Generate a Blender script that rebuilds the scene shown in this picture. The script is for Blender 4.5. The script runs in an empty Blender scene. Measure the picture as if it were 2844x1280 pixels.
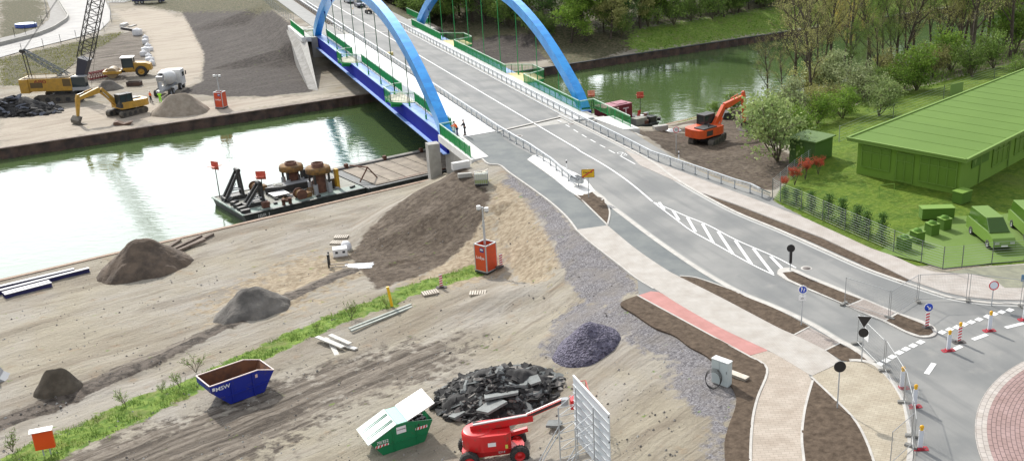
import bpy, bmesh, math, random
import numpy as np
from mathutils import Vector, Matrix, noise as mnoise
from mathutils.geometry import delaunay_2d_cdt, tessellate_polygon
from mathutils.bvhtree import BVHTree
R = math.radians
random.seed(7)
scn = bpy.context.scene
# ------------------------------------------------------------------ camera
FPX, PITCH, CX, CY, H = 2780.0, R(20.0), 1880.0, 640.0, 28.0
cd = bpy.data.cameras.new('camera'); cam = bpy.data.objects.new('camera', cd)
scn.collection.objects.link(cam); scn.camera = cam
cam.location = (0, 0, H); cam.rotation_euler = (R(90) - PITCH, 0, 0)
cd.sensor_width = 36; cd.lens = FPX / 2844 * 36
cd.shift_x = (1422 - CX) / 2844; cd.shift_y = 0
cd.clip_start = 0.5; cd.clip_end = 3000
# ------------------------------------------------------------------ light
SUN = Vector((2.0, -2.8, -2.5)).normalized()
w = bpy.data.worlds.new('World'); scn.world = w; w.use_nodes = True
nt = w.node_tree; nt.nodes.clear()
out = nt.nodes.new('ShaderNodeOutputWorld'); bg = nt.nodes.new('ShaderNodeBackground')
bg.inputs[1].default_value = 0.1
sky = nt.nodes.new('ShaderNodeTexSky'); sky.sky_type = 'NISHITA'; sky.sun_disc = False
sky.sun_elevation = R(36); sky.sun_rotation = R(-35.5); sky.dust_density = 2.0
tc = nt.nodes.new('ShaderNodeTexCoord'); nz = nt.nodes.new('ShaderNodeTexNoise')
mp = nt.nodes.new('ShaderNodeMapping'); mp.inputs['Scale'].default_value = (1, 1, 2.5)
nz.inputs['Scale'].default_value = 1.6; nz.inputs['Detail'].default_value = 6
cr = nt.nodes.new('ShaderNodeValToRGB'); cr.color_ramp.elements[0].position = .34; cr.color_ramp.elements[1].position = .52
mx = nt.nodes.new('ShaderNodeMixRGB'); mx.inputs[2].default_value = (6.6, 6.8, 7.2, 1)
L = nt.links.new
L(tc.outputs['Generated'], mp.inputs[0]); L(mp.outputs[0], nz.inputs['Vector']); L(nz.outputs[0], cr.inputs[0])
dp = nt.nodes.new('ShaderNodeVectorMath'); dp.operation = 'DOT_PRODUCT'; dp.inputs[1].default_value = (-.52, .80, .30); L(tc.outputs['Generated'], dp.inputs[0])
cr2 = nt.nodes.new('ShaderNodeValToRGB'); cr2.color_ramp.elements[0].position = .73; cr2.color_ramp.elements[1].position = .93; cr2.color_ramp.elements[0].color = (6.6, 6.8, 7.2, 1); cr2.color_ramp.elements[1].color = (27, 28, 29.5, 1)
L(dp.outputs['Value'], cr2.inputs[0]); L(cr2.outputs[0], mx.inputs[2]); L(cr.outputs[0], mx.inputs[0]); L(sky.outputs[0], mx.inputs[1]); L(mx.outputs[0], bg.inputs[0]); L(bg.outputs[0], out.inputs[0])
sd = bpy.data.lights.new('sun', 'SUN'); sd.energy = 3.5; sd.angle = R(1.5); sd.color = (1.0, .95, .87)
so = bpy.data.objects.new('sun', sd); scn.collection.objects.link(so)
so.rotation_euler = SUN.to_track_quat('-Z', 'Y').to_euler(); so.location = (-40, 60, 80)
scn.view_settings.view_transform = 'Standard'; scn.view_settings.look = 'None'
scn.render.filter_size = 1.05
scn.view_settings.exposure = 0.42; scn.view_settings.gamma = 1
# ------------------------------------------------------------------ helpers
cp, sp = math.cos(PITCH), math.sin(PITCH)
def ray(px, py):
    u = (px - CX) / FPX; v = (py - CY) / FPX
    return Vector((u, cp - v * sp, -sp - v * cp))
def at(px, py, z=0.0):
    d = ray(px, py); t = (z - H) / d.z
    return Vector((d.x * t, d.y * t, z))
def atY(px, py, Y):
    d = ray(px, py); t = Y / d.y
    return Vector((d.x * t, Y, H + d.z * t))
MATS = {}
def mat(name, c, rough=.8, metal=0., c2=None, scale=3., bump=0., bscale=None, fac=.5, spec=.5, detail=5, stretch=None, contrast=.25, alpha=1.0):
    if name in MATS: return MATS[name]
    m = bpy.data.materials.new(name); m.use_nodes = True; n = m.node_tree; b = n.nodes['Principled BSDF']
    b.inputs['Base Color'].default_value = (*c, 1); b.inputs['Roughness'].default_value = rough
    b.inputs['Metallic'].default_value = metal; b.inputs['Specular IOR Level'].default_value = spec
    b.inputs['Alpha'].default_value = alpha
    if c2 or bump:
        g = n.nodes.new('ShaderNodeTexCoord'); mpp = n.nodes.new('ShaderNodeMapping')
        n.links.new(g.outputs['Object'], mpp.inputs[0])
        if stretch: mpp.inputs['Scale'].default_value = stretch
    if c2:
        t = n.nodes.new('ShaderNodeTexNoise'); t.inputs['Scale'].default_value = scale; t.inputs['Detail'].default_value = detail
        t.inputs['Roughness'].default_value = .62
        r = n.nodes.new('ShaderNodeValToRGB'); r.color_ramp.elements[0].position = fac - contrast / 2; r.color_ramp.elements[1].position = fac + contrast / 2
        r.color_ramp.elements[0].color = (*c, 1); r.color_ramp.elements[1].color = (*c2, 1)
        n.links.new(mpp.outputs[0], t.inputs['Vector']); n.links.new(t.outputs[0], r.inputs[0]); n.links.new(r.outputs[0], b.inputs['Base Color'])
    if bump:
        t2 = n.nodes.new('ShaderNodeTexNoise'); t2.inputs['Scale'].default_value = bscale or scale * 4; t2.inputs['Detail'].default_value = 6
        bb = n.nodes.new('ShaderNodeBump'); bb.inputs['Strength'].default_value = min(1, bump * 5); bb.inputs['Distance'].default_value = bump
        n.links.new(mpp.outputs[0], t2.inputs['Vector']); n.links.new(t2.outputs[0], bb.inputs['Height']); n.links.new(bb.outputs[0], b.inputs['Normal'])
    MATS[name] = m
    return m
class MB:
    def __init__(s): s.v = []; s.f = []; s.m = []; s.ms = []; s.x = Matrix.Identity(4); s.sm = []
    def mi(s, m):
        if m not in s.ms: s.ms.append(m)
        return s.ms.index(m)
    def add(s, vs, fs, m, smooth=False):
        o = len(s.v); s.v += [s.x @ Vector(p) for p in vs]; k = s.mi(m)
        for f in fs: s.f.append([o + i for i in f]); s.m.append(k); s.sm.append(smooth)
    def box(s, c, d, m, rz=0, top=None, taper=1.0):
        x, y, z = [q / 2 for q in d]; ca, sa = math.cos(rz), math.sin(rz); V = []
        for dz in (-z, z):
            k = 1 if dz < 0 else taper
            for dx, dy in ((-x, -y), (x, -y), (x, y), (-x, y)):
                V.append((c[0] + (dx * ca - dy * sa) * k, c[1] + (dx * sa + dy * ca) * k, c[2] + dz))
        F = [(3, 2, 1, 0), (4, 5, 6, 7), (0, 1, 5, 4), (1, 2, 6, 5), (2, 3, 7, 6), (3, 0, 4, 7)]
        s.add(V, F, m)
        if top: s.m[-5] = s.mi(top)
    def frame(s, p, q):
        a = Vector(q) - Vector(p)
        if a.length < 1e-6: a = Vector((0, 0, 1))
        a.normalize(); u = Vector((0, 0, 1)) if abs(a.z) < .95 else Vector((1, 0, 0))
        b = a.cross(u).normalized(); c = b.cross(a).normalized()
        return b, c
    def beam(s, p, q, w, h, m, w2=None, h2=None):
        b, c = s.frame(p, q); p = Vector(p); q = Vector(q); w2 = w if w2 is None else w2; h2 = h if h2 is None else h2; V = []
        for P, ww, hh in ((p, w, h), (q, w2, h2)):
            for i, j in ((-1, -1), (1, -1), (1, 1), (-1, 1)): V.append(P + b * i * ww / 2 + c * j * hh / 2)
        s.add(V, [(0, 1, 2, 3), (7, 6, 5, 4), (4, 5, 1, 0), (5, 6, 2, 1), (6, 7, 3, 2), (7, 4, 0, 3)], m)
    def tube(s, p, q, r, m, r2=None, n=8, caps=True):
        b, c = s.frame(p, q); p = Vector(p); q = Vector(q); r2 = r if r2 is None else r2; V = []
        for P, rr in ((p, r), (q, r2)):
            for i in range(n):
                a = 2 * math.pi * i / n; V.append(P + b * math.cos(a) * rr + c * math.sin(a) * rr)
        F = [(i, i + n, (i + 1) % n + n, (i + 1) % n) for i in range(n)]
        s.add(V, F, m, n > 5)
        if caps and n > 2: s.add(V, [tuple(range(n)), tuple(range(2 * n - 1, n - 1, -1))], m)
    def path(s, pts, r, m, n=6):
        for a, b in zip(pts, pts[1:]): s.tube(a, b, r, m, n=n)
    def lathe(s, c, prof, m, n=20, axis=(0, 0, 1)):
        A = Vector(axis).normalized(); b, d = s.frame((0, 0, 0), A); V = []; C = Vector(c)
        for r, z in prof:
            for i in range(n):
                a = 2 * math.pi * i / n; V.append(C + A * z + (b * math.cos(a) + d * math.sin(a)) * r)
        F = []
        for k in range(len(prof) - 1):
            for i in range(n): F.append((k * n + i, k * n + (i + 1) % n, (k + 1) * n + (i + 1) % n, (k + 1) * n + i))
        s.add(V, F, m, True)
    def prism(s, poly, z0, z1, m, side=None):
        P = [Vector((p[0], p[1], 0)) for p in poly]; n = len(P)
        T = tessellate_polygon([P])
        V = [(p.x, p.y, z1) for p in P]
        F = []
        for t in T:
            a, b, c = [P[i] for i in t]
            F.append(t if (b - a).cross(c - a).z > 0 else t[::-1])
        s.add(V, F, m)
        if z0 is not None:
            V2 = V + [(p.x, p.y, z0) for p in P]
            s.add(V2, [(i, (i + 1) % n, n + (i + 1) % n, n + i) for i in range(n)], side or m)
            s.add([(p.x, p.y, z0) for p in P], [f[::-1] for f in F], side or m)
    def xprism(s, poly, y0, y1, m):    # poly in xz, extruded in y
        P = [Vector((p[0], p[1], 0)) for p in poly]; n = len(P); T = tessellate_polygon([P])
        for y, fl in ((y0, 1), (y1, 0)): s.add([(p.x, y, p.y) for p in P], [tuple(t) for t in T], m)
        s.add([(p.x, y, p.y) for y in (y0, y1) for p in P], [(i, (i + 1) % n, n + (i + 1) % n, n + i) for i in range(n)], m)
    def strip(s, line, w0, w1, z0, z1, m):   # ribbon along polyline with side walls, offsets w0..w1 to the left
        A, B = offset(line, w0), offset(line, w1); n = len(A)
        def zz(p, z): return (p[0], p[1], (p[2] if len(p) > 2 else 0) + z)
        V = [zz(p, z1) for p in A] + [zz(p, z1) for p in B] + [zz(p, z0) for p in A] + [zz(p, z0) for p in B]
        F = []
        for i in range(n - 1):
            F += [(i, i + 1, n + i + 1, n + i), (i, 2 * n + i, 2 * n + i + 1, i + 1), (n + i, n + i + 1, 3 * n + i + 1, 3 * n + i)]
        F += [(0, n, 3 * n, 2 * n), (n - 1, 3 * n - 1, 4 * n - 1, 2 * n - 1)]
        s.add(V, F, m)
    def mesh(s, name):
        me = bpy.data.meshes.new(name); me.from_pydata([tuple(p) for p in s.v], [], s.f)
        for m in s.ms: me.materials.append(m)
        me.polygons.foreach_set('material_index', s.m); me.polygons.foreach_set('use_smooth', s.sm)
        me.update(); return me
    def build(s, name, parent=None, bevel=0, recalc=True):
        me = s.mesh(name)
        if recalc:
            bm = bmesh.new(); bm.from_mesh(me); bmesh.ops.recalc_face_normals(bm, faces=bm.faces); bm.to_mesh(me); bm.free()
        o = bpy.data.objects.new(name, me); scn.collection.objects.link(o); o.parent = parent
        if bevel:
            b = o.modifiers.new('bevel', 'BEVEL'); b.width = bevel; b.segments = 2; b.limit_method = 'ANGLE'; b.angle_limit = R(40)
        return o
def offset(line, d):
    P = [Vector((p[0], p[1])) for p in line]; out = []
    for i, p in enumerate(P):
        a = P[max(i - 1, 0)]; b = P[min(i + 1, len(P) - 1)]; t = (b - a)
        t = t.normalized() if t.length > 1e-6 else Vector((1, 0))
        q = p + Vector((-t.y, t.x)) * d
        out.append((q.x, q.y, line[i][2] if len(line[i]) > 2 else 0))
    return out
def W(pts, z=0.0): return [tuple(at(p[0], p[1], z)) for p in pts]
def smooth(pts, k=5):
    P = [Vector(p) for p in pts]; o = []
    for i in range(len(P) - 1):
        a = P[max(i - 1, 0)]; b = P[i]; c = P[i + 1]; d = P[min(i + 2, len(P) - 1)]
        for j in range(k):
            t = j / k
            o.append(tuple(.5 * ((2 * b) + (c - a) * t + (2 * a - 5 * b + 4 * c - d) * t * t + (3 * b - a - 3 * c + d) * t ** 3)))
    o.append(tuple(P[-1])); return o
def S(pts, z=0.0, k=5): return smooth(W(pts, z), k)
def dens(pts, st=1.5):
    o = []
    for a, b in zip(pts, pts[1:]):
        a = Vector(a); b = Vector(b); n = max(1, int((b - a).length / st))
        o += [a.lerp(b, i / n) for i in range(n)]
    return o + [Vector(pts[-1])]
def tag(o, label=None, cat=None, group=None, kind=None):
    if label: o['label'] = label
    if cat: o['category'] = cat
    if group: o['group'] = group
    if kind: o['kind'] = kind
    return o
def thing(name, label, cat, loc=(0, 0, 0), rz=0, group=None):
    o = bpy.data.objects.new(name, None); scn.collection.objects.link(o)
    o.location = loc; o.rotation_euler = (0, 0, rz); o.empty_display_size = .3
    return tag(o, label, cat, group)
def struct(o): return tag(o, kind='structure')
def kids(o): return KID.get(o.name, [])
def dup(root, loc, rz=None, label=None, group=None, sc=None):
    r = root.copy(); scn.collection.objects.link(r); r.location = loc
    if rz is not None: r.rotation_euler = (0, 0, rz)
    if sc is not None: r.scale = (sc, sc, sc) if not hasattr(sc, '__len__') else sc
    if label: r['label'] = label
    if group: r['group'] = group
    def rec(src, dst):
        for ch in [c for c in scn.collection.objects if c.parent == src]:
            c = ch.copy(); scn.collection.objects.link(c); c.parent = dst; rec(ch, c)
    rec(root, r); return r
def text(body, size, parent, loc, rot, m, name='lettering', sx=1.0, ext=.004):
    cu = bpy.data.curves.new(name, 'FONT'); cu.body = body; cu.size = size; cu.align_x = 'CENTER'; cu.align_y = 'CENTER'; cu.extrude = ext; cu.offset = size * .012
    t = bpy.data.objects.new(name, cu); scn.collection.objects.link(t)
    dg = bpy.context.evaluated_depsgraph_get(); me = bpy.data.meshes.new_from_object(t.evaluated_get(dg))
    bpy.data.objects.remove(t); me.materials.clear(); me.materials.append(m); me.name = name
    o = bpy.data.objects.new(name, me); scn.collection.objects.link(o); o.parent = parent
    o.location = loc; o.rotation_euler = rot; o.scale = (sx, 1, 1); return o
# ------------------------------------------------------------------ frames: bridge and canal
A1 = at(1228, 365, 0); th = R(118.5); be = Vector((math.cos(th), math.sin(th), 0)); bn = Vector((be.y, -be.x, 0))
def B(s, t, z=0.0): return A1 + be * s + bn * t + Vector((0, 0, z))
QZ, WZ = -5.0, -6.4
n1 = at(0, 780, QZ); ce = (at(1150, 511, QZ) - n1).normalized(); cn = Vector((-ce.y, ce.x, 0))
f1 = at(0, 412, QZ); fe = (at(2024, 112, QZ) - f1).normalized()
def uv(p): d = Vector((p[0], p[1], QZ)) - n1; return d.dot(ce), d.dot(cn)
def UV(u, v, z=QZ):
    p = n1 + ce * u + cn * v; return Vector((p.x, p.y, z))
_fu0, _fv0 = uv(f1); _fu1, _fv1 = uv(at(2024, 112, QZ))
def vfar(u): return _fv0 + (_fv1 - _fv0) * (u - _fu0) / (_fu1 - _fu0)
# ------------------------------------------------------------------ terrain control points
K = []
def k(*pts, st=2.0):
    Q = [at(p[0], p[1], p[2]) for p in pts]
    K.extend(dens(Q, st) if len(Q) > 1 else Q)
def kw(*pts, st=3.0): K.extend(dens([Vector(p) for p in pts], st) if len(pts) > 1 else [Vector(pts[0])])
RZ = -0.07
kw(UV(-60, 0), UV(300, 0)); kw(UV(-60, vfar(-60)), UV(420, vfar(420)), st=4)
kw(UV(-60, -1.5), UV(40, -1.5))
KERB_L = [(1340, 441), (1357, 455), (1389, 459), (1416, 480), (1473, 520), (1530, 562), (1575, 603), (1602, 638)]
PAVE_L = [(1602, 638), (1637, 670), (1721, 735), (1770, 773), (1772, 820)]
SOIL_L = [(1772, 820), (1723, 843), (1766, 875), (1816, 909), (1873, 932), (1915, 963), (1975, 999), (2037, 1082), (2043, 1127), (2024, 1181), (2012, 1231), (2016, 1290), (2016, 1400)]
for ln in (KERB_L, PAVE_L, SOIL_L): k(*[(x, y, RZ) for x, y in ln], st=1)
# flat area under roads and yard to the right
for x, y in [(1450, 440), (1600, 520), (1700, 560), (1800, 700), (1900, 800), (2000, 900), (2100, 1000), (2100, 1200), (2300, 1100), (2500, 1000), (2600, 1270), (2844, 1270), (2844, 900), (2844, 700), (2600, 600), (2400, 500), (2844, 500), (2400, 700), (2200, 640), (2300, 430), (2600, 420), (2844, 420), (2844, 350), (2500, 360), (1900, 520), (2050, 560)]: k((x, y, RZ))
kw(B(-13, 0, RZ), B(-13, 19.5, RZ)); kw(B(-8, 19.7, -.3), B(-13, 19.5, RZ))
kw((60, 20, RZ), (60, 90, RZ)); kw((-5, 20, -.6), (60, 20, RZ)); kw((60, 120, -.5), (90, 160, -.5)); kw((120, 60, 0), (200, 200, 0), st=10)
# right guard rail edge, soil field and bank right of the bridge
k((1745, 362, -.15), (1876, 440, RZ), (1987, 495, RZ), (2140, 545, RZ))
k((1730, 352, -1.5), (1745, 362, -.3)); k((1720, 350, -4.9), (1729, 350, -4.9)); k((1800, 372, -1.2), (1900, 400, -1.8), (2000, 415, -1.8), (2090, 430, -1.2))
k((1850, 352, -2.4), (1900, 352, -2.9), (2000, 360, -3), (2080, 365, -2.9)); k((1900, 440, -1), (2000, 480, -.9), (2100, 500, -.6), (2150, 470, -.6))
k((2180, 440, -.8), (2250, 380, -1.2), (2400, 330, -1), (2600, 270, -1), (2844, 190, -1.2)); k((2150, 380, -1.9), (2300, 310, -2.2), (2500, 250, -2.2), (2844, 150, -2.4))
kw(UV(84, -2.5, -4.3), UV(300, -2.5, -4.1)); kw(UV(84, -4.5, -3.6), UV(300, -5, -3.2))
# mound (brown embankment) beside the near abutment
k((1249, 492, -.45), (1300, 535, -.7), (1366, 592, -1.1), st=1); k((1260, 475, -.3), (1310, 500, -.3), (1355, 500, -.3), (1400, 520, -.35), st=1)
k((1236, 495, -2.2), (1150, 536, -4.5), (1025, 593, -4.7), (965, 640, -4.6), (998, 707, -4.4), (1044, 762, -4.2), (1150, 733, -3.9), (1207, 710, -3.5), (1300, 645, -2.4), (1366, 594, -1.3), st=1)
k((1232, 480, -4.6), (1233, 488, -3.6), (1250, 490, -.5), st=.7); k((1228, 478, -4.8), (1150, 515, -4.95))
# slope from the cycle path down to the yard
k((1430, 560, -.5), (1500, 640, -.7), (1560, 700, -.5)); k((1390, 600, -1.4), (1440, 680, -1.7), (1470, 740, -2.0), (1520, 780, -1.4)); k((1330, 680, -2.7), (1375, 755, -3.0), (1300, 770, -3.3), (1410, 770, -2.7))
k((1620, 760, -.6), (1680, 830, -.5)); k((1480, 860, -2.2), (1560, 880, -1.6), (1640, 900, -.9), (1750, 950, -.35)); k((1400, 940, -2.5), (1500, 1000, -2.2), (1600, 1050, -1.6), (1750, 1060, -.6), (1900, 1090, -.16))
k((1150, 850, -3.2), (1250, 1000, -2.9), (1400, 1130, -2.5), (1600, 1180, -1.7), (1800, 1200, -.55), (1950, 1200, -.15)); k((1000, 1279, -3.0), (1400, 1279, -2.5), (1650, 1279, -1.5), (1850, 1279, -.4))
kw((-5, 30, -1.0)); kw((-22, 30, -3), (-60, 25, -3.6)); kw((-80, 60, -5), (-60, 20, -4.2)); kw((-100, 40, -5), (-80, 0, -5), (0, 5, -2), (60, 0, -.1), st=10)
# step beside the tracked lane, lane, grass strip, lower yard
STEP = [(-60, 1222), (0, 1198), (150, 1140), (300, 1075), (450, 1008), (600, 935), (750, 868), (850, 822), (950, 780), (1050, 742), (1150, 722), (1230, 700)]
k(*[(x, y - 8, -3.75 + x * .00025) for x, y in STEP], st=1.2); k(*[(x, y + 4, -3.98 + x * .00035) for x, y in STEP], st=1.2)
k((-60, 1000, -4.4), (300, 860, -4.5), (560, 770, -4.6), (760, 700, -4.6), (900, 660, -4.6)); k((0, 860, -4.9), (250, 790, -4.9), (600, 680, -4.9), (850, 600, -4.95)); k((500, 940, -4.1), (800, 800, -4.2), (950, 740, -4.2))
k((-60, 1270, -3.8), (150, 1200, -3.7), (400, 1100, -3.6), (700, 960, -3.5), (1000, 830, -3.4), (1250, 760, -3.3)); k((0, 1330, -3.6), (300, 1280, -3.4), (700, 1200, -3.3), (900, 1050, -3.3), (1000, 940, -3.3))
# far side
tl = [(-150, 300, -5), (-118, 240, -5), (-99, 205, -5), (-82, 175, -5), (-80, 160, -5), (-70, 152, -5), (-60, 153, -5)]
kw(*tl); kw(*[(x - 6, y - 3, -5) for x, y, z in tl])
kw(tuple(B(78, -2.2, -.1)), tuple(B(200, -2.2, -.1))); kw(tuple(B(78, 21.5, -.1)), tuple(B(200, 21.5, -.1)))
kw(tuple(B(88, 9, -.1)), tuple(B(200, 9, -.1))); kw(tuple(B(60, -3, -5)), tuple(B(60, 24, -5))); kw(tuple(B(75, -3.2, -4.9)), tuple(B(75, 22.5, -4.9)))
kw(tuple(B(84, -6, -3.0)), tuple(B(120, -7, -3.2)))
kw(tuple(B(85, 29, -4.4)), tuple(B(200, 31, -4.4))); kw(tuple(B(70, 30, -4.8)), tuple(B(70, 45, -4.7)))
kw((-300, 170, -5), (-300, 500, -5), (-150, 500, -5), st=20); kw((-180, 280, -5), (-130, 330, -5), st=15)
kw((-110, 130, -5), (-140, 200, -5), (-200, 260, -5), st=8)
for d, z in ((1.5, -4.8), (5, -4.0), (11, -2.6), (20, -1.6), (60, 0), (200, 6)):
    kw(*[UV(u, vfar(u) + d, z) for u in (112, 160, 250, 420)], st=6)
kw((0, 600, 5), (300, 500, 5), st=30); kw((300, 60, 0), (350, 300, 0), st=30); kw((-40, -10, -3), (80, -10, 0), st=20); kw((-300, 60, -5), (-200, 0, -5), st=20)
seen = set(); KK = []
for p in K:
    q = (round(p[0] * 3), round(p[1] * 3))
    if q not in seen: seen.add(q); KK.append(p)
res = delaunay_2d_cdt([Vector((p[0], p[1])) for p in KK], [], [], 0, 1e-5)
TV = []
for v, og in zip(res[0], res[3]): TV.append(Vector((v.x, v.y, KK[og[0]][2] if og else QZ)))
TIN = BVHTree.FromPolygons(TV, res[2])
def G0(x, y):
    h = TIN.ray_cast(Vector((x, y, 200)), Vector((0, 0, -1)))
    return h[0].z if h[0] is not None else QZ
def G(x, y):
    u, v = uv((x, y))
    if 0 < v < vfar(u): return WZ
    if v <= 0: return G0(x, y)
    return G0(x, y)
def P(px, py, dz=0.0):
    d = ray(px, py); h = TIN.ray_cast(Vector((0, 0, H)), d)
    p = h[0].copy() if h[0] is not None else at(px, py, QZ)
    p.z += dz; return p
def head(a, b):
    d = P(*b) - P(*a); return math.atan2(d.y, d.x)
# ------------------------------------------------------------------ terrain mesh and material
def inpoly(X, Y, poly):
    c = np.zeros(X.shape, bool); n = len(poly)
    for i in range(n):
        x1, y1 = poly[i][:2]; x2, y2 = poly[(i + 1) % n][:2]
        if y1 == y2: continue
        t = ((y1 > Y) != (y2 > Y)) & (X < (x2 - x1) * (Y - y1) / (y2 - y1) + x1); c ^= t
    return c
def sdist(X, Y, poly):
    d = np.full(X.shape, 1e9); n = len(poly)
    for i in range(n):
        x1, y1 = poly[i][:2]; x2, y2 = poly[(i + 1) % n][:2]; dx, dy = x2 - x1, y2 - y1; l = dx * dx + dy * dy + 1e-9
        t = np.clip(((X - x1) * dx + (Y - y1) * dy) / l, 0, 1); d = np.minimum(d, np.hypot(X - x1 - t * dx, Y - y1 - t * dy))
    return np.where(inpoly(X, Y, poly), d, -d)
def Wz(pts, z): return [at(x, y, z) for x, y in pts]
# zone -> list of (polygon, softness)
Z = {'gravel': [], 'soil': [], 'grass': [], 'sand': [], 'track': [], 'pale': [], 'lawn': [], 'scrub': [], 'rut': [], 'bank': []}
Z['gravel'] += [(Wz([(1416, 490), (1473, 525), (1530, 570), (1600, 645), (1721, 745), (1768, 790), (1770, 822), (1700, 850), (1640, 830), (1600, 790), (1560, 730), (1548, 690), (1520, 640), (1490, 590), (1450, 545), (1400, 510)], -.4), 1.0),
                (Wz([(1720, 840), (1816, 912), (1910, 965), (1980, 1005), (2037, 1085), (2043, 1127), (2020, 1190), (2010, 1290), (1960, 1290), (1970, 1180), (1900, 1130), (1860, 1060), (1870, 1000), (1800, 990), (1700, 900), (1650, 860)], -.4), 1.2),
                (Wz([(1560, 870), (1640, 850), (1735, 905), (1735, 980), (1640, 1005), (1550, 990), (1500, 950)], -1.5), 1.8)]
Z['soil'] += [(Wz([(1249, 489), (1300, 525), (1370, 592), (1330, 640), (1207, 712), (1150, 735), (1044, 765), (998, 707), (960, 640), (1020, 593), (1150, 532), (1238, 489)], -2.3), .8)]
MOUND_RIDGE = None
Z['soil'] += [(Wz([(1725, 358), (1790, 362), (1850, 345), (1930, 345), (1990, 352), (2090, 350), (2130, 400), (2200, 440), (2260, 430), (2270, 455), (2150, 555), (2100, 548), (1987, 503), (1870, 448), (1740, 372)], -1.2), .8),
              (Wz([(1870, 365), (1950, 350), (2085, 345), (2085, 385), (1990, 400), (1900, 380)], -2.9), 1.0)]
Z['sand'] += [(Wz([(1375, 540), (1440, 550), (1480, 610), (1530, 680), (1560, 760), (1500, 780), (1430, 760), (1400, 690), (1350, 640)], -1.4), 2.0),
              (Wz([(1340, 600), (1400, 680), (1420, 760), (1250, 790), (1100, 770), (1210, 715)], -2.8), 2.0),
              (Wz([(850, 700), (1000, 720), (1040, 770), (800, 880), (620, 900), (560, 850)], -4.3), 4.0)]
GR = [(-60, 1290), (100, 1210), (200, 1175), (300, 1130), (420, 1082), (520, 1050), (600, 1012), (720, 960), (840, 905), (930, 870), (1050, 830), (1100, 805), (1200, 775), (1330, 745), (1372, 755), (1370, 768), (1230, 800), (1130, 830), (1100, 855), (980, 890), (930, 915), (800, 968), (640, 1040), (560, 1080), (480, 1120), (350, 1180), (240, 1235), (100, 1300), (-60, 1370)]
Z['grass'] += [(Wz(GR, -3.45), .5)]
Z['track'] += [(Wz([(x, y - 46 + max(0, (x - 300)) * .012) for x, y in STEP] + [(x, y) for x, y in STEP[::-1]], -3.8), .5),
               (Wz([(0, 1280), (350, 1190), (600, 1120), (900, 1010), (1150, 960), (1300, 960), (1200, 1060), (950, 1120), (700, 1290), (0, 1400)], -3.2), 4.5)]
Z['rut'] += [(Wz([(x, y - 34 + max(0, x) * .006) for x, y in STEP] + [(x, y + 2) for x, y in STEP[::-1]], -3.85), .22)]
Z['soil'] += [([UV(u, v) for u, v in [(75, -2.5), (84, -3.5), (101, -6), (106, -15), (76, -16)]], 1.0)]
Z['track'] += [(Wz([(285, 100), (400, 85), (415, 190), (330, 235), (240, 230), (210, 190)], -5), 3.0)]
Z['scrub'] += [(Wz([(1535, 150), (1600, 162), (1650, 140), (1760, 112), (1830, 50), (1500, 30), (1490, 110)], -3), 2.0)]
Z['scrub'] += [([UV(u, v) for u, v in [(92, -3), (300, -3), (300, -24), (150, -20), (110, -14), (97, -9)]], 1.5)]
Z['pale'] += [(Wz([(450, 30), (520, 60), (565, 140), (565, 200), (520, 245), (420, 190), (400, 120), (350, 70), (330, 40)], -5), 2.5),
              (Wz([(0, 320), (300, 290), (600, 280), (900, 262), (1000, 255), (0, 412)], -5), 2.0)]
LAWN_Y = [(2148, 556), (2243, 609), (2343, 655), (2420, 690), (2520, 735), (2844, 735), (3000, 700), (3000, 430), (2700, 400), (2300, 400), (2190, 470)]
Z['lawn'] += [(Wz(LAWN_Y, 0), .6), (Wz([(2210, 470), (2230, 420), (2180, 400), (2160, 350), (2250, 300), (2844, 150), (3100, 80), (3100, 420), (2500, 430)], -1), 3)]
Z['grass'] += [([UV(u, v) for u, v in [(79, -.2), (300, -.2), (300, -6), (100, -6), (88, -4.5), (81, -3)]], 1.0)]
Z['grass'] += [([UV(u, vfar(u) + d) for u, d in [(113, .5), (420, .5), (420, 16), (160, 14), (122, 12), (114, 6)]], 2.5)]
Z['scrub'] += [([UV(u, vfar(u) + d) for u, d in [(112, 12), (150, 12), (420, 14), (420, 300), (60, 300), (75, 34), (100, 28)]], 3.0),
               (Wz([(0, 165), (110, 140), (200, 120), (300, 95), (345, 90), (300, 120), (240, 150), (180, 200), (100, 235), (0, 240)], -5), 2.0),
               (Wz([(0, 0), (120, 0), (128, 55), (100, 80), (0, 120)], -5), 2.0),
               (Wz([(2090, 390), (2150, 380), (2260, 440), (2250, 330), (2844, 150), (2844, 90), (2400, 190), (2100, 330)], -2), 2.0)]
Z['bank'] += [(Wz([(872, 254), (750, 268), (600, 268), (495, 258), (560, 228), (568, 152), (524, 68), (482, 0), (440, -60)], -5) + [tuple(B(s, t)) for s, t in [(200, -2), (76, -2)]], 1.0),
              ([tuple(B(s, t)) for s, t in [(62, 24), (80, 21), (200, 21), (200, 34), (100, 40), (76, 52), (60, 46)]], 1.5)]
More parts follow.
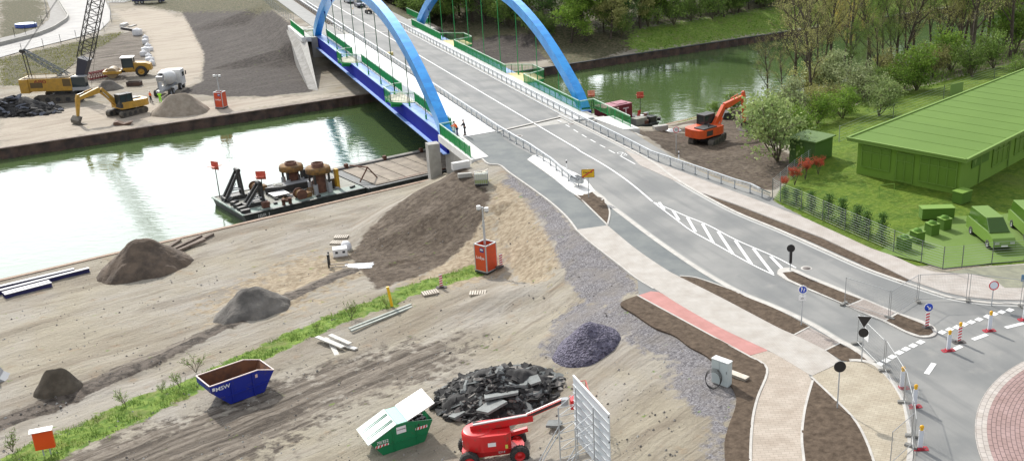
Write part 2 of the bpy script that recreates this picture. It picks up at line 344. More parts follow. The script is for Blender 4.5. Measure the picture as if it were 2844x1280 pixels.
def ground_mat():
    m = bpy.data.materials.new('ground'); m.use_nodes = True; n = m.node_tree; b = n.nodes['Principled BSDF']; L = n.links.new
    b.inputs['Roughness'].default_value = .95; b.inputs['Specular IOR Level'].default_value = .2
    g = n.nodes.new('ShaderNodeNewGeometry')
    rot = n.nodes.new('ShaderNodeMapping'); rot.inputs['Rotation'].default_value = (0, 0, -math.atan2(ce.y, ce.x) - .06); L(g.outputs['Position'], rot.inputs[0])
    def noise(sc, det=6, src=None, rough=.6, stretch=None, dist=0):
        t = n.nodes.new('ShaderNodeTexNoise'); t.inputs['Scale'].default_value = sc; t.inputs['Detail'].default_value = det; t.inputs['Roughness'].default_value = rough; t.inputs['Distortion'].default_value = dist
        if stretch:
            mm = n.nodes.new('ShaderNodeMapping'); mm.inputs['Scale'].default_value = stretch; L(rot.outputs[0], mm.inputs[0]); L(mm.outputs[0], t.inputs['Vector'])
        else: L(g.outputs['Position'], t.inputs['Vector'])
        return t.outputs[0]
    def ramp(src, p0, p1, c0, c1):
        r = n.nodes.new('ShaderNodeValToRGB'); r.color_ramp.elements[0].position = p0; r.color_ramp.elements[1].position = p1
        r.color_ramp.elements[0].color = (*c0, 1); r.color_ramp.elements[1].color = (*c1, 1); L(src, r.inputs[0]); return r.outputs[0]
    def mix(f, a, bb):
        x = n.nodes.new('ShaderNodeMixRGB')
        L(f, x.inputs[0]) if hasattr(f, 'links') else setattr(x.inputs[0], 'default_value', f)
        for s, i in ((a, 1), (bb, 2)):
            if hasattr(s, 'links'): L(s, x.inputs[i])
            else: x.inputs[i].default_value = (*s, 1)
        return x.outputs[0]
    def math_(op, a, bb):
        x = n.nodes.new('ShaderNodeMath'); x.operation = op
        for s, i in ((a, 0), (bb, 1)):
            if hasattr(s, 'links'): L(s, x.inputs[i])
            else: x.inputs[i].default_value = s
        return x.outputs[0]
    fine = noise(2.2, 8); big = noise(.12, 5, dist=.5); mid = noise(.55, 6); grain = noise(14, 4, rough=.8)
    st = noise(.5, 7, stretch=(.16, 1.0, 1), dist=1.2); st2 = noise(1.0, 6, stretch=(.16, 2.2, 1), dist=.5); st3 = noise(.25, 5, stretch=(.25, 1.0, 1), dist=.8)
    dirt = mix(ramp(big, .38, .62, (0, 0, 0), (1, 1, 1)), (.30, .268, .205), (.325, .30, .26))
    dirt = mix(ramp(st3, .45, .7, (0, 0, 0), (.8,) * 3), dirt, (.175, .145, .108))
    dirt = mix(ramp(st, .52, .70, (0, 0, 0), (.6,) * 3), dirt, (.155, .125, .095))
    dirt = mix(ramp(st2, .56, .76, (0, 0, 0), (.35,) * 3), dirt, (.42, .39, .34))
    dirt = mix(ramp(mid, .60, .72, (0, 0, 0), (.5,) * 3), dirt, (.25, .17, .10))
    dirt = mix(ramp(grain, .55, .75, (0, 0, 0), (.35,) * 3), dirt, (.17, .14, .11))
    def attr(nm):
        a = n.nodes.new('ShaderNodeAttribute'); a.attribute_name = nm; return a.outputs['Fac']
    edge = noise(1.3, 6); edge = math_('SUBTRACT', edge, .5)
    def zone(nm, col, base, amp=1.0):
        f = math_('ADD', attr(nm), math_('MULTIPLY', edge, amp)); f = ramp(f, .40, .60, (0, 0, 0), (1, 1, 1)); return mix(f, base, col)
    c = dirt
    pale = mix(ramp(st, .45, .7, (0, 0, 0), (1, 1, 1)), (.40, .35, .285), (.30, .255, .205)); c = zone('pale', pale, c, 1.6)
    sand = mix(ramp(fine, .4, .62, (0, 0, 0), (1, 1, 1)), (.36, .30, .215), (.23, .18, .12)); c = zone('sand', sand, c, 1.8)
    tr = mix(ramp(st2, .42, .6, (0, 0, 0), (1, 1, 1)), (.075, .062, .05), (.22, .19, .155)); tr = mix(ramp(fine, .5, .62, (0, 0, 0), (.7,) * 3), tr, (.13, .108, .085)); c = zone('track', tr, c, 1.5)
    rt = mix(ramp(noise(2.2, 5, stretch=(.9, .5, 1)), .42, .56, (0, 0, 0), (1, 1, 1)), (.045, .037, .030), (.12, .10, .083)); c = zone('rut', rt, c, .7)
    vo = n.nodes.new('ShaderNodeTexVoronoi'); vo.inputs['Scale'].default_value = 13; L(g.outputs['Position'], vo.inputs['Vector'])
    gv = ramp(vo.outputs['Color'], .1, .95, (.088, .082, .086), (.29, .278, .285)); gv = mix(ramp(mid, .45, .65, (0, 0, 0), (.7,) * 3), gv, (.20, .182, .165)); c = zone('gravel', gv, c, 1.3)
    soil = mix(ramp(fine, .38, .62, (0, 0, 0), (1, 1, 1)), (.062, .046, .033), (.118, .092, .068)); soil = mix(ramp(grain, .58, .72, (0, 0, 0), (.5,) * 3), soil, (.16, .135, .11)); soil = mix(ramp(mid, .5, .7, (0, 0, 0), (.4,) * 3), soil, (.20, .165, .13)); c = zone('soil', soil, c, .9)
    bk = mix(ramp(fine, .38, .62, (0, 0, 0), (1, 1, 1)), (.040, .034, .030), (.080, .068, .060)); bk = mix(ramp(st, .5, .7, (0, 0, 0), (.5,) * 3), bk, (.12, .105, .09)); c = zone('bank', bk, c, .9)
    sc = mix(ramp(fine, .4, .62, (0, 0, 0), (1, 1, 1)), (.055, .06, .028), (.14, .12, .075)); c = zone('scrub', sc, c, 1.6)
    gr = mix(ramp(fine, .38, .62, (0, 0, 0), (1, 1, 1)), (.085, .16, .022), (.20, .28, .055)); gr = mix(ramp(mid, .52, .68, (0, 0, 0), (.6,) * 3), gr, (.17, .16, .07)); c = zone('grass', gr, c, 2.4)
    lw = mix(ramp(mid, .38, .62, (0, 0, 0), (1, 1, 1)), (.062, .12, .009), (.108, .172, .014)); lw = mix(ramp(fine, .45, .65, (0, 0, 0), (.6,) * 3), lw, (.15, .20, .03)); lw = mix(ramp(big, .52, .66, (0, 0, 0), (.5,) * 3), lw, (.12, .15, .035)); c = zone('lawn', lw, c, .8)
    L(c, b.inputs['Base Color'])
    h = math_('ADD', math_('MULTIPLY', fine, .16), math_('MULTIPLY', grain, .05)); h = math_('ADD', h, math_('MULTIPLY', st2, .16))
    bp = n.nodes.new('ShaderNodeBump'); bp.inputs['Strength'].default_value = .9; bp.inputs['Distance'].default_value = .8; L(h, bp.inputs['Height']); L(bp.outputs[0], b.inputs['Normal'])
    return m
GM = ground_mat()
def terrain(name, us, vs, vfun):
    X = np.zeros((len(us), len(vs))); Y = X.copy(); Zz = X.copy()
    for i, u in enumerate(us):
        for j, v in enumerate(vs):
            p = UV(u, vfun(u, v)); X[i, j] = p.x; Y[i, j] = p.y; z = G0(p.x, p.y)
            q = 1.0 if z < -.12 else 0.0
            d = abs(v)
            if d > .5 and q:
                a = .10 * mnoise.noise(Vector((p.x * .5, p.y * .5, 0))) + .05 * mnoise.noise(Vector((p.x * 1.7, p.y * 1.7, 3)))
                a += .05 * mnoise.noise(Vector((u * .15, v * 2.2, 5)))
                z += a * (1 if d > 2 else (d - .5) / 1.5)
                z = min(z, -.08) if z < 0 and abs(X[i, j]) < 60 and Y[i, j] < 130 else z
            Zz[i, j] = z
    nu, nv = X.shape; me = bpy.data.meshes.new(name)
    V = np.stack([X.ravel(), Y.ravel(), Zz.ravel()], 1)
    I = np.arange(nu * nv).reshape(nu, nv); F = np.stack([I[:-1, :-1], I[1:, :-1], I[1:, 1:], I[:-1, 1:]], -1).reshape(-1, 4)
    me.from_pydata(V.tolist(), [], F.tolist()); me.materials.append(GM)
    for zn, L_ in Z.items():
        wgt = np.zeros(X.size)
        for poly, sf in L_: wgt = np.maximum(wgt, np.clip(sdist(X.ravel(), Y.ravel(), poly) / (2 * sf) + .5, 0, 1))
        at_ = me.attributes.new(zn, 'FLOAT', 'POINT'); at_.data.foreach_set('value', wgt.astype(np.float32))
    me.polygons.foreach_set('use_smooth', [True] * len(F)); me.update()
    o = bpy.data.objects.new(name, me); scn.collection.objects.link(o); return struct(o)
def ticks(*seg):
    o = [seg[0][0]]
    for a, b, st in seg:
        n = max(1, round((b - a) / st)); o += [a + (b - a) * (i + 1) / n for i in range(n)]
    return o
terrain('ground', ticks((-60, -15, 3), (-15, 85, .42), (85, 160, 1.2), (160, 320, 5)), [-v for v in ticks((0, 45, .42), (45, 80, .8), (80, 200, 8))][::-1], lambda u, v: v)
terrain('far_ground', ticks((-80, -10, 4), (-10, 130, 1.0), (130, 430, 5)), ticks((0, 60, 1.0), (60, 120, 2), (120, 700, 20)), lambda u, v: vfar(u) + v)
# canal bed + water
mb = MB(); mb.prism([tuple(UV(u, v)) for u, v in [(-80, -2), (430, -2), (430, vfar(430) + 2), (-80, vfar(-80) + 2)]], None, -9, mat('canal_mud', (.03, .035, .02))); struct(mb.build('canal_bed', recalc=False))
def water_mat():
    m = bpy.data.materials.new('water'); m.use_nodes = True; n = m.node_tree; L = n.links.new; n.nodes.clear()
    o = n.nodes.new('ShaderNodeOutputMaterial'); d = n.nodes.new('ShaderNodeBsdfDiffuse'); gl = n.nodes.new('ShaderNodeBsdfGlossy'); mx = n.nodes.new('ShaderNodeMixShader'); fr = n.nodes.new('ShaderNodeFresnel')
    fr.inputs['IOR'].default_value = 1.75; d.inputs[0].default_value = (.075, .118, .045, 1); gl.inputs['Roughness'].default_value = .04; gl.inputs[0].default_value = (1, 1, 1, 1)
    g = n.nodes.new('ShaderNodeNewGeometry'); mp = n.nodes.new('ShaderNodeMapping'); mp.inputs['Rotation'].default_value = (0, 0, .1); mp.inputs['Scale'].default_value = (.55, 1, 1)
    t = n.nodes.new('ShaderNodeTexNoise'); t.inputs['Scale'].default_value = 1.1; t.inputs['Detail'].default_value = 5; t.inputs['Distortion'].default_value = .6
    t2 = n.nodes.new('ShaderNodeTexNoise'); t2.inputs['Scale'].default_value = .18; t2.inputs['Detail'].default_value = 2
    ad = n.nodes.new('ShaderNodeMath'); ad.operation = 'MULTIPLY'
    bp = n.nodes.new('ShaderNodeBump'); bp.inputs['Strength'].default_value = .45; bp.inputs['Distance'].default_value = .13
    L(g.outputs['Position'], mp.inputs[0]); L(mp.outputs[0], t.inputs['Vector']); L(g.outputs['Position'], t2.inputs['Vector']); L(t.outputs[0], ad.inputs[0]); L(t2.outputs[0], ad.inputs[1]); L(ad.outputs[0], bp.inputs['Height'])
    for q in (fr, gl): L(bp.outputs[0], q.inputs['Normal'])
    L(fr.outputs[0], mx.inputs[0]); L(d.outputs[0], mx.inputs[1]); L(gl.outputs[0], mx.inputs[2]); L(mx.outputs[0], o.inputs[0]); return m
mb = MB(); mb.prism([tuple(UV(u, v)) for u, v in [(-80, -1), (430, -1), (430, vfar(430) + 1), (-80, vfar(-80) + 1)]], None, WZ, water_mat()); struct(mb.build('water', recalc=False))
# far land apron to the horizon
mb = MB(); mb.prism([(-2500, -500), (2500, -500), (2500, 3000), (-2500, 3000)], None, -9.3, mat('far_field', (.09, .11, .05))); struct(mb.build('plain', recalc=False))
# ------------------------------------------------------------------ sheet pile walls
rust = mat('sheet_pile_steel', (.045, .032, .028), .8, c2=(.10, .06, .045), scale=.8, bump=.02)
conc = mat('concrete', (.42, .41, .38), .85, c2=(.34, .33, .30), scale=1.2, bump=.01, bscale=12)
concd = mat('concrete_weathered', (.30, .29, .27), .9, c2=(.22, .21, .19), scale=1.0, bump=.01)
def sheet(name, label, u0, u1, vf, sgn, capm, st=.65):
    t = thing(name, label, 'canal wall'); mb = MB(); V = []; n = int((u1 - u0) / st)
    for i in range(n + 1):
        u = u0 + i * st; dd = [0.05, .32, .32, .05][i % 4] * sgn
        p = UV(u, vf(u) + dd); V += [(p.x, p.y, QZ - .06), (p.x, p.y, -8.5)]
    mb.add(V, [(2 * i, 2 * i + 1, 2 * i + 3, 2 * i + 2) for i in range(n)], rust); mb.build('sheet_piles', t)
    c = MB(); a = UV(u0, vf(u0) + .1 * sgn); b = UV(u1, vf(u1) + .1 * sgn); a.z = b.z = QZ; c.beam(a, b, .45, .14, capm); c.build('capping_beam', t)
    return t
capr = mat('cap_rusty', (.34, .24, .17), .8, c2=(.24, .16, .11), scale=2); capd = mat('cap_dark', (.13, .09, .075), .8, c2=(.20, .15, .12), scale=1)
sheet('quay_wall', 'rusty sheet pile wall with tan capping along the near bank beside the moored barge', -20, 300, lambda u: 0, 1, capr)
sheet('quay_wall', 'dark brown sheet pile wall of the far bank below the yellow excavator', -60, 76, vfar, -1, capd)
sheet('quay_wall', 'black sheet pile wall below the green grassy far bank right of the arches', 76.2, 420, vfar, -1, mat('cap_black', (.05, .05, .055), .8))
# ------------------------------------------------------------------ roads and paving
def paving_mat(name, c1, c2, mortar, bw=.24, bh=.12, rot=0.5, bump=.004):
    m = bpy.data.materials.new(name); m.use_nodes = True; n = m.node_tree; b = n.nodes['Principled BSDF']; L = n.links.new; b.inputs['Roughness'].default_value = .9
    g = n.nodes.new('ShaderNodeTexCoord'); mp = n.nodes.new('ShaderNodeMapping'); mp.inputs['Rotation'].default_value = (0, 0, rot)
    br = n.nodes.new('ShaderNodeTexBrick'); br.inputs['Scale'].default_value = 1; br.inputs['Brick Width'].default_value = bw; br.inputs['Row Height'].default_value = bh; br.inputs['Mortar Size'].default_value = .011
    br.inputs['Color1'].default_value = (*c1, 1); br.inputs['Color2'].default_value = (*c2, 1); br.inputs['Mortar'].default_value = (*mortar, 1)
    nz = n.nodes.new('ShaderNodeTexNoise'); nz.inputs['Scale'].default_value = .9; nz.inputs['Detail'].default_value = 6
    hs = n.nodes.new('ShaderNodeMixRGB'); hs.blend_type = 'MULTIPLY'; hs.inputs[0].default_value = .7
    rp = n.nodes.new('ShaderNodeValToRGB'); rp.color_ramp.elements[0].position = .3; rp.color_ramp.elements[1].position = .65; rp.color_ramp.elements[0].color = (.74, .70, .66, 1)
    L(g.outputs['Object'], mp.inputs[0]); L(mp.outputs[0], br.inputs['Vector']); L(g.outputs['Object'], nz.inputs['Vector']); L(nz.outputs[0], rp.inputs[0])
    L(br.outputs['Color'], hs.inputs[1]); L(rp.outputs[0], hs.inputs[2]); L(hs.outputs[0], b.inputs['Base Color'])
    return m
def asphalt_mat():
    m = bpy.data.materials.new('asphalt'); m.use_nodes = True; n = m.node_tree; b = n.nodes['Principled BSDF']; L = n.links.new; b.inputs['Roughness'].default_value = .85
    g = n.nodes.new('ShaderNodeNewGeometry'); rot = n.nodes.new('ShaderNodeMapping'); rot.inputs['Rotation'].default_value = (0, 0, -th); rot.inputs['Scale'].default_value = (1, 1, 1)
    st = n.nodes.new('ShaderNodeMapping'); st.inputs['Scale'].default_value = (.08, .9, 1); L(g.outputs['Position'], rot.inputs[0]); L(rot.outputs[0], st.inputs[0])
    def nz(sc, src, d=5):
        t = n.nodes.new('ShaderNodeTexNoise'); t.inputs['Scale'].default_value = sc; t.inputs['Detail'].default_value = d; L(src, t.inputs['Vector']); return t.outputs[0]
    def rp(s, p0, p1, c0, c1):
        r = n.nodes.new('ShaderNodeValToRGB'); r.color_ramp.elements[0].position = p0; r.color_ramp.elements[1].position = p1; r.color_ramp.elements[0].color = (*c0, 1); r.color_ramp.elements[1].color = (*c1, 1); L(s, r.inputs[0]); return r.outputs[0]
    def mx(f, a, bb):
        x = n.nodes.new('ShaderNodeMixRGB'); L(f, x.inputs[0]); L(a, x.inputs[1]); x.inputs[2].default_value = (*bb, 1); return x.outputs[0]
    c = rp(nz(.22, g.outputs['Position']), .36, .64, (.175, .18, .176), (.265, .263, .25))
    c = mx(rp(nz(1, st.outputs[0]), .5, .68, (0, 0, 0), (.65,) * 3), c, (.15, .155, .155))
    c = mx(rp(nz(.5, g.outputs['Position'], 7), .6, .72, (0, 0, 0), (.45,) * 3), c, (.31, .30, .275))
    c = mx(rp(nz(40, g.outputs['Position'], 2), .5, .7, (0, 0, 0), (.35,) * 3), c, (.12, .12, .12))
    L(c, b.inputs['Base Color'])
    t = n.nodes.new('ShaderNodeTexNoise'); t.inputs['Scale'].default_value = 30; bp = n.nodes.new('ShaderNodeBump'); bp.inputs['Distance'].default_value = .01; bp.inputs['Strength'].default_value = .4; L(g.outputs['Position'], t.inputs['Vector']); L(t.outputs[0], bp.inputs['Height']); L(bp.outputs[0], b.inputs['Normal'])
    return m
ASP = asphalt_mat()
ASP2 = mat('asphalt_fresh', (.118, .132, .135), .85, c2=(.165, .178, .172), scale=.5, bump=.004, bscale=30)
KERB = mat('kerb_concrete', (.52, .50, .46), .85, c2=(.42, .40, .37), scale=1.5)
PAVE = paving_mat('light_paving', (.48, .45, .41), (.44, .415, .38), (.37, .35, .32))
PAVE2 = paving_mat('light_paving_right', (.47, .43, .395), (.44, .405, .37), (.36, .335, .305), rot=1.0)
RED = paving_mat('red_paving', (.50, .235, .21), (.46, .215, .195), (.40, .22, .20))
TAN = paving_mat('tan_paving', (.44, .39, .30), (.38, .335, .255), (.27, .24, .19), .42, .21, rot=.35)
TAN2 = paving_mat('tan_paving_path', (.46, .395, .33), (.40, .345, .285), (.28, .25, .21), .42, .21, rot=-.1)
GREYP = paving_mat('grey_blocks', (.38, .33, .30), (.32, .28, .25), (.2, .18, .16), .42, .21, rot=.45)
SOIL = mat('verge_soil', (.07, .052, .038), .98, c2=(.135, .102, .075), scale=2.6, bump=.10, bscale=5, spec=.1, contrast=.35)
WHT = mat('road_paint', (.80, .80, .78), .6, c2=(.68, .68, .66), scale=4)
def sheetp(name, poly, z, m, z0=None):
    mb = MB(); mb.prism(poly, z0, z, m); return struct(mb.build(name, recalc=z0 is not None))
kl = S(KERB_L); 
pl_left = S([(1602, 638), (1637, 670), (1721, 735), (1770, 773), (1829, 809), (1892, 849), (2006, 913), (2131, 972), (2190, 1005), (2254, 1044)])
pl_right = S([(1687, 626), (1763, 689), (1846, 746), (1888, 769), (2002, 826), (2150, 904), (2206, 930), (2293, 973), (2335, 1006)])
red_low = W([(1772, 820), (2082, 988)]); path_l = S([(2082, 988), (2134, 1024), (2107, 1106), (2093, 1173), (2088, 1280), (2092, 1400)])
path_r = S([(2254, 1056), (2240, 1102), (2229, 1152), (2223, 1214), (2229, 1280), (2240, 1400)])
tan_l = S([(2256, 1046), (2331, 1117), (2376, 1164), (2405, 1214), (2430, 1280), (2465, 1400)])
tan_r = S([(2335, 1006), (2380, 1004), (2422, 1013), (2459, 1044), (2492, 1090), (2509, 1131), (2519, 1193), (2521, 1247), (2517, 1285), (2500, 1400)])
rr_up = S([(1745, 360), (1876, 440), (1987, 494), (2135, 544), (2151, 560), (2243, 609), (2343, 655), (2420, 690), (2483, 712), (2560, 745), (2620, 757), (2700, 745), (2900, 728)])
base = kl + pl_left[:8]
left_all = [tuple(B(-3.4, 1.3)), tuple(B(-12.5, .55))] + kl[2:] + W([(1637, 670), (1721, 735), (1770, 773), (1774, 818)]) + red_low[1:] + path_l[1:]
poly = left_all + W([(3200, 1400), (3200, 700)]) + rr_up[::-1][1:] + [tuple(B(-8.5, 19.0)), tuple(B(-3.0, 15.5))]
sheetp('road', poly, 0.0, ASP, -.25)
# fresh darker asphalt: cycle path and the wedge beside the paving
cyc_r = S([(1465, 444), (1530, 490), (1598, 541), (1644, 584), (1687, 626)])
sheetp('cycle_path', [tuple(B(-4.0, 1.4)), tuple(B(-12.5, .7))] + kl[2:] + cyc_r[::-1] + W([(1484, 434), (1440, 410), (1400, 388), (1391, 366)]), .006, ASP2)
sheetp('pavement', pl_left[:-1] + W([(2256, 1043)]) + pl_right[::-1], .022, PAVE, -.05)
band = S([(1640, 525), (1681, 560), (1740, 606), (1816, 663), (1892, 716), (1968, 765), (2055, 813), (2150, 852), (2248, 898), (2327, 945), (2368, 966), (2422, 1006)])
sheetp('side_road', pl_right[:16] + W([(1934, 772), (2006, 796), (2060, 812)]) + band[30:4:-1] + W([(1692, 590)]), .004, ASP2)
mb = MB(); mb.strip(band, -.18, .22, -.05, .035, KERB); mb.strip(band, .24, .36, -.05, .014, mat('gutter', (.30, .30, .28)))
struct(mb.build('kerb'))
sheetp('red_path', W([(1774, 820), (1808, 809), (1829, 811)]) + pl_left[21:36] + W([(2131, 974), (2082, 987)]), .018, RED, -.05)
sheetp('paved_path', W([(2082, 988), (2131, 974)]) + pl_left[36:-1] + path_r + path_l[::-1][:-1], .014, TAN2, -.05)
sheetp('paving', W([(2256, 1044)]) + W([(2335, 1008)]) + tan_r[1:] + tan_l[::-1][:-1], .024, TAN, -.05)
sheetp('paved_crossing', W([(2206, 930), (2248, 909), (2333, 954), (2291, 973)]), .020, GREYP, -.05)
def soilbed(poly, h=.05, n='verge', zb=0.0):
    P_ = [Vector((p[0], p[1])) for p in poly]; xs = [p.x for p in P_]; ys = [p.y for p in P_]; st = .22 if max(xs) - min(xs) < 12 else .4
    X, Y = np.meshgrid(np.arange(min(xs), max(xs), st), np.arange(min(ys), max(ys), st)); sdv = sdist(X, Y, poly)
    pts = [(p.x, p.y, 0.02) for p in P_]
    ring = list(range(len(pts)))
    for i in range(X.shape[0]):
        for j in range(X.shape[1]):
            if sdv[i, j] > st * .45:
                x, y = X[i, j] + random.uniform(-.06, .06), Y[i, j] + random.uniform(-.06, .06)
                pts.append((x, y, .02 + min(1, sdv[i, j]) * h + .045 * mnoise.noise(Vector((x * 1.9, y * 1.9, 1))) + random.uniform(-.02, .02)))
    r = delaunay_2d_cdt([Vector(p[:2]) for p in pts], [(i, (i + 1) % len(ring)) for i in ring], [], 1, 1e-4)
    V = []
    for v, og in zip(r[0], r[3]): V.append((v.x, v.y, zb + (max(.03, pts[og[0]][2]) if og else .03)))
    m = MB(); m.add(V, [tuple(f) for f in r[2]], SOIL, True)
    n_ = len(poly); m.add([(p[0], p[1], zb + .03) for p in poly] + [(p[0], p[1], -.3) for p in poly], [(i, (i + 1) % n_, n_ + (i + 1) % n_, n_ + i) for i in range(n_)], SOIL)
    return struct(m.build(n))
so_l = S(SOIL_L[:-1])
soilbed(so_l + [path_l[-2]] + path_l[::-1][2:] + red_low[::-1][1:])
soilbed(W([(1890, 768), (1934, 773), (2006, 797), (2055, 814), (2101, 832), (2150, 856), (2200, 881), (2247, 906), (2207, 927)]) + pl_right[29:14:-1])
soilbed(W([(2293, 972), (2333, 955), (2376, 976), (2420, 1009), (2385, 1006), (2337, 1001)]))
soilbed([Vector(p) for p in path_r[:-3]] + [tan_l[-1]] + tan_l[::-1][1:])
soilbed(W([(1596, 543), (1644, 533), (1678, 552), (1692, 588), (1686, 622), (1644, 583)]))
soilbed(W([(1940, 534), (1990, 552), (2044, 570), (2286, 664), (2430, 731), (2524, 778), (2503, 786), (2382, 730), (2237, 665), (2044, 588)]))
mb = MB()
for ln, a, b_ in ((kl, -.1, .06), (pl_left[:20], -.1, .0), (red_low, -.12, 0), (path_l, -.14, 0), (path_r, 0, .14), (tan_l, -.14, 0), (cyc_r, -.05, .09), (S([(1644, 533), (1678, 550), (1693, 588), (1687, 624)]), -.06, .08), (S([(1888, 767), (1934, 772), (2006, 796), (2060, 815)]), -.04, .08), (W([(2206, 930), (2248, 908)]), -.06, .06), (W([(2291, 974), (2333, 953)]), -.06, .06)):
    mb.strip(ln, a, b_, -.1, .045, KERB)
struct(mb.build('edging'))
mb = MB(); mb.strip(tan_r[3:], -.02, .28, -.1, .05, KERB); mb.strip(tan_r[3:], .3, .42, -.1, .012, MATS['concrete_weathered']); struct(mb.build('kerb'))
kr = S([(1556, 320), (1576, 330), (1690, 386), (1804, 445), (1866, 490), (1943, 537), (2044, 590), (2165, 640), (2286, 694), (2406, 747), (2527, 790), (2624, 822), (2682, 834), (2760, 842), (2900, 845)])
mb = MB(); mb.strip(kr, -.16, .14, -.1, .06, KERB); mb.strip(kr, -.42, -.19, -.1, .01, mat('gutter2', (.42, .42, .40))); struct(mb.build('kerb'))
sheetp('pavement', W([(1735, 418), (1778, 460), (1943, 534), (2044, 568), (2286, 662), (2430, 730), (2532, 780), (2624, 812), (2682, 824), (2760, 832), (2900, 835)]) + rr_up[::-1][:36], .030, PAVE2, -.1)
sheetp('concrete_island', S([(1465, 444), (1474, 437), (1484, 432), (1498, 434), (1560, 462), (1618, 493), (1650, 528), (1644, 534), (1598, 542), (1530, 490), (1465, 444)], k=3)[:-1], .05, mat('white_concrete', (.72, .71, .68), .85, c2=(.64, .63, .60), scale=1.5), -.05)
WC = MATS['white_concrete']
# splitter island
isl = S([(2158, 762), (2161, 752), (2172, 746), (2203, 747), (2252, 769), (2334, 802), (2392, 827), (2476, 862), (2509, 875), (2559, 891), (2590, 906), (2602, 922), (2592, 935), (2555, 938), (2513, 924), (2451, 893), (2389, 868), (2339, 845), (2244, 806), (2185, 780), (2158, 762)], k=4)[:-1]
sheetp('traffic_island', isl, .07, KERB, -.05)
def inset(poly, d):
    c = offset(list(poly) + [poly[0], poly[1]], d)[1:-1]; return c
isn = inset(isl, -.32)
soilbed([p for p in W([(2174, 757), (2203, 754), (2252, 776), (2334, 809), (2391, 831), (2354, 846), (2330, 836), (2244, 799), (2190, 774)], .07)], zb=.06)
soilbed(W([(2493, 872), (2557, 897), (2585, 910), (2592, 922), (2580, 930), (2555, 931), (2515, 917), (2462, 890)], .07), zb=.06)
sheetp('paved_crossing', W([(2356, 850), (2399, 832), (2485, 868), (2457, 887)], .07), .085, GREYP, 0)
# roundabout centre
rc = (30.0, 42.3)
def ring(c, r0, r1, z, m, n=128, z0=-.05):
    q = MB(); V = []
    for r_, zz in ((r1, z0), (r1, z), (r0, z)):
        V += [(c[0] + r_ * math.cos(2 * math.pi * i / n), c[1] + r_ * math.sin(2 * math.pi * i / n), zz) for i in range(n)]
    q.add(V, [(k_ * n + i, k_ * n + (i + 1) % n, (k_ + 1) * n + (i + 1) % n, (k_ + 1) * n + i) for k_ in range(2) for i in range(n)], m); return q.build('r')
def ringmat(name, c1, c2, mo, w_=.6, h_=.2):
    m = paving_mat(name, c1, c2, mo, w_, h_, 0); n = m.node_tree; br = [q for q in n.nodes if q.type == 'TEX_BRICK'][0]; g = n.nodes.new('ShaderNodeNewGeometry')
    s_ = n.nodes.new('ShaderNodeVectorMath'); s_.operation = 'SUBTRACT'; s_.inputs[1].default_value = (rc[0], rc[1], 0); n.links.new(g.outputs['Position'], s_.inputs[0])
    gr = n.nodes.new('ShaderNodeSeparateXYZ'); n.links.new(s_.outputs[0], gr.inputs[0])
    at2 = n.nodes.new('ShaderNodeMath'); at2.operation = 'ARCTAN2'; n.links.new(gr.outputs[1], at2.inputs[0]); n.links.new(gr.outputs[0], at2.inputs[1])
    ml = n.nodes.new('ShaderNodeMath'); ml.operation = 'MULTIPLY'; ml.inputs[1].default_value = 13; n.links.new(at2.outputs[0], ml.inputs[0])
    ln = n.nodes.new('ShaderNodeVectorMath'); ln.operation = 'LENGTH'; n.links.new(s_.outputs[0], ln.inputs[0])
    cb = n.nodes.new('ShaderNodeCombineXYZ'); n.links.new(ml.outputs[0], cb.inputs[0]); n.links.new(ln.outputs['Value'], cb.inputs[1]); n.links.new(cb.outputs[0], br.inputs['Vector']); br.inputs['Mortar Size'].default_value = .02; return m
ro = ring(rc, 14.15, 14.75, .05, ringmat('apron_blocks', (.50, .46, .42), (.44, .40, .37), (.28, .26, .24), .4, .3)); ro.name = 'roundabout_kerb'; struct(ro)
ro = ring(rc, .05, 14.15, .055, ringmat('apron_red', (.36, .25, .235), (.31, .215, .20), (.13, .09, .085), .5, .24)); ro.name = 'roundabout'; struct(ro)
# markings
mb = MB()
def mline(pts, wd, z=.012): mb.strip(pts, -wd / 2, wd / 2, z - .002, z, WHT)
cl = [tuple(B(s, 10.4)) for s in (200, 120, 60, 0, -14)] + W([(1682, 461), (1750, 508), (1812, 560)])
mline(cl[:5] + S([(1600, 414), (1682, 461), (1750, 508), (1812, 560)])[1:], .17)
mline(S([(1812, 560), (1861, 581), (1907, 601), (1968, 626), (2044, 666), (2150, 712), (2211, 744)]), .13)
mline(S([(1812, 560), (1877, 609), (1922, 642), (1987, 678), (2082, 731), (2150, 764)]), .13)
for a, b_ in [((1831, 562), (1845, 582)), ((1869, 585), (1886, 611)), ((1909, 604), (1932, 644)), ((1951, 622), (1981, 674)), ((1994, 643), (2036, 706)), ((2042, 668), (2087, 733)), ((2092, 690), (2146, 760)), ((2140, 712), (2172, 745))]:
    p, q = at(*a), at(*b_); mb.strip([tuple(p), tuple(q)], -.12, .12, .010, .014, WHT)
for a, b_ in [((1548, 334), (1559, 340)), ((1571, 347), (1582, 353)), ((1593, 360), (1605, 368)), ((1616, 374), (1629, 382)), ((1640, 388), (1654, 396)), ((1666, 403), (1681, 410)), ((1691, 417), (1708, 426)), ((1722, 433), (1764, 456))]:
    mline([tuple(at(*a)), tuple(at(*b_))], .13)
for c in [(480, 510), (525, 485), (565, 460), (612, 432), (657, 408), (705, 385), (755, 362), (900, 296), (950, 277), (1000, 262), (1047, 243), (1095, 228), (1147, 210), (1205, 190), (1250, 173), (1300, 160), (1355, 147)]:
    p = at(2244 + c[0] / 2.415, 800 + c[1] / 2.415); d = at(2640, 905) - at(2455, 1007); d.normalize(); mb.strip([tuple(p - d * .26), tuple(p + d * .26)], -.2, .2, .010, .014, WHT)
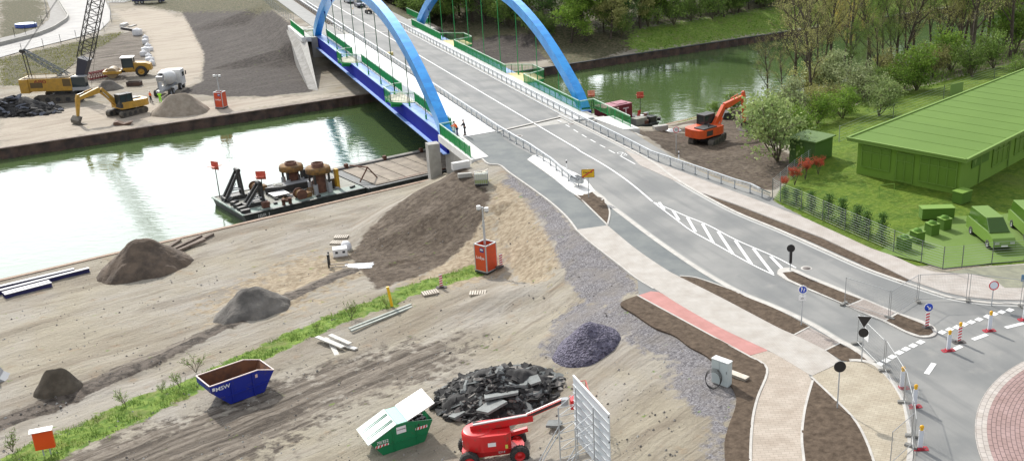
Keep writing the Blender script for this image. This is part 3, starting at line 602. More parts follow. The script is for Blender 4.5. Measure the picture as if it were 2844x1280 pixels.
for a, b_ in [((845, 503), (795, 575)), ((1030, 388), (975, 412)), ((1200, 310), (1105, 345)), ((1449, 235), (1325, 265))]:
    mb.strip([tuple(at(2244 + a[0] / 2.415, 800 + a[1] / 2.415)), tuple(at(2244 + b_[0] / 2.415, 800 + b_[1] / 2.415))], -.16, .16, .010, .014, WHT)
# cycle symbol
c = at(1728, 428)
for o_ in (-.45, .45):
    V = [(c.x + bn.x * 0 + be.x * o_ + .3 * math.cos(a), c.y + be.y * o_ + .3 * math.sin(a), 0) for a in [2 * math.pi * i / 16 for i in range(17)]]
    mb.strip(V, -.04, .04, .010, .014, WHT)
mline([tuple(c + be * -.45), tuple(c + be * 0 + bn * .4), tuple(c + be * .45)], .08, .016)
struct(mb.build('road_markings'))
mb = MB()
for px, py in [(1441, 378), (1587, 345), (2240, 745), (1716, 1000)][:3]:
    p = at(px, py); mb.lathe((p.x, p.y, .002), [(.0, .016), (.30, .016), (.31, .0)], mat('manhole_iron', (.12, .10, .09), .7)); mb.lathe((p.x, p.y, .002), [(.31, .010), (.42, .010), (.43, 0)], KERB)
struct(mb.build('manholes'))
# far curved road, top left
struct_asph = mat('far_road', (.40, .39, .37), .85, c2=(.33, .32, .31), scale=.3)
def tsheet(name, pts, m, dz=.03):
    mb = MB(); poly = [Vector(P(*p)) for p in pts]; mb.prism([(p.x, p.y) for p in poly], None, QZ + .12, m); return struct(mb.build(name, recalc=False))
tsheet('road', [(-150, 195), (0, 162), (70, 142), (150, 122), (220, 105), (280, 85), (305, 60), (306, 35), (292, 0), (275, -40), (205, -40), (160, -2), (175, 20), (190, 48), (186, 60), (150, 84), (90, 108), (0, 130), (-150, 170)], struct_asph)
tsheet('path', [(-100, 118), (0, 108), (60, 95), (110, 78), (138, 55), (140, 30), (120, -30), (155, -30), (165, 0), (186, 46), (180, 56), (140, 80), (80, 103), (0, 124), (-100, 150)], mat('gravel_path', (.26, .25, .235), .95, c2=(.32, .31, .29), scale=1))
# ------------------------------------------------------------------ the bridge
BL = mat('arch_blue', (.01, .25, .68), .28, .25, c2=(.02, .33, .80), scale=.8, spec=.9, contrast=.15); BLD = mat('girder_blue', (.004, .012, .24), .8, c2=(.006, .018, .28), scale=.4, spec=.08); BLL = mat('flange_blue', (.13, .27, .62), .45, c2=(.18, .32, .66), scale=.8)
GRN = mat('railing_green', (.015, .30, .075), .5); GRL = mat('handrail_pale', (.45, .62, .46), .4); GAL = mat('galvanised', (.42, .44, .45), .5, .3, c2=(.52, .54, .55), scale=3)
LW = 76.0; HR = 11.3
bridge = thing('arch_bridge', 'blue tied-arch road bridge with green railings spanning the canal', 'bridge', tuple(A1))
bridge.rotation_euler = (0, 0, 0)
inv = Matrix.Translation(-A1)
def bb(): m = MB(); m.x = inv; return m
ARC = {0.0: (-2.0, 78.2), 18.6: (2.7, 79.6)}
def archz(s, t=0.0): a, b_ = ARC[t]; x = min(max((s - a) / (b_ - a), 0), 1); return HR * (1 - abs(2 * x - 1) ** 2.3)
def arch(t):
    m = bb(); N = 48; V = []; hw, hd = .56, .66
    for i in range(N + 1):
        s0_, s1_ = ARC[t]; s = s0_ + (s1_ - s0_) * i / N; ds = .05; sc_ = min(max(s, s0_ + .06), s1_ - .06); a = math.atan2(archz(sc_ + ds, t) - archz(sc_ - ds, t), 2 * ds)
        ns, nz_ = -math.sin(a), math.cos(a); z = archz(s, t) + (.1 if 0 < i < N else -.35)
        for dt, dn in ((-hw, -hd), (hw, -hd), (hw, hd), (-hw, hd)): V.append(tuple(B(s + ns * dn, t + dt, z + nz_ * dn)))
    F = []
    for i in range(N):
        for j in range(4): F.append((4 * i + j, 4 * i + (j + 1) % 4, 4 * i + 4 + (j + 1) % 4, 4 * i + 4 + j))
    m.add(V, F, BL)
    return m.build('arch', bridge)
TA = (0.0, 18.6)
for t in TA: arch(t)
for sg, t in ((-1, 0.0), (1, 18.6)):
    m = bb(); a, b_ = (-2.6, LW + 2.4) if sg < 0 else (1.6, LW + 4.2)
    m.beam(B(a, t + sg * .12, -1.0), B(b_, t + sg * .12, -1.0), .45, 1.8, BLD); m.beam(B(a, t - sg * .3, -.06), B(b_, t - sg * .3, -.06), 1.35, .1, BLL); m.beam(B(a, t + sg * .2, -1.95), B(b_, t + sg * .2, -1.95), 1.15, .1, BLL)
    
    m.build('tie_girder', bridge)
    for i in range(9):
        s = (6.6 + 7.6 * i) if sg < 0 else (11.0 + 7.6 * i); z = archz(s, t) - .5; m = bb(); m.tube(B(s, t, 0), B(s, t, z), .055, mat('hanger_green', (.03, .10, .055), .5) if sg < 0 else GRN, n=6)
        m.tube(B(s, t, 0), B(s, t, .5), .11, GRN, n=6); m.build('hanger', bridge)
        m = bb(); m.beam(B(s, t, z - .5), B(s, t, z + .3), .06, .06, BLD, 1.0, .12); m.build('gusset', bridge)
m = bb(); m.prism([B(-3.2, 1.0), B(LW + .8, 1.0), B(LW + .8, 18.4), B(-3.2, 18.4)][::-1], -.62, -.09, conc); m.build('deck_slab', bridge)
for i in range(18):
    s = 1.5 + i * 4.3; m = bb(); m.beam(B(s, .3, -1.0), B(s, 19.0, -1.0), .3, .8, BLD); m.build('cross_beam', bridge)
FW = mat('footway_coating', (.74, .74, .73), .7, c2=(.66, .67, .66), scale=.6); YP = mat('yellow_plate', (.62, .52, .20), .6)
m = bb(); m.prism([B(-3.7, 1.1), B(-3.0, 5.25), B(LW - .5, 5.25), B(LW - .5, 1.1)], -.09, .055, FW); m.build('footway', bridge)
m = bb(); m.prism([B(-2.5, 14.6), B(LW, 14.6), B(LW, 17.5), B(-2.5, 17.5)][::-1], -.09, .11, mat('footway_grey', (.52, .525, .52), .8, c2=(.45, .455, .45), scale=.5)); m.build('footway', bridge)
m = bb(); m.prism([B(-1.0, 14.85), B(LW, 14.85), B(LW, 15.25), B(-1.0, 15.25)][::-1], .11, .145, conc); m.build('kerb_beam', bridge)
for s in (-3.0, LW - .3):
    m = bb(); m.beam(B(s, 5.3, .01), B(s + 3.2 * (s < 0), 14.6, .01), .35, .012, KERB); m.build('expansion_joint', bridge)
# balconies
def railing(pts, parent=None, hgt=1.25, z=.08, x=inv, name='railing', st=.12, post=1.9, hand=True, label=None):
    parent = parent or bridge; m = MB(); m.x = x; h = MB(); h.x = x; U = Vector((0, 0, 1))
    for a, b_ in zip(pts, pts[1:]):
        a = Vector(a) + U * z; b_ = Vector(b_) + U * z; L_ = (b_ - a).length; d = (b_ - a) / L_
        h.beam(a + U * hgt, b_ + U * hgt, .09, .07, GRL)
        m.beam(a + U * (hgt - .14), b_ + U * (hgt - .14), .045, .045, GRN); m.beam(a + U * .12, b_ + U * .12, .045, .045, GRN)
        n = max(1, round(L_ / post))
        for i in range(n + 1): q = a + d * L_ * i / n; m.beam(q, q + U * hgt, .075, .075, GRN)
        n = int(L_ / st)
        for i in range(1, n): q = a + d * (L_ * i / n); m.beam(q + U * .12, q + U * (hgt - .14), .028, .028, GRN)
    o = m.build(name, parent, recalc=False); h.build('handrail', o, recalc=False); return o
tn, tr = 1.15, 17.35
for s0, s1 in ((0.2, 16), (22.5, 46.8), (53.5, 75)): railing([B(s0, tn), B(s1, tn)])
for s0, s1 in ((1.6, 20.6), (28, 53), (61, 80)): railing([B(s0, tr), B(s1, tr)])
railing([B(1.4, 17.4), B(1.9, 19.4), B(-8.4, 19.4)], z=.05); railing([B(75.5, -1.0), B(75.5, -2.5), B(90, -2.5)], z=.05); railing([B(80, 17.4), B(80, 20.5), B(96, 20.5)], z=.05)
railing([B(-1.2, 1.1), B(-1.6, -.65), B(-12.2, -.55)], z=.05)
for c_, sg, t0, t1 in ((19.25, -1, tn, -1.5), (50.1, -1, tn, -1.5), (24.3, 1, tr, 20.9), (57, 1, tr, 20.9)):
    w_ = 3.3 if sg < 0 else 3.8
    poly = [B(c_ - w_, t0), B(c_ + w_, t0), B(c_ + w_, t0 + sg * .9), B(c_ + w_ - 1.6, t1), B(c_ - w_ + 1.6, t1), B(c_ - w_, t0 + sg * .9)]
    if sg > 0: poly = poly[::-1]
    m = bb(); m.prism(poly, -.25, .10 if sg > 0 else .05, mat('balcony_floor', (.55, .52, .42), .8) if sg < 0 else YP, GRN); m.beam(B(c_ - 1.5, t0, -.5), B(c_ - 1.5, t1, -.4), .25, .5, GRN); m.beam(B(c_ + 1.5, t0, -.5), B(c_ + 1.5, t1, -.4), .25, .5, GRN)
    o = m.build('balcony', bridge); railing([B(c_ - w_, t0), B(c_ - w_, t0 + sg * .9), B(c_ - w_ + 1.6, t1), B(c_ + w_ - 1.6, t1), B(c_ + w_, t0 + sg * .9), B(c_ + w_, t0)], st=.2)
# abutments
m = bb(); m.prism([B(-.9, -.1), B(-.9, 19.5), B(-13, 19.4), B(-13, .1)], -6.8, -.28, conc); m.prism([B(-1.5, -.9), B(-1.5, 1.3), B(-12.6, 1.2), B(-13.0, -.75)], -.75, .05, WC, WC); m.prism([B(-.8, 17.3), B(2.2, 19.7), B(-9, 19.7), B(-9, 16.8)][:0] or [B(-2.5, 17.4), B(-2.5, 20), B(-9.6, 20), B(-9.0, 18.2)], -.7, .05, WC, WC)
m.box(tuple(B(-1.5, -1.6, -2.9)), (1.2, 1.3, 4.2), conc, th); m.build('abutment', bridge)
m = bb(); m.prism([B(LW - .2, -1.4), B(LW - .2, 20.6), B(LW + 14, 20.6), B(LW + 14, -1.4)][::-1], -6, -.1, conc); m.build('abutment', bridge)
def sl(px, z): return Vector(at(px[0], px[1], z))
m = bb(); a0, a1, b0, b1 = sl((796, 83), -.3), sl((824, 95), -.3), sl((857, 248), -5), sl((883, 252), -5); dn = Vector((0, 0, -1.2))
m.add([a0, a1, b1, b0, a0 + dn * 4, a1 + dn * 4, b1 + dn, b0 + dn], [(0, 1, 2, 3), (0, 3, 7, 4), (1, 5, 6, 2), (3, 2, 6, 7), (0, 4, 5, 1)], concd)
m.add([a1, B(75.3, -2.2, -.3), b1, a1 + dn, B(76, -2, -1)], [(0, 1, 2), (0, 2, 3)], conc)
m.prism([B(75.5, -1.4), B(75.5, -3), B(91, -3), B(91, -1.4)], -.75, .05, WC); m.build('wing_wall', bridge)
# carriageway on and beyond the bridge
def bs(name, s0, s1, t0, t1, z, m_, z0=None):
    mb = MB(); pl = [B(s0, t0), B(s1, t0), B(s1, t1), B(s0, t1)][::-1]; mb.prism([(p.x, p.y) for p in pl], z0, z, m_); return struct(mb.build(name, recalc=z0 is not None))
sh = [B(-3.1, 5.2), B(LW, 5.2), B(LW, 14.65), B(.1, 14.65), B(-2.9, 14.9)]
mb = MB(); mb.prism([(p.x, p.y) for p in [B(-3.2, 5.2), B(LW - .3, 5.2), B(LW - .3, 14.65), B(.2, 14.65)]][::-1], -.08, .002, ASP); struct(mb.build('road'))
bs('road', LW - .3, 220, 5.4, 14.7, .0, ASP, -.2); bs('cycle_path', LW - .5, 220, .9, 4.0, .02, mat('path_grey', (.30, .30, .29), .9, c2=(.25, .25, .24), scale=.6), -.2); bs('verge', LW + 14, 220, 4.0, 5.4, .03, SOIL, -.2)
bs('pavement', LW, 220, 15.0, 18.8, .03, MATS['path_grey'], -.2); bs('kerb', LW, 220, 14.7, 15.0, .06, KERB, -.2)
# ------------------------------------------------------------------ guard rails
def guardrail(name, label, pts, n_posts=None, st=1.9, h=.82, down=None):
    t = thing(name, label, 'guard rail', pts[0]); iv = Matrix.Translation(-Vector(pts[0]))
    m = MB(); m.x = iv; U = Vector((0, 0, 1))
    for a, b_ in zip(pts, pts[1:]):
        a, b_ = Vector(a), Vector(b_); m.beam(a + U * h, b_ + U * h, .16, .12, GAL); m.beam(a + U * (h - .22), b_ + U * (h - .22), .05, .07, GAL)
    m.build('rail_beam', t)
    tot = sum((Vector(b_) - Vector(a)).length for a, b_ in zip(pts, pts[1:])); st = max(st, tot / 98)
    pr = MB(); pr.beam((0, 0, -.05), (0, 0, h - .04), .11, .07, GAL); pr.box((0, 0, .075), (.22, .2, .03), GAL); me = pr.mesh('post'); c = 0
    acc = 0
    for a, b_ in zip(pts, pts[1:]):
        a, b_ = Vector(a), Vector(b_); L_ = (b_ - a).length
        while acc < L_:
            q = a + (b_ - a) * acc / L_; o = bpy.data.objects.new('post', me); scn.collection.objects.link(o); o.parent = t; o.location = q - Vector(pts[0]); o.rotation_euler = (0, 0, th); acc += st
        acc -= L_
    return t
gl = guardrail('guard_rail', 'galvanised guard rail between the white footway and the carriageway, ending on the island', [B(s, 5.3, .04) for s in (120, 60, 20, 0, -4)] + [at(x, y, .03) for x, y in ((1431, 398), (1470, 420), (1496, 438), (1530, 461), (1568, 494), (1584, 507), (1600, 517))])
c = at(1607, 519)
m = MB(); m.x = Matrix.Translation((c.x - gl.location.x, c.y - gl.location.y, 0)) @ Matrix.Rotation(R(-55), 4, 'Z')
V = [(.55 * math.cos(a) * 1.25, .42 * math.sin(a)) for a in [R(d) for d in range(-90, 91, 15)]]; V = V + [(-.9, .42), (-.9, -.42)]
n_ = len(V); m.add([(x, y, .45) for x, y in V] + [(x, y, .85) for x, y in V], [(i, (i + 1) % n_, n_ + (i + 1) % n_, n_ + i) for i in range(n_)], GAL)
for i in range(7): m.beam((-.8 + i * .22, -.42, .80), (-.8 + i * .22, .42, .80), .03, .06, mat('dark_grid', (.10, .11, .12), .5))
for y in (-.2, 0, .2): m.beam((-.85, y, .80), (.5, y, .80), .03, .06, GAL)
m.prism([(x * .95, y * .95) for x, y in V], None, .72, mat('end_plate', (.20, .22, .24), .5)); m.tube((0, 0, 0), (0, 0, .5), .05, GAL); m.build('end_terminal', gl)
gr_ = guardrail('guard_rail', 'long guard rail along the right edge of the bridge road down to the fence corner', [B(s, 15.05, .13) for s in (120, 60, 20, 0)] + [at(x, y, .03) for x, y in ((1620, 345), (1720, 395), (1810, 442), (1880, 466), (1950, 490), (2040, 522), (2085, 535), (2110, 548))] + [at(2138, 560, -.55)])
guardrail('guard_rail', 'galvanised guard rail edging the far approach path left of the arches', [B(s, 4.4, .03) for s in (78, 100, 150, 215)])
# far approach mesh fence
def wirefence(t, a, b_, h, m_, nw=6, nv=0, post=2.5, pr=.035, foot=None, posts_child=True, bars=True):
    a, b_ = Vector(a), Vector(b_); L_ = (b_ - a).length; d = (b_ - a) / L_; U = Vector((0, 0, 1)); o = Vector(t.location); iv = Matrix.Rotation(-t.rotation_euler[2], 4, 'Z') @ Matrix.Translation(-o)
    m = MB(); m.x = iv
    for i in range(nw): z = .08 + (h - .1) * i / (nw - 1); m.tube(a + U * z, b_ + U * z, .011, m_, n=3, caps=False)
    if nv:
        for i in range(nv + 1): q = a + d * L_ * i / nv; m.tube(q + U * .08, q + U * h, .007, m_, n=3, caps=False)
    m.build('mesh_panel', t, recalc=False)
    n = max(1, round(L_ / post))
    for i in range(n + 1):
        q = a + d * L_ * i / n; m = MB(); m.x = iv; m.tube(q, q + U * (h + .05), pr, m_, n=6); m.build('post', t)
fm = mat('fence_wire', (.30, .32, .32), .5, .3)
ff = thing('mesh_fence', 'tall grey mesh fence on the crest of the dark far embankment', 'fence', tuple(B(91, -1.8)))
wirefence(ff, B(91, -1.8), B(200, -1.8), 1.7, fm, 4, 200, 3.2)
# ------------------------------------------------------------------ machines
YEL = mat('machine_yellow', (.50, .28, .035), .5, c2=(.38, .22, .04), scale=2); ORG = mat('machine_orange', (.72, .10, .02), .45, c2=(.60, .09, .025), scale=2)
BLK = mat('black_steel', (.025, .025, .027), .6, c2=(.05, .047, .042), scale=4); GLS = mat('cab_glass', (.03, .045, .05), .08); MUD = mat('track_steel', (.075, .068, .06), .85, c2=(.13, .115, .09), scale=5)
STL = mat('bright_steel', (.5, .52, .53), .35, .6); WHP = mat('white_paint', (.76, .76, .75), .45, c2=(.66, .66, .64), scale=3); TYR = mat('tyre_rubber', (.022, .022, .022), .9, c2=(.06, .055, .05), scale=6)
REDM = mat('machine_red', (.60, .018, .02), .34, c2=(.34, .05, .035), scale=2.2, fac=.62, contrast=.12); GREYC = mat('grey_paint', (.33, .34, .35), .6)
def track(m, y, L_, w_, h_, mt=MUD):
    r = h_ / 2; pts = []
    for i in range(9): a = math.pi / 2 + math.pi * i / 8; pts.append((-L_ / 2 + r + r * math.cos(a), r + r * math.sin(a)))
    for i in range(9): a = -math.pi / 2 + math.pi * i / 8; pts.append((L_ / 2 - r + r * math.cos(a), r + r * math.sin(a)))
    m.xprism(pts, y - w_ / 2, y + w_ / 2, mt)
    n = int(L_ / .28)
    for i in range(n): x = -L_ / 2 + r + (L_ - 2 * r) * i / (n - 1); m.box((x, y, h_ + .012), (.09, w_ + .02, .04), BLK)
    for i in range(5):
        x = -L_ / 2 + r + (L_ - 2 * r) * i / 4; m.tube((x, y - w_ / 2 - .02, r), (x, y + w_ / 2 + .02, r), r * .62, BLK, n=10)
def excavator(name, label, loc, rz, rz_low, col, jb, letter=None, cabcol=None, scale=1.0, group=None, bucketw=1.3):
    t = thing(name, label, 'excavator', loc, rz); t.scale = (scale,) * 3
    lo = rz_low - rz; M = Matrix.Rotation(lo, 4, 'Z')
    for y in (-1.15, 1.15):
        m = MB(); m.x = M; track(m, y, 4.3, .6, .85); m.build('crawler_track', t)
    m = MB(); m.x = M; m.box((0, 0, .55), (2.2, 1.9, .4), BLK); m.tube((0, 0, .6), (0, 0, 1.05), .65, BLK, n=16); m.build('undercarriage', t)
    m = MB(); pl = [(-2.6, -1.0), (-2.75, 0), (-2.6, 1.0), (-2.1, 1.35), (.9, 1.35), (1.3, 1.2), (1.3, -1.2), (.9, -1.35), (-2.1, -1.35)]
    m.prism(pl, 1.05, 1.95, col); m.box((-1.0, -.55, 2.0), (2.2, 1.4, .14), BLK); m.tube((-.9, -.9, 2), (-.9, -.9, 2.45), .07, BLK); m.box((-1.2, -1.36, 1.5), (1.0, .02, .55), mat('decal_dark', (.05, .045, .04), .6)); m.build('upper_body', t, bevel=.06)
    m = MB(); m.box((.55, .75, 2.1), (1.7, 1.0, 1.7), GLS); 
    for x in (-.3, 1.4):
        for y in (.24, 1.26): m.beam((x, y, 1.3), (x, y, 2.98), .11, .11, cabcol or BLK)
    m.box((.55, .75, 2.98), (1.85, 1.12, .12), cabcol or BLK); m.box((.55, .75, 1.5), (1.78, 1.06, .5), cabcol or BLK); m.beam((.5, 1.27, 1.3), (.5, 1.27, 2.95), .08, .05, BLK); m.build('cab', t)
    b0, b1, b2, s2, k2 = [Vector((x, -.1, z)) for x, z in jb]
    m = MB(); m.beam(b0, b1, .42, .5, col, .42, .75); m.beam(b1, b2, .42, .75, col, .36, .38); m.tube(b1 + Vector((0, -.26, -.2)), b1 + Vector((0, .26, -.2)), .12, BLK); bo = m.build('boom', t, bevel=.03)
    m = MB()
    for y in (-.42, .22):
        a = Vector((1.2, y, 1.3)); e = b0.lerp(b1, .92) + Vector((0, y + .1, -.15)); m.tube(a, a.lerp(e, .6), .09, col); m.tube(a.lerp(e, .6), e, .05, STL)
    a = b1.lerp(b2, .35) + Vector((0, 0, .5)); e = b2 + (b2 - s2).normalized() * .55; m.tube(a, a.lerp(e, .55), .09, col); m.tube(a.lerp(e, .55), e, .05, STL); m.build('hydraulic_ram', bo)
    m = MB(); m.beam(b2 + (b2 - s2).normalized() * .6, b2, .3, .3, col, .34, .55); m.beam(b2, s2, .34, .55, col, .26, .28); m.build('stick', t, bevel=.02)
    m = MB(); d = (k2 - s2); W_ = bucketw; o = s2
    prof = [(-.15, .1), (-.55, -.35), (-.5, -.8), (-.1, -1.05), (.5, -1.0), (.55, -.95), (.0, -.85), (-.25, -.6), (.1, .1)]
    m.xprism([(o.x + x * (1 if d.x > 0 else -1), o.z + z) for x, z in prof], o.y - W_ / 2, o.y + W_ / 2, MUD); m.build('bucket', t)
    if letter: text(letter, .42, t, (-1.7, -1.375, 1.5), (R(90), 0, 0), mat('letter_dark', (.04, .03, .03), .6)); 
    return t
p = P(355, 318); excavator('excavator', 'yellow crawler excavator resting its bucket on the far quay left of the sand heap', p, head((355, 318), (222, 345)), head((330, 324), (412, 302)), YEL, [(.9, 1.5), (3.0, 3.9), (6.0, 3.2), (6.4, .95), (6.0, 0)], None, BLK, 1.05, bucketw=1.9)
p = P(1965, 396); p.z = at(1965, 396, 0).z if False else p.z
excavator('excavator', 'orange crawler excavator with raised boom standing on the dark soil by the trees', p, head((1965, 390), (2090, 366)), head((1975, 398), (2035, 372)), ORG, [(.7, 1.5), (2.7, 3.6), (6.0, 4.2), (6.3, 1.2), (6.0, .6)], None, BLK, 1.05)
def wheel(parent, c, r, w_, axis=(0, 1, 0), hub=GREYC, name='wheel', tread=True, n=24):
    m = MB(); A = Vector(axis).normalized(); m.lathe(Vector(c) - A * w_ / 2, [(r * .55, 0), (r * .92, 0), (r, w_ * .15), (r, w_ * .85), (r * .92, w_), (r * .55, w_)], TYR, n, A)
    if tread:
        b_, c_ = m.frame((0, 0, 0), A)
        for i in range(n):
            a = 2 * math.pi * i / n; d = b_ * math.cos(a) + c_ * math.sin(a); d2 = b_ * math.cos(a + .12) + c_ * math.sin(a + .12); q = Vector(c)
            m.beam(q + d * (r + .01) - A * w_ * .45, q + d2 * (r + .01) + A * w_ * .0, .07 * r, .05 * r, TYR); m.beam(q + d2 * (r + .01) + A * w_ * .45, q + d * (r + .01), .07 * r, .05 * r, TYR)
    o = m.build(name, parent, recalc=False)
    m = MB(); m.lathe(Vector(c) - A * w_ * .52, [(0, w_ * .1), (r * .2, w_ * .08), (r * .22, w_ * .2), (r * .5, w_ * .25), (r * .57, 0)], hub, 16, A); m.lathe(Vector(c) + A * w_ * .52, [(0, -w_ * .1), (r * .2, -w_ * .08), (r * .22, -w_ * .2), (r * .5, -w_ * .25), (r * .57, 0)], hub, 16, A); m.build('rim', o, recalc=False)
    return o
# road roller
p = P(365, 212); t = thing('road_roller', 'yellow road roller with a white-roofed cab and one smooth drum across the canal', 'road roller', p, head((325, 212), (292, 219)) * 0 + head((395, 210), (325, 214))); t.scale = (1.12,) * 3
m = MB(); m.tube((2.3, -1.05, .75), (2.3, 1.05, .75), .75, mat('drum_steel', (.30, .22, .12), .6), n=24); m.build('drum', t)
m = MB(); m.box((2.3, 1.2, .85), (2.1, .22, .42), YEL); m.box((2.3, -1.2, .85), (2.1, .22, .42), YEL); m.box((1.2, 0, .85), (.3, 2.5, .42), YEL); m.box((3.38, 0, .85), (.2, 2.5, .42), YEL); m.box((.6, 0, .9), (1.4, .8, .5), BLK); m.build('drum_frame', t, bevel=.03)
m = MB(); m.xprism([(-3.0, .9), (-2.9, 1.75), (-2.2, 2.0), (-.6, 2.1), (-.6, .8)], -.75, .75, YEL); m.box((-.9, 0, .95), (3, 1.3, .5), YEL); m.build('engine_hood', t, bevel=.05)
m = MB(); m.box((.1, 0, 2.0), (1.4, 1.5, 1.5), GLS)
for x in (-.62, .82):
    for y in (-.77, .77): m.beam((x, y, 1.2), (x, y, 2.8), .1, .1, BLK)
m.box((.1, 0, 1.2), (1.5, 1.6, .35), YEL); m.build('cab', t); m = MB(); m.box((.1, 0, 2.85), (1.75, 1.8, .14), WHP); m.build('cab_roof', t)
for y in (-.85, .85): wheel(t, (-1.6, y, .78), .78, .5, hub=YEL)
# concrete mixer lorry
a = (437, 272); b_ = (492, 236); p = P(470, 258); t = thing('concrete_mixer', 'white concrete mixer lorry with its drum turned towards the two workers', 'lorry', p, head(a, b_)); t.scale = (1.03,) * 3
m = MB(); m.box((-.3, 0, .95), (7.6, .9, .3), GREYC); m.box((-.3, -1.0, .75), (1.4, .4, .5), WHP); m.box((-.2, 1.0, .75), (1.4, .4, .5), WHP); m.build('chassis', t)
m = MB(); ax = Vector((-1, 0, .22)).normalized(); m.lathe(Vector((1.9, 0, 1.95)), [(.25, -.1), (.75, .0), (1.1, .9), (1.15, 2.4), (.62, 4.3), (.55, 4.5), (.45, 4.45), (.35, 3.9)], WHP, 24, ax); m.build('mixer_drum', t)
m = MB(); m.beam((-2.6, -.5, 1.0), (-2.5, -.5, 2.3), .15, .15, GREYC); m.beam((-2.6, .5, 1.0), (-2.5, .5, 2.3), .15, .15, GREYC); m.xprism([(-3.3, 3.0), (-2.5, 3.1), (-2.7, 2.4), (-3.0, 2.3)], -.45, .45, GREYC); m.beam((-3.1, 0, 2.2), (-4.1, -.3, 1.0), .4, .12, GREYC); m.build('chute', t)
m = MB(); m.xprism([(2.6, .6), (4.5, .6), (4.5, 1.7), (4.3, 2.9), (2.6, 2.95)], -1.2, 1.2, WHP); m.box((4.42, 0, 2.1), (.06, 2.1, .8), GLS); m.box((3.7, -1.21, 2.15), (.9, .03, .65), GLS); m.box((3.7, 1.21, 2.15), (.9, .03, .65), GLS); m.box((4.5, 0, .8), (.1, 2.3, .3), GREYC)
for y in (-1.4, 1.4): m.box((4.4, y, 2.2), (.1, .15, .6), BLK)
m.build('cab', t, bevel=.05)
for x in (-2.6, -1.35, 2.2, 3.7):
    for y in (-1.0, 1.0): wheel(t, (x, y, .5), .5, .34, tread=False, n=14)
# crawler crane
p = P(182, 277); rz = head((120, 283), (230, 279)); t = thing('crawler_crane', 'large yellow crawler crane with a tall black lattice boom', 'crane', p, rz); CS = .98; t.scale = (CS,) * 3
for y in (-2.2, 2.2):
    m = MB(); track(m, y, 6.8, .9, 1.15); m.build('crawler_track', t)
m = MB(); m.box((0, 0, .95), (2.6, 4.0, .5), BLK); m.tube((0, 0, .9), (0, 0, 1.6), 1.2, BLK, n=20); m.build('undercarriage', t)
m = MB(); m.box((-1.6, 0, 2.6), (7.0, 3.0, 1.9), YEL); m.box((-4.7, 0, 2.5), (1.2, 3.3, 2.1), YEL); m.box((-3.0, -1.52, 2.6), (1.7, .04, .8), mat('vent_dark', (.12, .08, .03), .7)); m.box((1.2, -1.52, 2.9), (1.1, .04, 1.1), MATS['vent_dark']); m.box((-1.6, 0, 3.6), (6.2, 2.6, .12), mat('deck_plate', (.20, .16, .10), .8))
for x in (-4.5, -3, -1.5, 0): m.beam((x, -1.3, 3.6), (x, -1.3, 4.3), .05, .05, YEL)
m.beam((-4.5, -1.3, 4.3), (0, -1.3, 4.3), .05, .05, YEL); m.build('crane_body', t, bevel=.05)
m = MB(); m.box((2.9, -1.0, 2.7), (1.9, 1.1, 1.9), GLS); m.box((2.9, -1.0, 3.7), (2.0, 1.2, .12), GREYC); m.box((2.9, -1.0, 1.9), (2.0, 1.2, .5), GREYC); m.build('cab', t)
def lattice(m, p, q, w0, w1, mt, n, r=.07):
    b_, c_ = m.frame(p, q); p, q = Vector(p), Vector(q)
    def cor(k_, f): return p.lerp(q, f) + b_ * ((-1, 1, 1, -1)[k_]) * (w0 + (w1 - w0) * f) / 2 + c_ * ((-1, -1, 1, 1)[k_]) * (w0 + (w1 - w0) * f) / 2
    for k_ in range(4):
        m.tube(cor(k_, 0), cor(k_, 1), r, mt, n=5)
        for i in range(n):
            f0, f1_ = i / n, (i + 1) / n; m.tube(cor(k_, f0), cor((k_ + 1) % 4, f1_), r * .55, mt, n=4); m.tube(cor(k_, f1_), cor((k_ + 1) % 4, f1_), r * .55, mt, n=4)
m = MB(); b0 = Vector((2.3, .4, 2.2)); bd = Vector((.37, .0, 1)).normalized(); b1 = b0 + bd * 4.2; m.beam(b0, b1, 1.5, .9, mat('boom_dark', (.035, .035, .05), .55), 1.9, 1.5); m.build('boom_foot', t)
m = MB(); lattice(m, b1, b1 + bd * 24, 1.7, 1.7, BLK, 20, .085); m.build('lattice_boom', t)
m = MB(); lattice(m, (1.0, 0, 3.5), (-4.4, 0, 7.6), .9, .5, mat('gantry_grey', (.16, .18, .19), .5), 7, .07); m.beam((-4.4, -.5, 7.6), (-4.2, -.5, 3.6), .1, .1, BLK); m.beam((-4.4, .5, 7.6), (-4.2, .5, 3.6), .1, .1, BLK); m.tube((-4.5, -.5, 7.6), (-4.5, .5, 7.6), .3, BLK); m.build('gantry', t)
m = MB()
for y in (-.3, 0, .3): m.tube((-4.4, y, 7.6), b1 + bd * 22 + Vector((0, y, 0)), .02, BLK, n=3); m.tube((-.5, y, 3.6), b1 + bd * .4, .035, BLK, n=3)
m.tube((3.6, -.2, .5), b1 + bd * 24, .02, BLK, n=3); m.build('cable', t)
text('680', .75, t, (-2.4, -1.53, 3.1), (R(90), 0, 0), mat('letter_red', (.25, .03, .02), .6), sx=1.5)
# red lattice section on the ground
a, b_ = P(245, 222), P(305, 210); t = thing('lattice_section', 'dark red lattice section lying on the ground behind the crane', 'lattice section', a); m = MB(); m.x = Matrix.Translation(-a); lattice(m, a + Vector((0, 0, .5)), b_ + Vector((0, 0, .5)), 1.0, 1.0, mat('dark_red_steel', (.20, .03, .03), .7), 9, .07); m.build('frame', t)
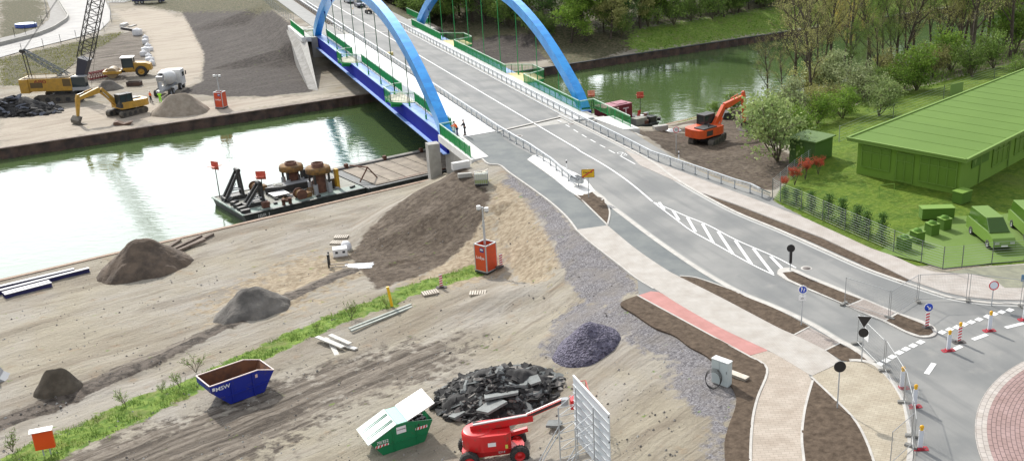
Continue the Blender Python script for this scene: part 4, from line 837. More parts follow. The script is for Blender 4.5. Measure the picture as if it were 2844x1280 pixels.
# bulk bags
BAG = mat('bag_white', (.74, .74, .74), .8, c2=(.60, .61, .64), scale=2, bump=.04, bscale=3)
bags = [(383, 95, 1.5), (405, 108, .9), (405, 119, 1.1), (412, 131, .9), (406, 145, 1.3), (400, 152, 1.0), (420, 138, .8), (414, 160, .9), (418, 172, 1.2), (423, 178, .9)]
desc = ['white bulk bag by the dark steel beams', 'small white bulk bag topmost of the row', 'white bulk bag with a ruffled top near the top of the row', 'small white bag beside a large one', 'big square white bulk bag in the middle of the row', 'low white bag in front of the big square one', 'flat white bag stack leaning over the haul road', 'narrow tied white bag below the stack', 'white bulk bag just above the roller hood', 'lowest white bag right of the roller']
BM = []
for v_ in range(2):
    bm = bmesh.new(); bmesh.ops.create_cube(bm, size=1); bmesh.ops.subdivide_edges(bm, edges=bm.edges, cuts=4, use_grid_fill=True)
    for v in bm.verts:
        q = v.co.copy(); r_ = 1 - .12 * (abs(q.x) * abs(q.y) * 4) ** 2; bul = 1 + .08 * math.cos(q.z * math.pi); v.co = Vector((q.x * r_ * bul, q.y * r_ * bul, q.z * (1 - .1 * abs(q.x)) + .5)) + Vector([.05 * mnoise.noise(q * 3 + Vector((i * 9, v_, 0))) for i in range(3)])
        if q.z > .49 and abs(q.x) < .2 and abs(q.y) < .2: v.co.z += .22 * (1 + v_)
    me = bpy.data.meshes.new('bulk_bag'); bm.to_mesh(me); bm.free(); me.materials.append(BAG); me.polygons.foreach_set('use_smooth', [True] * len(me.polygons)); BM.append(me)
for i, ((x, y, s_), d_) in enumerate(zip(bags, desc)):
    o = bpy.data.objects.new('bulk_bag', BM[i % 2]); scn.collection.objects.link(o); o.location = P(x, y + 4); o.scale = (s_ * 1.05, s_ * .9, s_ * .85); o.rotation_euler = (0, 0, i * .9); tag(o, d_, 'bag', 'white bags in a row across the canal')
def simple(name, label, cat, loc, rz, fn, group=None, part='body', bevel=0):
    m = MB(); fn(m); o = m.build(name, None, bevel=bevel); o.location = loc; o.rotation_euler = (0, 0, rz); return tag(o, label, cat, group)
DST = mat('beam_dark', (.045, .045, .05), .7, c2=(.09, .08, .08), scale=2); WOOD = mat('weathered_wood', (.38, .33, .27), .85, c2=(.25, .21, .17), scale=3, stretch=(1, 8, 1)); WOODL = mat('pale_wood', (.60, .55, .47), .8, c2=(.45, .40, .33), scale=3)
def ibeam(m, L_, h_, w_, mt, top=None, off=(0, 0, 0)):
    x, y, z = off; m.box((x, y, z + h_ * .93), (L_, w_, h_ * .13), top or mt); m.box((x, y, z + h_ * .5), (L_, w_ * .15, h_ * .74), mt); m.box((x, y, z + h_ * .07), (L_, w_, h_ * .13), mt)
simple('steel_beam', 'long black steel beam lying behind the white bags', 'beam', P(355, 85), head((330, 80), (385, 90)), lambda m: ibeam(m, 6, .5, .45, DST))
simple('concrete_slab', 'stack of pale concrete slabs beside the black beam', 'slab stack', P(345, 72), head((330, 76), (362, 64)), lambda m: [m.box((0, 0, .12 + i * .27), (2.6, 1.0 - i * .1, .22), WC) for i in range(2)])
simple('concrete_slab', 'grey slanting slab stack right of the pale slabs', 'slab stack', P(368, 74), head((355, 78), (385, 68)), lambda m: [m.box((0, 0, .12 + i * .27), (2.8, .7, .22), conc) for i in range(1)])
simple('skip_box', 'low rusty open steel box behind the mixer lorry', 'box', P(374, 238), .1, lambda m: [m.box((0, y, .35), (2.0, .08, .6), rust) for y in (-.55, .55)] + [m.box((x, 0, .35), (.08, 1.1, .6), rust) for x in (-1, 1)] + [m.box((0, 0, .3), (1.9, 1.0, .1), GREYC)])
simple('bucket', 'spare dark excavator bucket lying by the quay edge', 'bucket', P(340, 347), .3, lambda m: m.xprism([(-.9, .5), (-1.0, .15), (-.3, 0), (1.1, .1), (1.3, .45), (.2, .2), (-.5, .55)], -.55, .55, mat('rust_brown', (.13, .075, .05), .8)))
t = thing('dark_lorry', 'dark blue lorry body parked at the top of the haul road', 'lorry', P(405, 10), head((385, 12), (425, 10)))
m = MB(); m.box((0, 0, 1.5), (6.0, 2.4, 1.6), mat('dark_blue_paint', (.03, .035, .09), .5)); m.build('body', t, bevel=.05); m = MB(); m.box((3.7, 0, 1.4), (1.4, 2.3, 2.0), MATS['dark_blue_paint']); m.box((3.75, -1.16, 1.9), (.9, .03, .7), GLS); m.build('cab', t)
for x in (-2, -.8, 3.4):
    for y in (-1.05, 1.05): wheel(t, (x, y, .5), .5, .3, tread=False, n=12)
t = thing('steel_rack', 'pale steel grating frame lying beyond the haul road', 'frame', P(331, 8), 0); m = MB()
for i in range(7): m.beam((-2.2 + i * .73, -1.6, .35), (-2.2 + i * .73, 1.6, .35), .08, .1, GAL)
for y in (-1.6, 0, 1.6): m.beam((-2.2, y, .28), (2.2, y, .28), .1, .12, WHP)
m.build('frame', t)
t = thing('round_tank', 'low blue round basin with pale cover in the field beyond the road', 'tank', P(73, 76), 0); m = MB(); m.lathe((0, 0, 0), [(2.1, 0), (2.1, .75), (2.0, .78)], mat('tank_blue', (.02, .06, .30), .5), 28); m.build('wall', t); m = MB(); m.lathe((0, 0, 0), [(2.02, .80), (1.2, .88), (0, .9)], mat('pale_blue', (.50, .60, .68), .6), 28); m.build('cover', t)
# barrier wall along the curved road
bp_ = [P(x, y) for x, y in [(-20, 134), (0, 130), (35, 121), (70, 112), (100, 104), (122, 96), (150, 84), (172, 70), (186, 60), (190, 50), (186, 42), (176, 26), (168, 12), (160, -2)]]
t = thing('barrier_wall', 'long grey chain of barrier blocks along the inner edge of the curved road', 'barrier', bp_[0]); m = MB(); m.x = Matrix.Translation(-bp_[0]); pts = smooth([tuple(p) for p in bp_], 3)
m.strip(pts, -.3, .3, 0, .25, conc); m.strip(pts, -.12, .12, .2, .85, conc); m.build('blocks', t)
# light fences of the far field
FP = mat('dark_post', (.05, .055, .05), .7)
def postfence(name, label, pxs, h_, m_=FP, nw=4, pr=.045, nv=0):
    pts = [P(*q) for q in pxs]; t = thing(name, label, 'fence', pts[0])
    for a, b_ in zip(pts, pts[1:]): wirefence(t, a, b_, h_, m_, nw, nv, 1e3, pr)
    return t
postfence('field_fence', 'dark post fence round the dry field with the blue basin', [(0, 118), (42, 105), (72, 96), (100, 84), (118, 70), (132, 52), (128, 20), (118, -10)], 2.0, nw=6)
postfence('roadside_fence', 'thin wire fence along the near side of the curved far road', [(0, 166), (62, 150), (122, 136), (170, 124), (213, 112), (260, 102), (290, 88), (310, 62), (308, 40), (298, 10)], 1.9, fm, nw=5)
# heaps
def heap(name, label, cat, pxa, pxb, h_, mt, aspect=.75, seed=1, ridge=.25, rough=.06, res=56, rz=None, skew=0, group=None):
    a, b_ = P(*pxa), P(*pxb); c = (a + b_) / 2; Rr = (b_ - a).length / 2; rz = math.atan2((b_ - a).y, (b_ - a).x) if rz is None else rz
    V = []; F = []; n = res
    for i in range(n + 1):
        for j in range(n + 1):
            x, y = -1.12 + 2.24 * i / n, -1.12 + 2.24 * j / n
            ang = math.atan2(y, x); rr = math.hypot(x - max(-ridge, min(ridge, x)), y) / (1 - ridge * abs(math.cos(ang)) * .9)
            rr = math.hypot((abs(x) - ridge) / (1 - ridge) if abs(x) > ridge else 0, y); wob = 1 + .16 * mnoise.noise(Vector((math.cos(ang) * 1.5 + seed, math.sin(ang) * 1.5, seed)))
            rr /= wob; z = max(0, 1 - rr); z = z ** 1.06 if z < .85 else .842 + (z - .85) * .6
            lx, ly = x * Rr, y * Rr * aspect; wx = c.x + lx * math.cos(rz) - ly * math.sin(rz); wy = c.y + lx * math.sin(rz) + ly * math.cos(rz)
            e = mnoise.noise(Vector((lx * .9, ly * .9, seed))) * rough * 2 + mnoise.noise(Vector((lx * 3.2, ly * 3.2, seed))) * rough
            zz = z * h_ + (e if z > .02 else 0); g = G0(wx, wy) - c.z
            V.append((lx, ly, g - .25 + min(1, z * 8) * .25 + zz))
    F = [(i * (n + 1) + j, (i + 1) * (n + 1) + j, (i + 1) * (n + 1) + j + 1, i * (n + 1) + j + 1) for i in range(n) for j in range(n)]
    F = [f for f in F if max(math.hypot(V[q][0] / Rr, V[q][1] / Rr / aspect) for q in f) < 1.35]
    m = MB(); m.add(V, F, mt, True); o = m.build(name, None, recalc=False); o.location = (c.x, c.y, c.z); o.rotation_euler = (0, 0, rz); return tag(o, label, cat, group)
SND = mat('heap_sand', (.25, .205, .155), .95, c2=(.33, .28, .22), scale=1.5, bump=.05, bscale=6); BRN = mat('heap_brown', (.075, .058, .045), .95, c2=(.15, .112, .082), scale=.9, bump=.12, bscale=5); GRY = mat('heap_grey', (.10, .092, .083), .95, c2=(.19, .175, .155), scale=.8, bump=.10, bscale=7); DKS = mat('heap_dark', (.07, .058, .042), .95, c2=(.12, .10, .075), scale=1.2, bump=.08, bscale=6)
heap('sand_heap', 'ribbed sand heap beside the mixer lorry on the far quay', 'heap', (412, 322), (592, 304), 2.9, SND, .62, 3)
heap('gravel_heap', 'small grey gravel heap between crane and roller', 'heap', (262, 250), (345, 247), 1.5, GRY, .7, 5, res=30)
heap('earth_heap', 'large brown earth heap near the canal edge left of the barge', 'heap', (262, 785), (532, 712), 3.0, BRN, .80, 8, .12, .10)
heap('gravel_heap', 'grey gravel heap beside the tracked lane in the middle of the yard', 'heap', (584, 895), (808, 835), 2.1, GRY, .80, 2, .15)
heap('earth_heap', 'small dark earth heap at the lower left next to the lane', 'heap', (92, 1100), (236, 1070), 1.7, DKS, .62, 6, .3)
VG = bpy.data.materials.new('heap_violet_gravel'); VG.use_nodes = True; n_ = VG.node_tree; vo = n_.nodes.new('ShaderNodeTexVoronoi'); vo.inputs['Scale'].default_value = 8; rp_ = n_.nodes.new('ShaderNodeValToRGB'); rp_.color_ramp.elements[0].color = (.03, .028, .05, 1); rp_.color_ramp.elements[1].color = (.20, .185, .25, 1)
tc_ = n_.nodes.new('ShaderNodeTexCoord'); n_.links.new(tc_.outputs['Object'], vo.inputs['Vector']); n_.links.new(vo.outputs['Color'], rp_.inputs[0]); n_.links.new(rp_.outputs[0], n_.nodes['Principled BSDF'].inputs['Base Color']); n_.nodes['Principled BSDF'].inputs['Roughness'].default_value = .9
bp2 = n_.nodes.new('ShaderNodeBump'); bp2.inputs['Distance'].default_value = .12; n_.links.new(vo.outputs['Distance'], bp2.inputs['Height']); n_.links.new(bp2.outputs[0], n_.nodes['Principled BSDF'].inputs['Normal'])
heap('gravel_heap', 'violet grey gravel heap in front of the long brown verge', 'heap', (1541, 966), (1722, 966), 1.9, VG, .80, 4, .02, .05)
# rubble
ASPR = mat('rubble_asphalt', (.018, .0175, .018), .9, c2=(.05, .048, .046), scale=3, bump=.03); SLAB = mat('rubble_slab', (.21, .225, .22), .85, c2=(.16, .17, .165), scale=3); RBL = mat('rubble_light', (.30, .28, .25), .9, c2=(.2, .185, .17), scale=5)
def rubble(name, label, pxa, pxb, h_, n, seed, aspect=.75, smin=.18, smax=.75, cols=None, jag=1.0, rz=None):
    rnd = random.Random(seed); a, b_ = P(*pxa), P(*pxb); c = (a + b_) / 2; Rr = (b_ - a).length / 2; rz = math.atan2((b_ - a).y, (b_ - a).x); base = heap(name, label, 'rubble heap', pxa, pxb, h_, ASPR, aspect, seed, .2, .16)
    m = MB(); iv = Matrix.Rotation(-rz, 4, 'Z') @ Matrix.Translation(-c)
    for i in range(n):
        r_ = rnd.random() ** .6 * 1.05; an = rnd.uniform(0, 6.283); lx, ly = r_ * Rr * math.cos(an), r_ * Rr * aspect * math.sin(an); wx = c.x + lx * math.cos(rz) - ly * math.sin(rz); wy = c.y + lx * math.sin(rz) + ly * math.cos(rz)
        z = G0(wx, wy) - c.z + max(0, 1 - r_) * h_ * .97 + .04; s_ = smin + (smax - smin) * rnd.random() ** 2.6; u = rnd.random()
        mt = ASPR if u < .66 else (SLAB if u < .84 else RBL)
        if cols: mt = cols[rnd.randrange(len(cols))]
        k_ = rnd.randrange(5, 8); rs = [rnd.uniform(.6, 1.05) for _ in range(k_)]; th_ = s_ * rnd.uniform(.2, .55) * (1 if s_ < .5 else .5)
        M = Matrix.Translation((lx, ly, z)) @ Matrix.Rotation(rnd.uniform(0, 6.28), 4, 'Z') @ Matrix.Rotation(rnd.gauss(0, .45) * jag, 4, 'X') @ Matrix.Rotation(rnd.gauss(0, .35) * jag, 4, 'Y'); m.x = M
        q = [(rs[j] * s_ * math.cos(6.283 * j / k_), rs[j] * s_ * .8 * math.sin(6.283 * j / k_)) for j in range(k_)]
        m.add([(x, y, -th_ / 2) for x, y in q] + [(x * rnd.uniform(.8, 1), y * rnd.uniform(.8, 1), th_ / 2 + rnd.uniform(-.1, .1) * th_) for x, y in q], [tuple(range(k_))[::-1], tuple(range(k_, 2 * k_))] + [(j, (j + 1) % k_, k_ + (j + 1) % k_, k_ + j) for j in range(k_)], mt)
    m.x = Matrix.Identity(4); o = m.build('rubble_pieces', base); tag(o, kind='stuff'); return base
rubble('rubble_heap', 'black heap of broken asphalt slabs behind the red boom lift', (1225, 1092), (1548, 1087), 1.8, 1400, 11, .82, .10, .62)
rubble('rubble_heap', 'dark bluish heap of broken asphalt at the left edge across the canal', (-70, 312), (165, 310), 2.3, 420, 12, .6, .3, .95, [ASPR, ASPR, ASPR, mat('rubble_blue', (.12, .13, .16), .8)])
for x, y, s_, r_ in ((1395, 1130, 1.15, .4), (1368, 1168, .9, 1.0), (1440, 1105, .75, .1), (1540, 1185, .45, 0), (1485, 1095, .5, 2), (1270, 1160, .5, 1)):
    q = P(x, y); simple('asphalt_slab', {1395: 'largest pale grey asphalt slab lying on the black rubble', 1368: 'second pale grey slab with a cracked corner on the rubble front', 1440: 'smaller pale slab on the right shoulder of the rubble', 1540: 'flat grey slab lying right of the rubble near the billboard', 1485: 'small tilted grey slab high on the right of the rubble', 1270: 'grey slab at the left front foot of the rubble'}[x], 'slab', q + Vector((0, 0, .9 if x < 1500 and x != 1270 else .15)), r_, lambda m: m.prism([(-s_, -.7 * s_), (.7 * s_, -.8 * s_), (s_, .1), (.5 * s_, .8 * s_), (-.8 * s_, .6 * s_)], 0, .14, SLAB)).rotation_euler = (R(-14) if x < 1500 else 0, 0, r_)
# ------------------------------------------------------------------ site objects, near side
def pallet(label, px, rz, z=0, group='wooden pallets in the yard'):
    def f(m):
        for i in range(7): m.box((-.55 + i * .183, 0, .13), (.12, .8, .02), WOODL)
        for y in (-.35, 0, .35): m.box((0, y, .06), (1.2, .1, .1), WOOD)
    return simple('pallet', label, 'pallet', P(px[0], px[1], z), rz, f, group)
pallet('wooden pallet nearer the white block stack, lower of two by the mound', (938, 676), -.1); pallet('wooden pallet by the mound, upper of two above the white block stack', (948, 660), .05)
pallet('wooden pallet lying on the grass strip below the red and white bake', (1195, 815), .5); pallet('wooden pallet on bare soil right of the grass strip pallet', (1327, 816), .1)
BRK = mat('white_bricks', (.76, .76, .75), .7)
def blocks(m):
    m.box((0, 0, .08), (1.25, .95, .14), WOOD); m.box((0, 0, .5), (1.2, .9, .68), BRK)
    for x in (-.3, .3): m.box((x, -.46, .55), (.22, .03, .2), mat('dark_hole', (.04, .04, .045), .8))
simple('block_stack', 'white wrapped block stack on a pallet with two dark holes', 'block stack', P(946, 712), .35, blocks, bevel=.02)
simple('bulk_bag', 'crumpled white bag behind the white block stack', 'bag', P(962, 692), .7, lambda m: m.lathe((0, 0, 0), [(0, .7), (.25, .75), (.42, .55), (.5, .2), (.42, 0)], BAG, 9))
def fork(m):
    m.box((-.2, -.0, .7), (.12, 1.1, .25), BLK); m.box((-.2, 0, 1.15), (.12, 1.0, .12), BLK)
    for y in (-.35, .35): m.box((-.2, y, .7), (.14, .14, 1.2), BLK); m.box((.55, y, .12), (1.5, .12, .07), WOOD)
simple('fork_attachment', 'black pallet fork attachment standing left of the white block stack', 'fork', P(922, 742), .25, fork)
simple('plastic_sheet', 'crumpled white plastic sheet on the ground at the foot of the mound', 'sheet', P(1008, 740), .2, lambda m: m.add([(x * .4 + .1 * math.sin(j * 5), y * .3, .05 + .18 * abs(mnoise.noise(Vector((x * .8, y * .9, 4))))) for j, (x, y) in enumerate((x, y) for x in range(-4, 5) for y in range(-2, 3))], [(i * 5 + j, i * 5 + j + 1, i * 5 + j + 6, i * 5 + j + 5) for i in range(8) for j in range(4)], mat('plastic_white', (.7, .72, .74), .3)))
# IBC tank
t = thing('ibc_tank', 'white caged liquid tank holding greenish water with boards on top at the bridge end', 'tank', P(1338, 512), R(8))
m = MB(); m.box((0, 0, .66), (1.15, .95, .95), mat('tank_plastic', (.58, .60, .50), .4)); m.box((0, 0, .40), (1.16, .96, .42), mat('tank_liquid', (.30, .36, .15), .4)); m.build('container', t, bevel=.05)
m = MB()
for i in range(7): x = -.6 + i * .2; [m.beam((x, y, .15), (x, y, 1.17), .025, .025, GAL) for y in (-.5, .5)]
for i in range(6): y = -.5 + i * .2; [m.beam((x, y, .15), (x, y, 1.17), .025, .025, GAL) for x in (-.6, .6)]
for z in (.2, .65, 1.17): [m.beam((-.6, y, z), (.6, y, z), .03, .03, GAL) for y in (-.5, .5)]; [m.beam((x, -.5, z), (x, .5, z), .03, .03, GAL) for x in (-.6, .6)]
m.build('cage', t); m = MB(); m.box((0, 0, .07), (1.22, 1.02, .13), BLK); m.build('pallet_base', t)
m = MB(); [m.box((-.3 + .25 * i, .1 * i - .1, 1.22 + .03 * i), (.9, .12, .04), WOODL, .4 * i) for i in range(4)]; m.build('boards', t)
def kerbst(m): m.box((0, 0, .2), (1.3, .4, .4), conc)
simple('concrete_block', 'grey concrete block lying in front of the near abutment', 'block', P(1291, 492), .3, kerbst); simple('concrete_block', 'larger pale concrete block against the near wing wall', 'block', P(1280, 468), R(35), lambda m: m.box((0, 0, .35), (1.8, .5, .7), WC))
# camera tower
OR2 = mat('tower_orange', (.62, .075, .02), .5, c2=(.55, .07, .025), scale=3)
def tower(label, px, rz, s=1.0, txt=True, extra=.0):
    t = thing('camera_tower', label, 'camera tower', P(*px), rz); t.scale = (s,) * 3
    m = MB()
    for y in (-.6, .6):
        for x in (-.6, .6): m.beam((x, y, .15), (x, y, 2.45), .08, .08, GAL)
    for z in (.2, 2.42):
        for q in (-.6, .6): m.beam((-.6, q, z), (.6, q, z), .08, .08, GAL); m.beam((q, -.6, z), (q, .6, z), .08, .08, GAL)
    m.box((0, 0, .08), (1.35, 1.35, .12), BLK); m.build('frame', t)
    for nm, c_, d_ in (('side_panel', (0, -.62, 1.3), (1.12, .03, 2.15)), ('side_panel', (-.62, 0, 1.3), (.03, 1.12, 2.15)), ('side_panel', (0, .62, 1.3), (1.12, .03, 2.15)), ('side_panel', (.62, 0, 1.3), (.03, 1.12, 2.15))):
        m = MB(); m.box(c_, d_, OR2); m.build(nm, t)
    if txt:
        wm = mat('letter_white', (.8, .8, .8), .5); text('LivEye', .34, t, (0, -.645, 1.35), (R(90), 0, 0), wm); text('LivEye', .34, t, (-.645, 0, 1.35), (R(90), 0, R(-90)), wm)
        m = MB(); m.box((.2, -.64, 2.05), (.42, .02, .36), mat('sticker_blue', (.03, .04, .22), .4)); m.box((-.64, -.2, 2.05), (.02, .42, .36), MATS['sticker_blue']); m.box((.2, -.652, 2.08), (.28, .01, .14), WHP); m.box((-.652, -.2, 2.08), (.01, .28, .14), WHP); m.build('sticker', t)
    m = MB(); m.tube((0, 0, .5), (0, 0, 3.7 + extra), .09, GAL); m.tube((0, 0, 3.7 + extra), (0, 0, 4.9 + extra), .06, GAL); m.build('mast', t); zt = 4.9 + extra
    for sx in (-.42, .42):
        m = MB(); m.beam((0, 0, zt - .1), (sx, 0, zt), .06, .06, GAL); m.tube((sx, 0, zt - .28), (sx, 0, zt + .02), .17, WHP, n=14); m.lathe((sx, 0, zt - .42), [(0, 0), (.11, .04), (.14, .14)], GLS, 12); m.build('camera', t)
    return t
tower('orange camera tower with a tall mast and white cameras beside the mound', (1352, 752), R(-32), 1.0, True, .6)
tower('orange camera tower with mast standing on the far quay below the dark embankment', (616, 300), R(-5), .98, True)
# bakes and small signs
WHT2 = mat('sign_white', (.80, .80, .80), .5); REDS = mat('sign_red', (.60, .02, .03), .5); BLUS = mat('sign_blue', (.01, .06, .48), .4); BLKS = mat('sign_black_back', (.02, .018, .018), .6); YLS = mat('sign_yellow', (.80, .48, .01), .5); LENS = mat('lamp_yellow', (.85, .45, .01), .3)
def stripes(m, w_, z0, z1, y, lean=1, n=5, th_=.006):
    hgt = (z1 - z0) / n
    m.box((0, y, (z0 + z1) / 2), (w_, .02, z1 - z0), WHT2)
    for i in range(n):
        a = z0 + i * hgt; b_ = a + hgt / 2; k_ = hgt * .45 * lean
        for s_ in (-1, 1):
            V = [(-w_ / 2, y + s_ * (.01 + th_), max(z0, a - k_ / 2)), (w_ / 2, y + s_ * (.01 + th_), min(z1, a + k_ / 2)), (w_ / 2, y + s_ * (.01 + th_), min(z1, b_ + k_ / 2)), (-w_ / 2, y + s_ * (.01 + th_), min(z1, b_ - k_ / 2))]
            m.add(V, [(0, 1, 2, 3)], REDS)
def bake(label, px, rz, striped=False, lamp=True, lean=0, arrow=False, group='beacon posts round the closed road', foot='red', z=0):
    t = thing('beacon', label, 'beacon', P(px[0], px[1], z), rz, group); fm_ = mat('foot_red', (.42, .03, .05), .8, c2=(.30, .03, .04), scale=4) if foot == 'red' else mat('foot_dark', (.09, .08, .075), .9)
    m = MB(); m.prism([(-.40, -.2), (.40, -.2), (.44, 0), (.40, .2), (-.40, .2), (-.44, 0)], 0, .10, fm_); m.box((0, 0, .13), (.35, .3, .08), fm_)
    for x in (-.28, .28): m.box((x, 0, .102), (.1, .12, .012), BLK)
    m.build('foot', t)
    m = MB()
    if striped: stripes(m, .25, .18, 1.18, 0)
    else: m.box((0, 0, .68), (.25, .05, 1.0), mat('bake_back', (.62, .66, .72), .5)); [m.box((x, -.03, .68), (.02, .02, .98), WHT2) for x in (-.12, .12)]
    m.build('panel', t)
    if lamp:
        m = MB(); m.box((0, 0, 1.22), (.16, .08, .1), YLS); m.lathe((0, -.07, 1.36), [(0, 0), (.09, .01), (.115, .05), (.115, .09), (.09, .13), (0, .14)], LENS, 16, (0, 1, 0)); m.build('lamp', t)
    if arrow:
        m = MB(); m.lathe((0, -.03, 1.5), [(0, 0), (.28, 0), (.28, .02), (0, .02)], BLUS, 24, (0, 1, 0)); m.lathe((0, -.028, 1.5), [(.28, -.002), (.30, -.002), (.30, .02)], WHT2, 24, (0, 1, 0)); m.beam((-.12, -.045, 1.62), (.1, -.045, 1.4), .01, .05, WHT2); m.beam((.12, -.045, 1.52), (.12, -.045, 1.38), .01, .05, WHT2); m.beam((-.02, -.045, 1.38), (.12, -.045, 1.38), .01, .05, WHT2); m.build('arrow_sign', t)
    return t
def r7(x, y): return (2244 + x / 2.415, 800 + y / 2.415)
bake('grey backed beacon with yellow lamp next to the striped one on the junction', r7(940, 425), .25); bake('red and white striped beacon with yellow lamp on a dark foot', r7(1012, 370), .25, striped=True, foot='dark'); bake('grey backed beacon with yellow lamp, farthest along the dashed line', r7(1215, 292), .2)
bake('red beacon foot cut off by the right edge of the photo', r7(1449, 218), .2); bake('grey backed beacon with lamp behind the mesh fence, first below the sign', r7(628, 678), .1); bake('grey backed beacon with lamp beside the fence, second from the junction', r7(712, 802), .2); bake('grey backed beacon with yellow lamp nearest the lower right corner', r7(750, 1085), .05)
bake('striped beacon with round blue arrow sign in the island soil', r7(795, 278), .1, striped=True, lamp=False, arrow=True, foot='dark', z=.08)
bake('striped red and white beacon leaning beside the orange camera tower', (1392, 742), .5, striped=True, lamp=False, foot='dark'); bake('striped red and white beacon standing on the grass strip', (1226, 800), .2, striped=True, lamp=False, foot='dark')
def signpost(name, label, base, h_, fn, rz=0, z=0, cat='sign', r_=.038):
    b_ = P(base[0], base[1], z); t = thing(name, label, cat, b_, rz); m = MB(); m.tube((0, 0, -.1), (0, 0, h_), r_, GAL, n=8); m.build('pole', t); fn(t); return t
def disk(t, z, r_, mt, rim=None, y=-.05, back=BLKS, name='sign_face', thick=.03):
    m = MB(); m.lathe((0, y, z), [(0, 0), (r_ * (.8 if rim else 1), 0)], mt, 28, (0, 1, 0))
    if rim: m.lathe((0, y - .001, z), [(r_ * .78, 0), (r_, 0)], rim, 28, (0, 1, 0))
    m.lathe((0, y, z), [(r_, 0), (r_, thick), (0, thick)], back, 28, (0, 1, 0)); return m.build(name, t, recalc=False)
def s50(t): disk(t, 2.55, .33, WHT2, REDS, back=GAL); text('50', .36, t, (0, -.058, 2.55), (R(90), 0, 0), BLK)
signpost('speed_sign', 'round speed sign reading 50 on a thin pole in the soil by the guard rail', (1878, 425), 2.9, s50, R(-2))
def stown(t):
    m = MB(); m.box((0, -.05, 2.35), (1.15, .04, .78), YLS); m.build('sign_plate', t, bevel=.01); m = MB(); [m.beam((a, -.073, b_), (c_, -.073, d_), .01, .035, BLK) for a, b_, c_, d_ in ((-.55, 1.99, .55, 1.99), (-.55, 2.71, .55, 2.71), (-.55, 1.99, -.55, 2.71), (.55, 1.99, .55, 2.71))]; m.build('border', t)
    text('Datteln', .27, t, (0, -.075, 2.45), (R(90), 0, 0), BLK); text('Kreis Recklinghausen', .09, t, (0, -.075, 2.18), (R(90), 0, 0), BLK); m = MB(); m.beam((-.52, -.085, 2.02), (.52, -.085, 2.68), .012, .09, REDS); m.build('red_bar', t)
signpost('town_sign', 'yellow town exit sign with a diagonal red bar on the small soil island', (1635, 552), 2.75, stown, R(8), z=.03)
def sback(t): disk(t, 2.55, .33, BLKS, back=mat('sb', (.03, .028, .028), .7), y=-.06); text('9', .2, t, (.2, -.066, 2.55), (R(90), 0, 0), WHT2)
signpost('traffic_sign', 'black backed round sign on a pole beside the tan paving', (2325, 1137), 2.9, lambda t: disk(t, 2.62, .33, BLKS, y=-.07, back=BLKS), R(0), z=.05)
def syield(t):
    m = MB(); V = [(-.45, 3.05), (.45, 3.05), (0, 2.28)]; m.add([(x, -.06, z) for x, z in V] + [(x, -.03, z) for x, z in V], [(0, 1, 2), (5, 4, 3), (0, 3, 4, 1), (1, 4, 5, 2), (2, 5, 3, 0)], BLKS); m.build('triangle_sign', t); disk(t, 1.98, .30, BLKS, y=-.07, back=BLKS, name='round_sign'); m = MB()
    V = [(-.45, 3.05), (.45, 3.05), (0, 2.28)]; [m.beam((a[0], -.066, a[1]), (b_[0], -.066, b_[1]), .01, .025, WHT2) for a, b_ in zip(V, V[1:] + V[:1])]; m.build('edge', t)
signpost('traffic_sign', 'black backed triangular sign above a round one beside the mesh fence', r7(358, 500), 3.05, syield, R(-5), z=.05)
def sped(t):
    disk(t, 2.55, .31, BLUS, WHT2, back=GAL); m = MB(); [m.beam((x, -.056, 2.42), (x + .03, -.056, 2.58), .01, .05, WHT2) for x in (-.1, .06)]; [m.lathe((x + .03, -.056, z), [(0, 0), (.04, 0)], WHT2, 8, (0, 1, 0)) for x, z in ((-.1, 2.70), (.08, 2.62))]; m.beam((-.06, -.056, 2.56), (-.07, -.056, 2.68), .01, .09, WHT2); m.build('pictogram', t)
    m = MB(); m.box((0, -.05, 1.98), (.44, .03, .34), WHT2); [m.beam((a, -.07, b_), (c_, -.07, d_), .008, .02, BLK) for a, b_, c_, d_ in ((-.1, 1.93, 0, 2.03), (0, 2.03, .1, 1.93), (-.1, 1.93, .04, 1.93))]; m.build('plate', t)
signpost('traffic_sign', 'blue pedestrian sign above a small white plate on the verge', (2225, 906), 2.85, sped, R(-3), z=.05)
def sguide(t): disk(t, 1.75, .30, BLKS, y=-.06, back=BLKS, name='round_sign'); m = MB(); m.box((0, -.05, 1.05), (.24, .05, .95), BLKS); m.box((-.09, -.08, 1.05), (.02, .01, .9), WHT2); m.build('beacon_panel', t)
signpost('traffic_sign', 'black backed round sign over a dark beacon on the island nose', (2194, 755), 2.1, sguide, R(-5), z=.12)
signpost('no_entry_sign', 'round white sign with red rim by the mesh fence at the right edge', (2753, 852), 1.9, lambda t: disk(t, 1.6, .34, mat('sign_pale', (.68, .74, .80), .5), REDS, back=GAL), R(0))
signpost('traffic_sign', 'small blue sign cut off at the right edge', (2842, 800), 1.0, lambda t: (lambda m: (m.box((0, -.05, .8), (.5, .03, .5), mat('sign_blue_pale', (.10, .20, .32), .5)), m.build('sign_plate', t)))(MB()))
def delin(label, px, z=0): t = thing('delineator', label, 'delineator', P(px[0], px[1], z), 0); m = MB(); m.prism([(-.06, -.05), (.06, -.05), (.04, .05), (-.04, .05)], 0, 1.0, WHT2); m.build('post', t); m = MB(); m.box((0, 0, .78), (.13, .12, .18), BLK); m.build('band', t)
delin('white delineator with black band beside the pole of the speed sign', (1885, 447)); delin('white delineator with black band behind the guard rail end', (1574, 472), .03)
t = thing('yellow_marker', 'yellow marker post standing in the grass strip', 'marker post', P(1089, 850), 0); m = MB(); m.prism([(-.08, -.08), (.08, -.08), (.08, .08), (-.08, .08)], 0, 1.55, YLS); m.beam((0, 0, 1.55), (0, 0, 1.6), .2, .18, YLS); m.build('post', t); t.rotation_euler = (0, R(-7), 0)
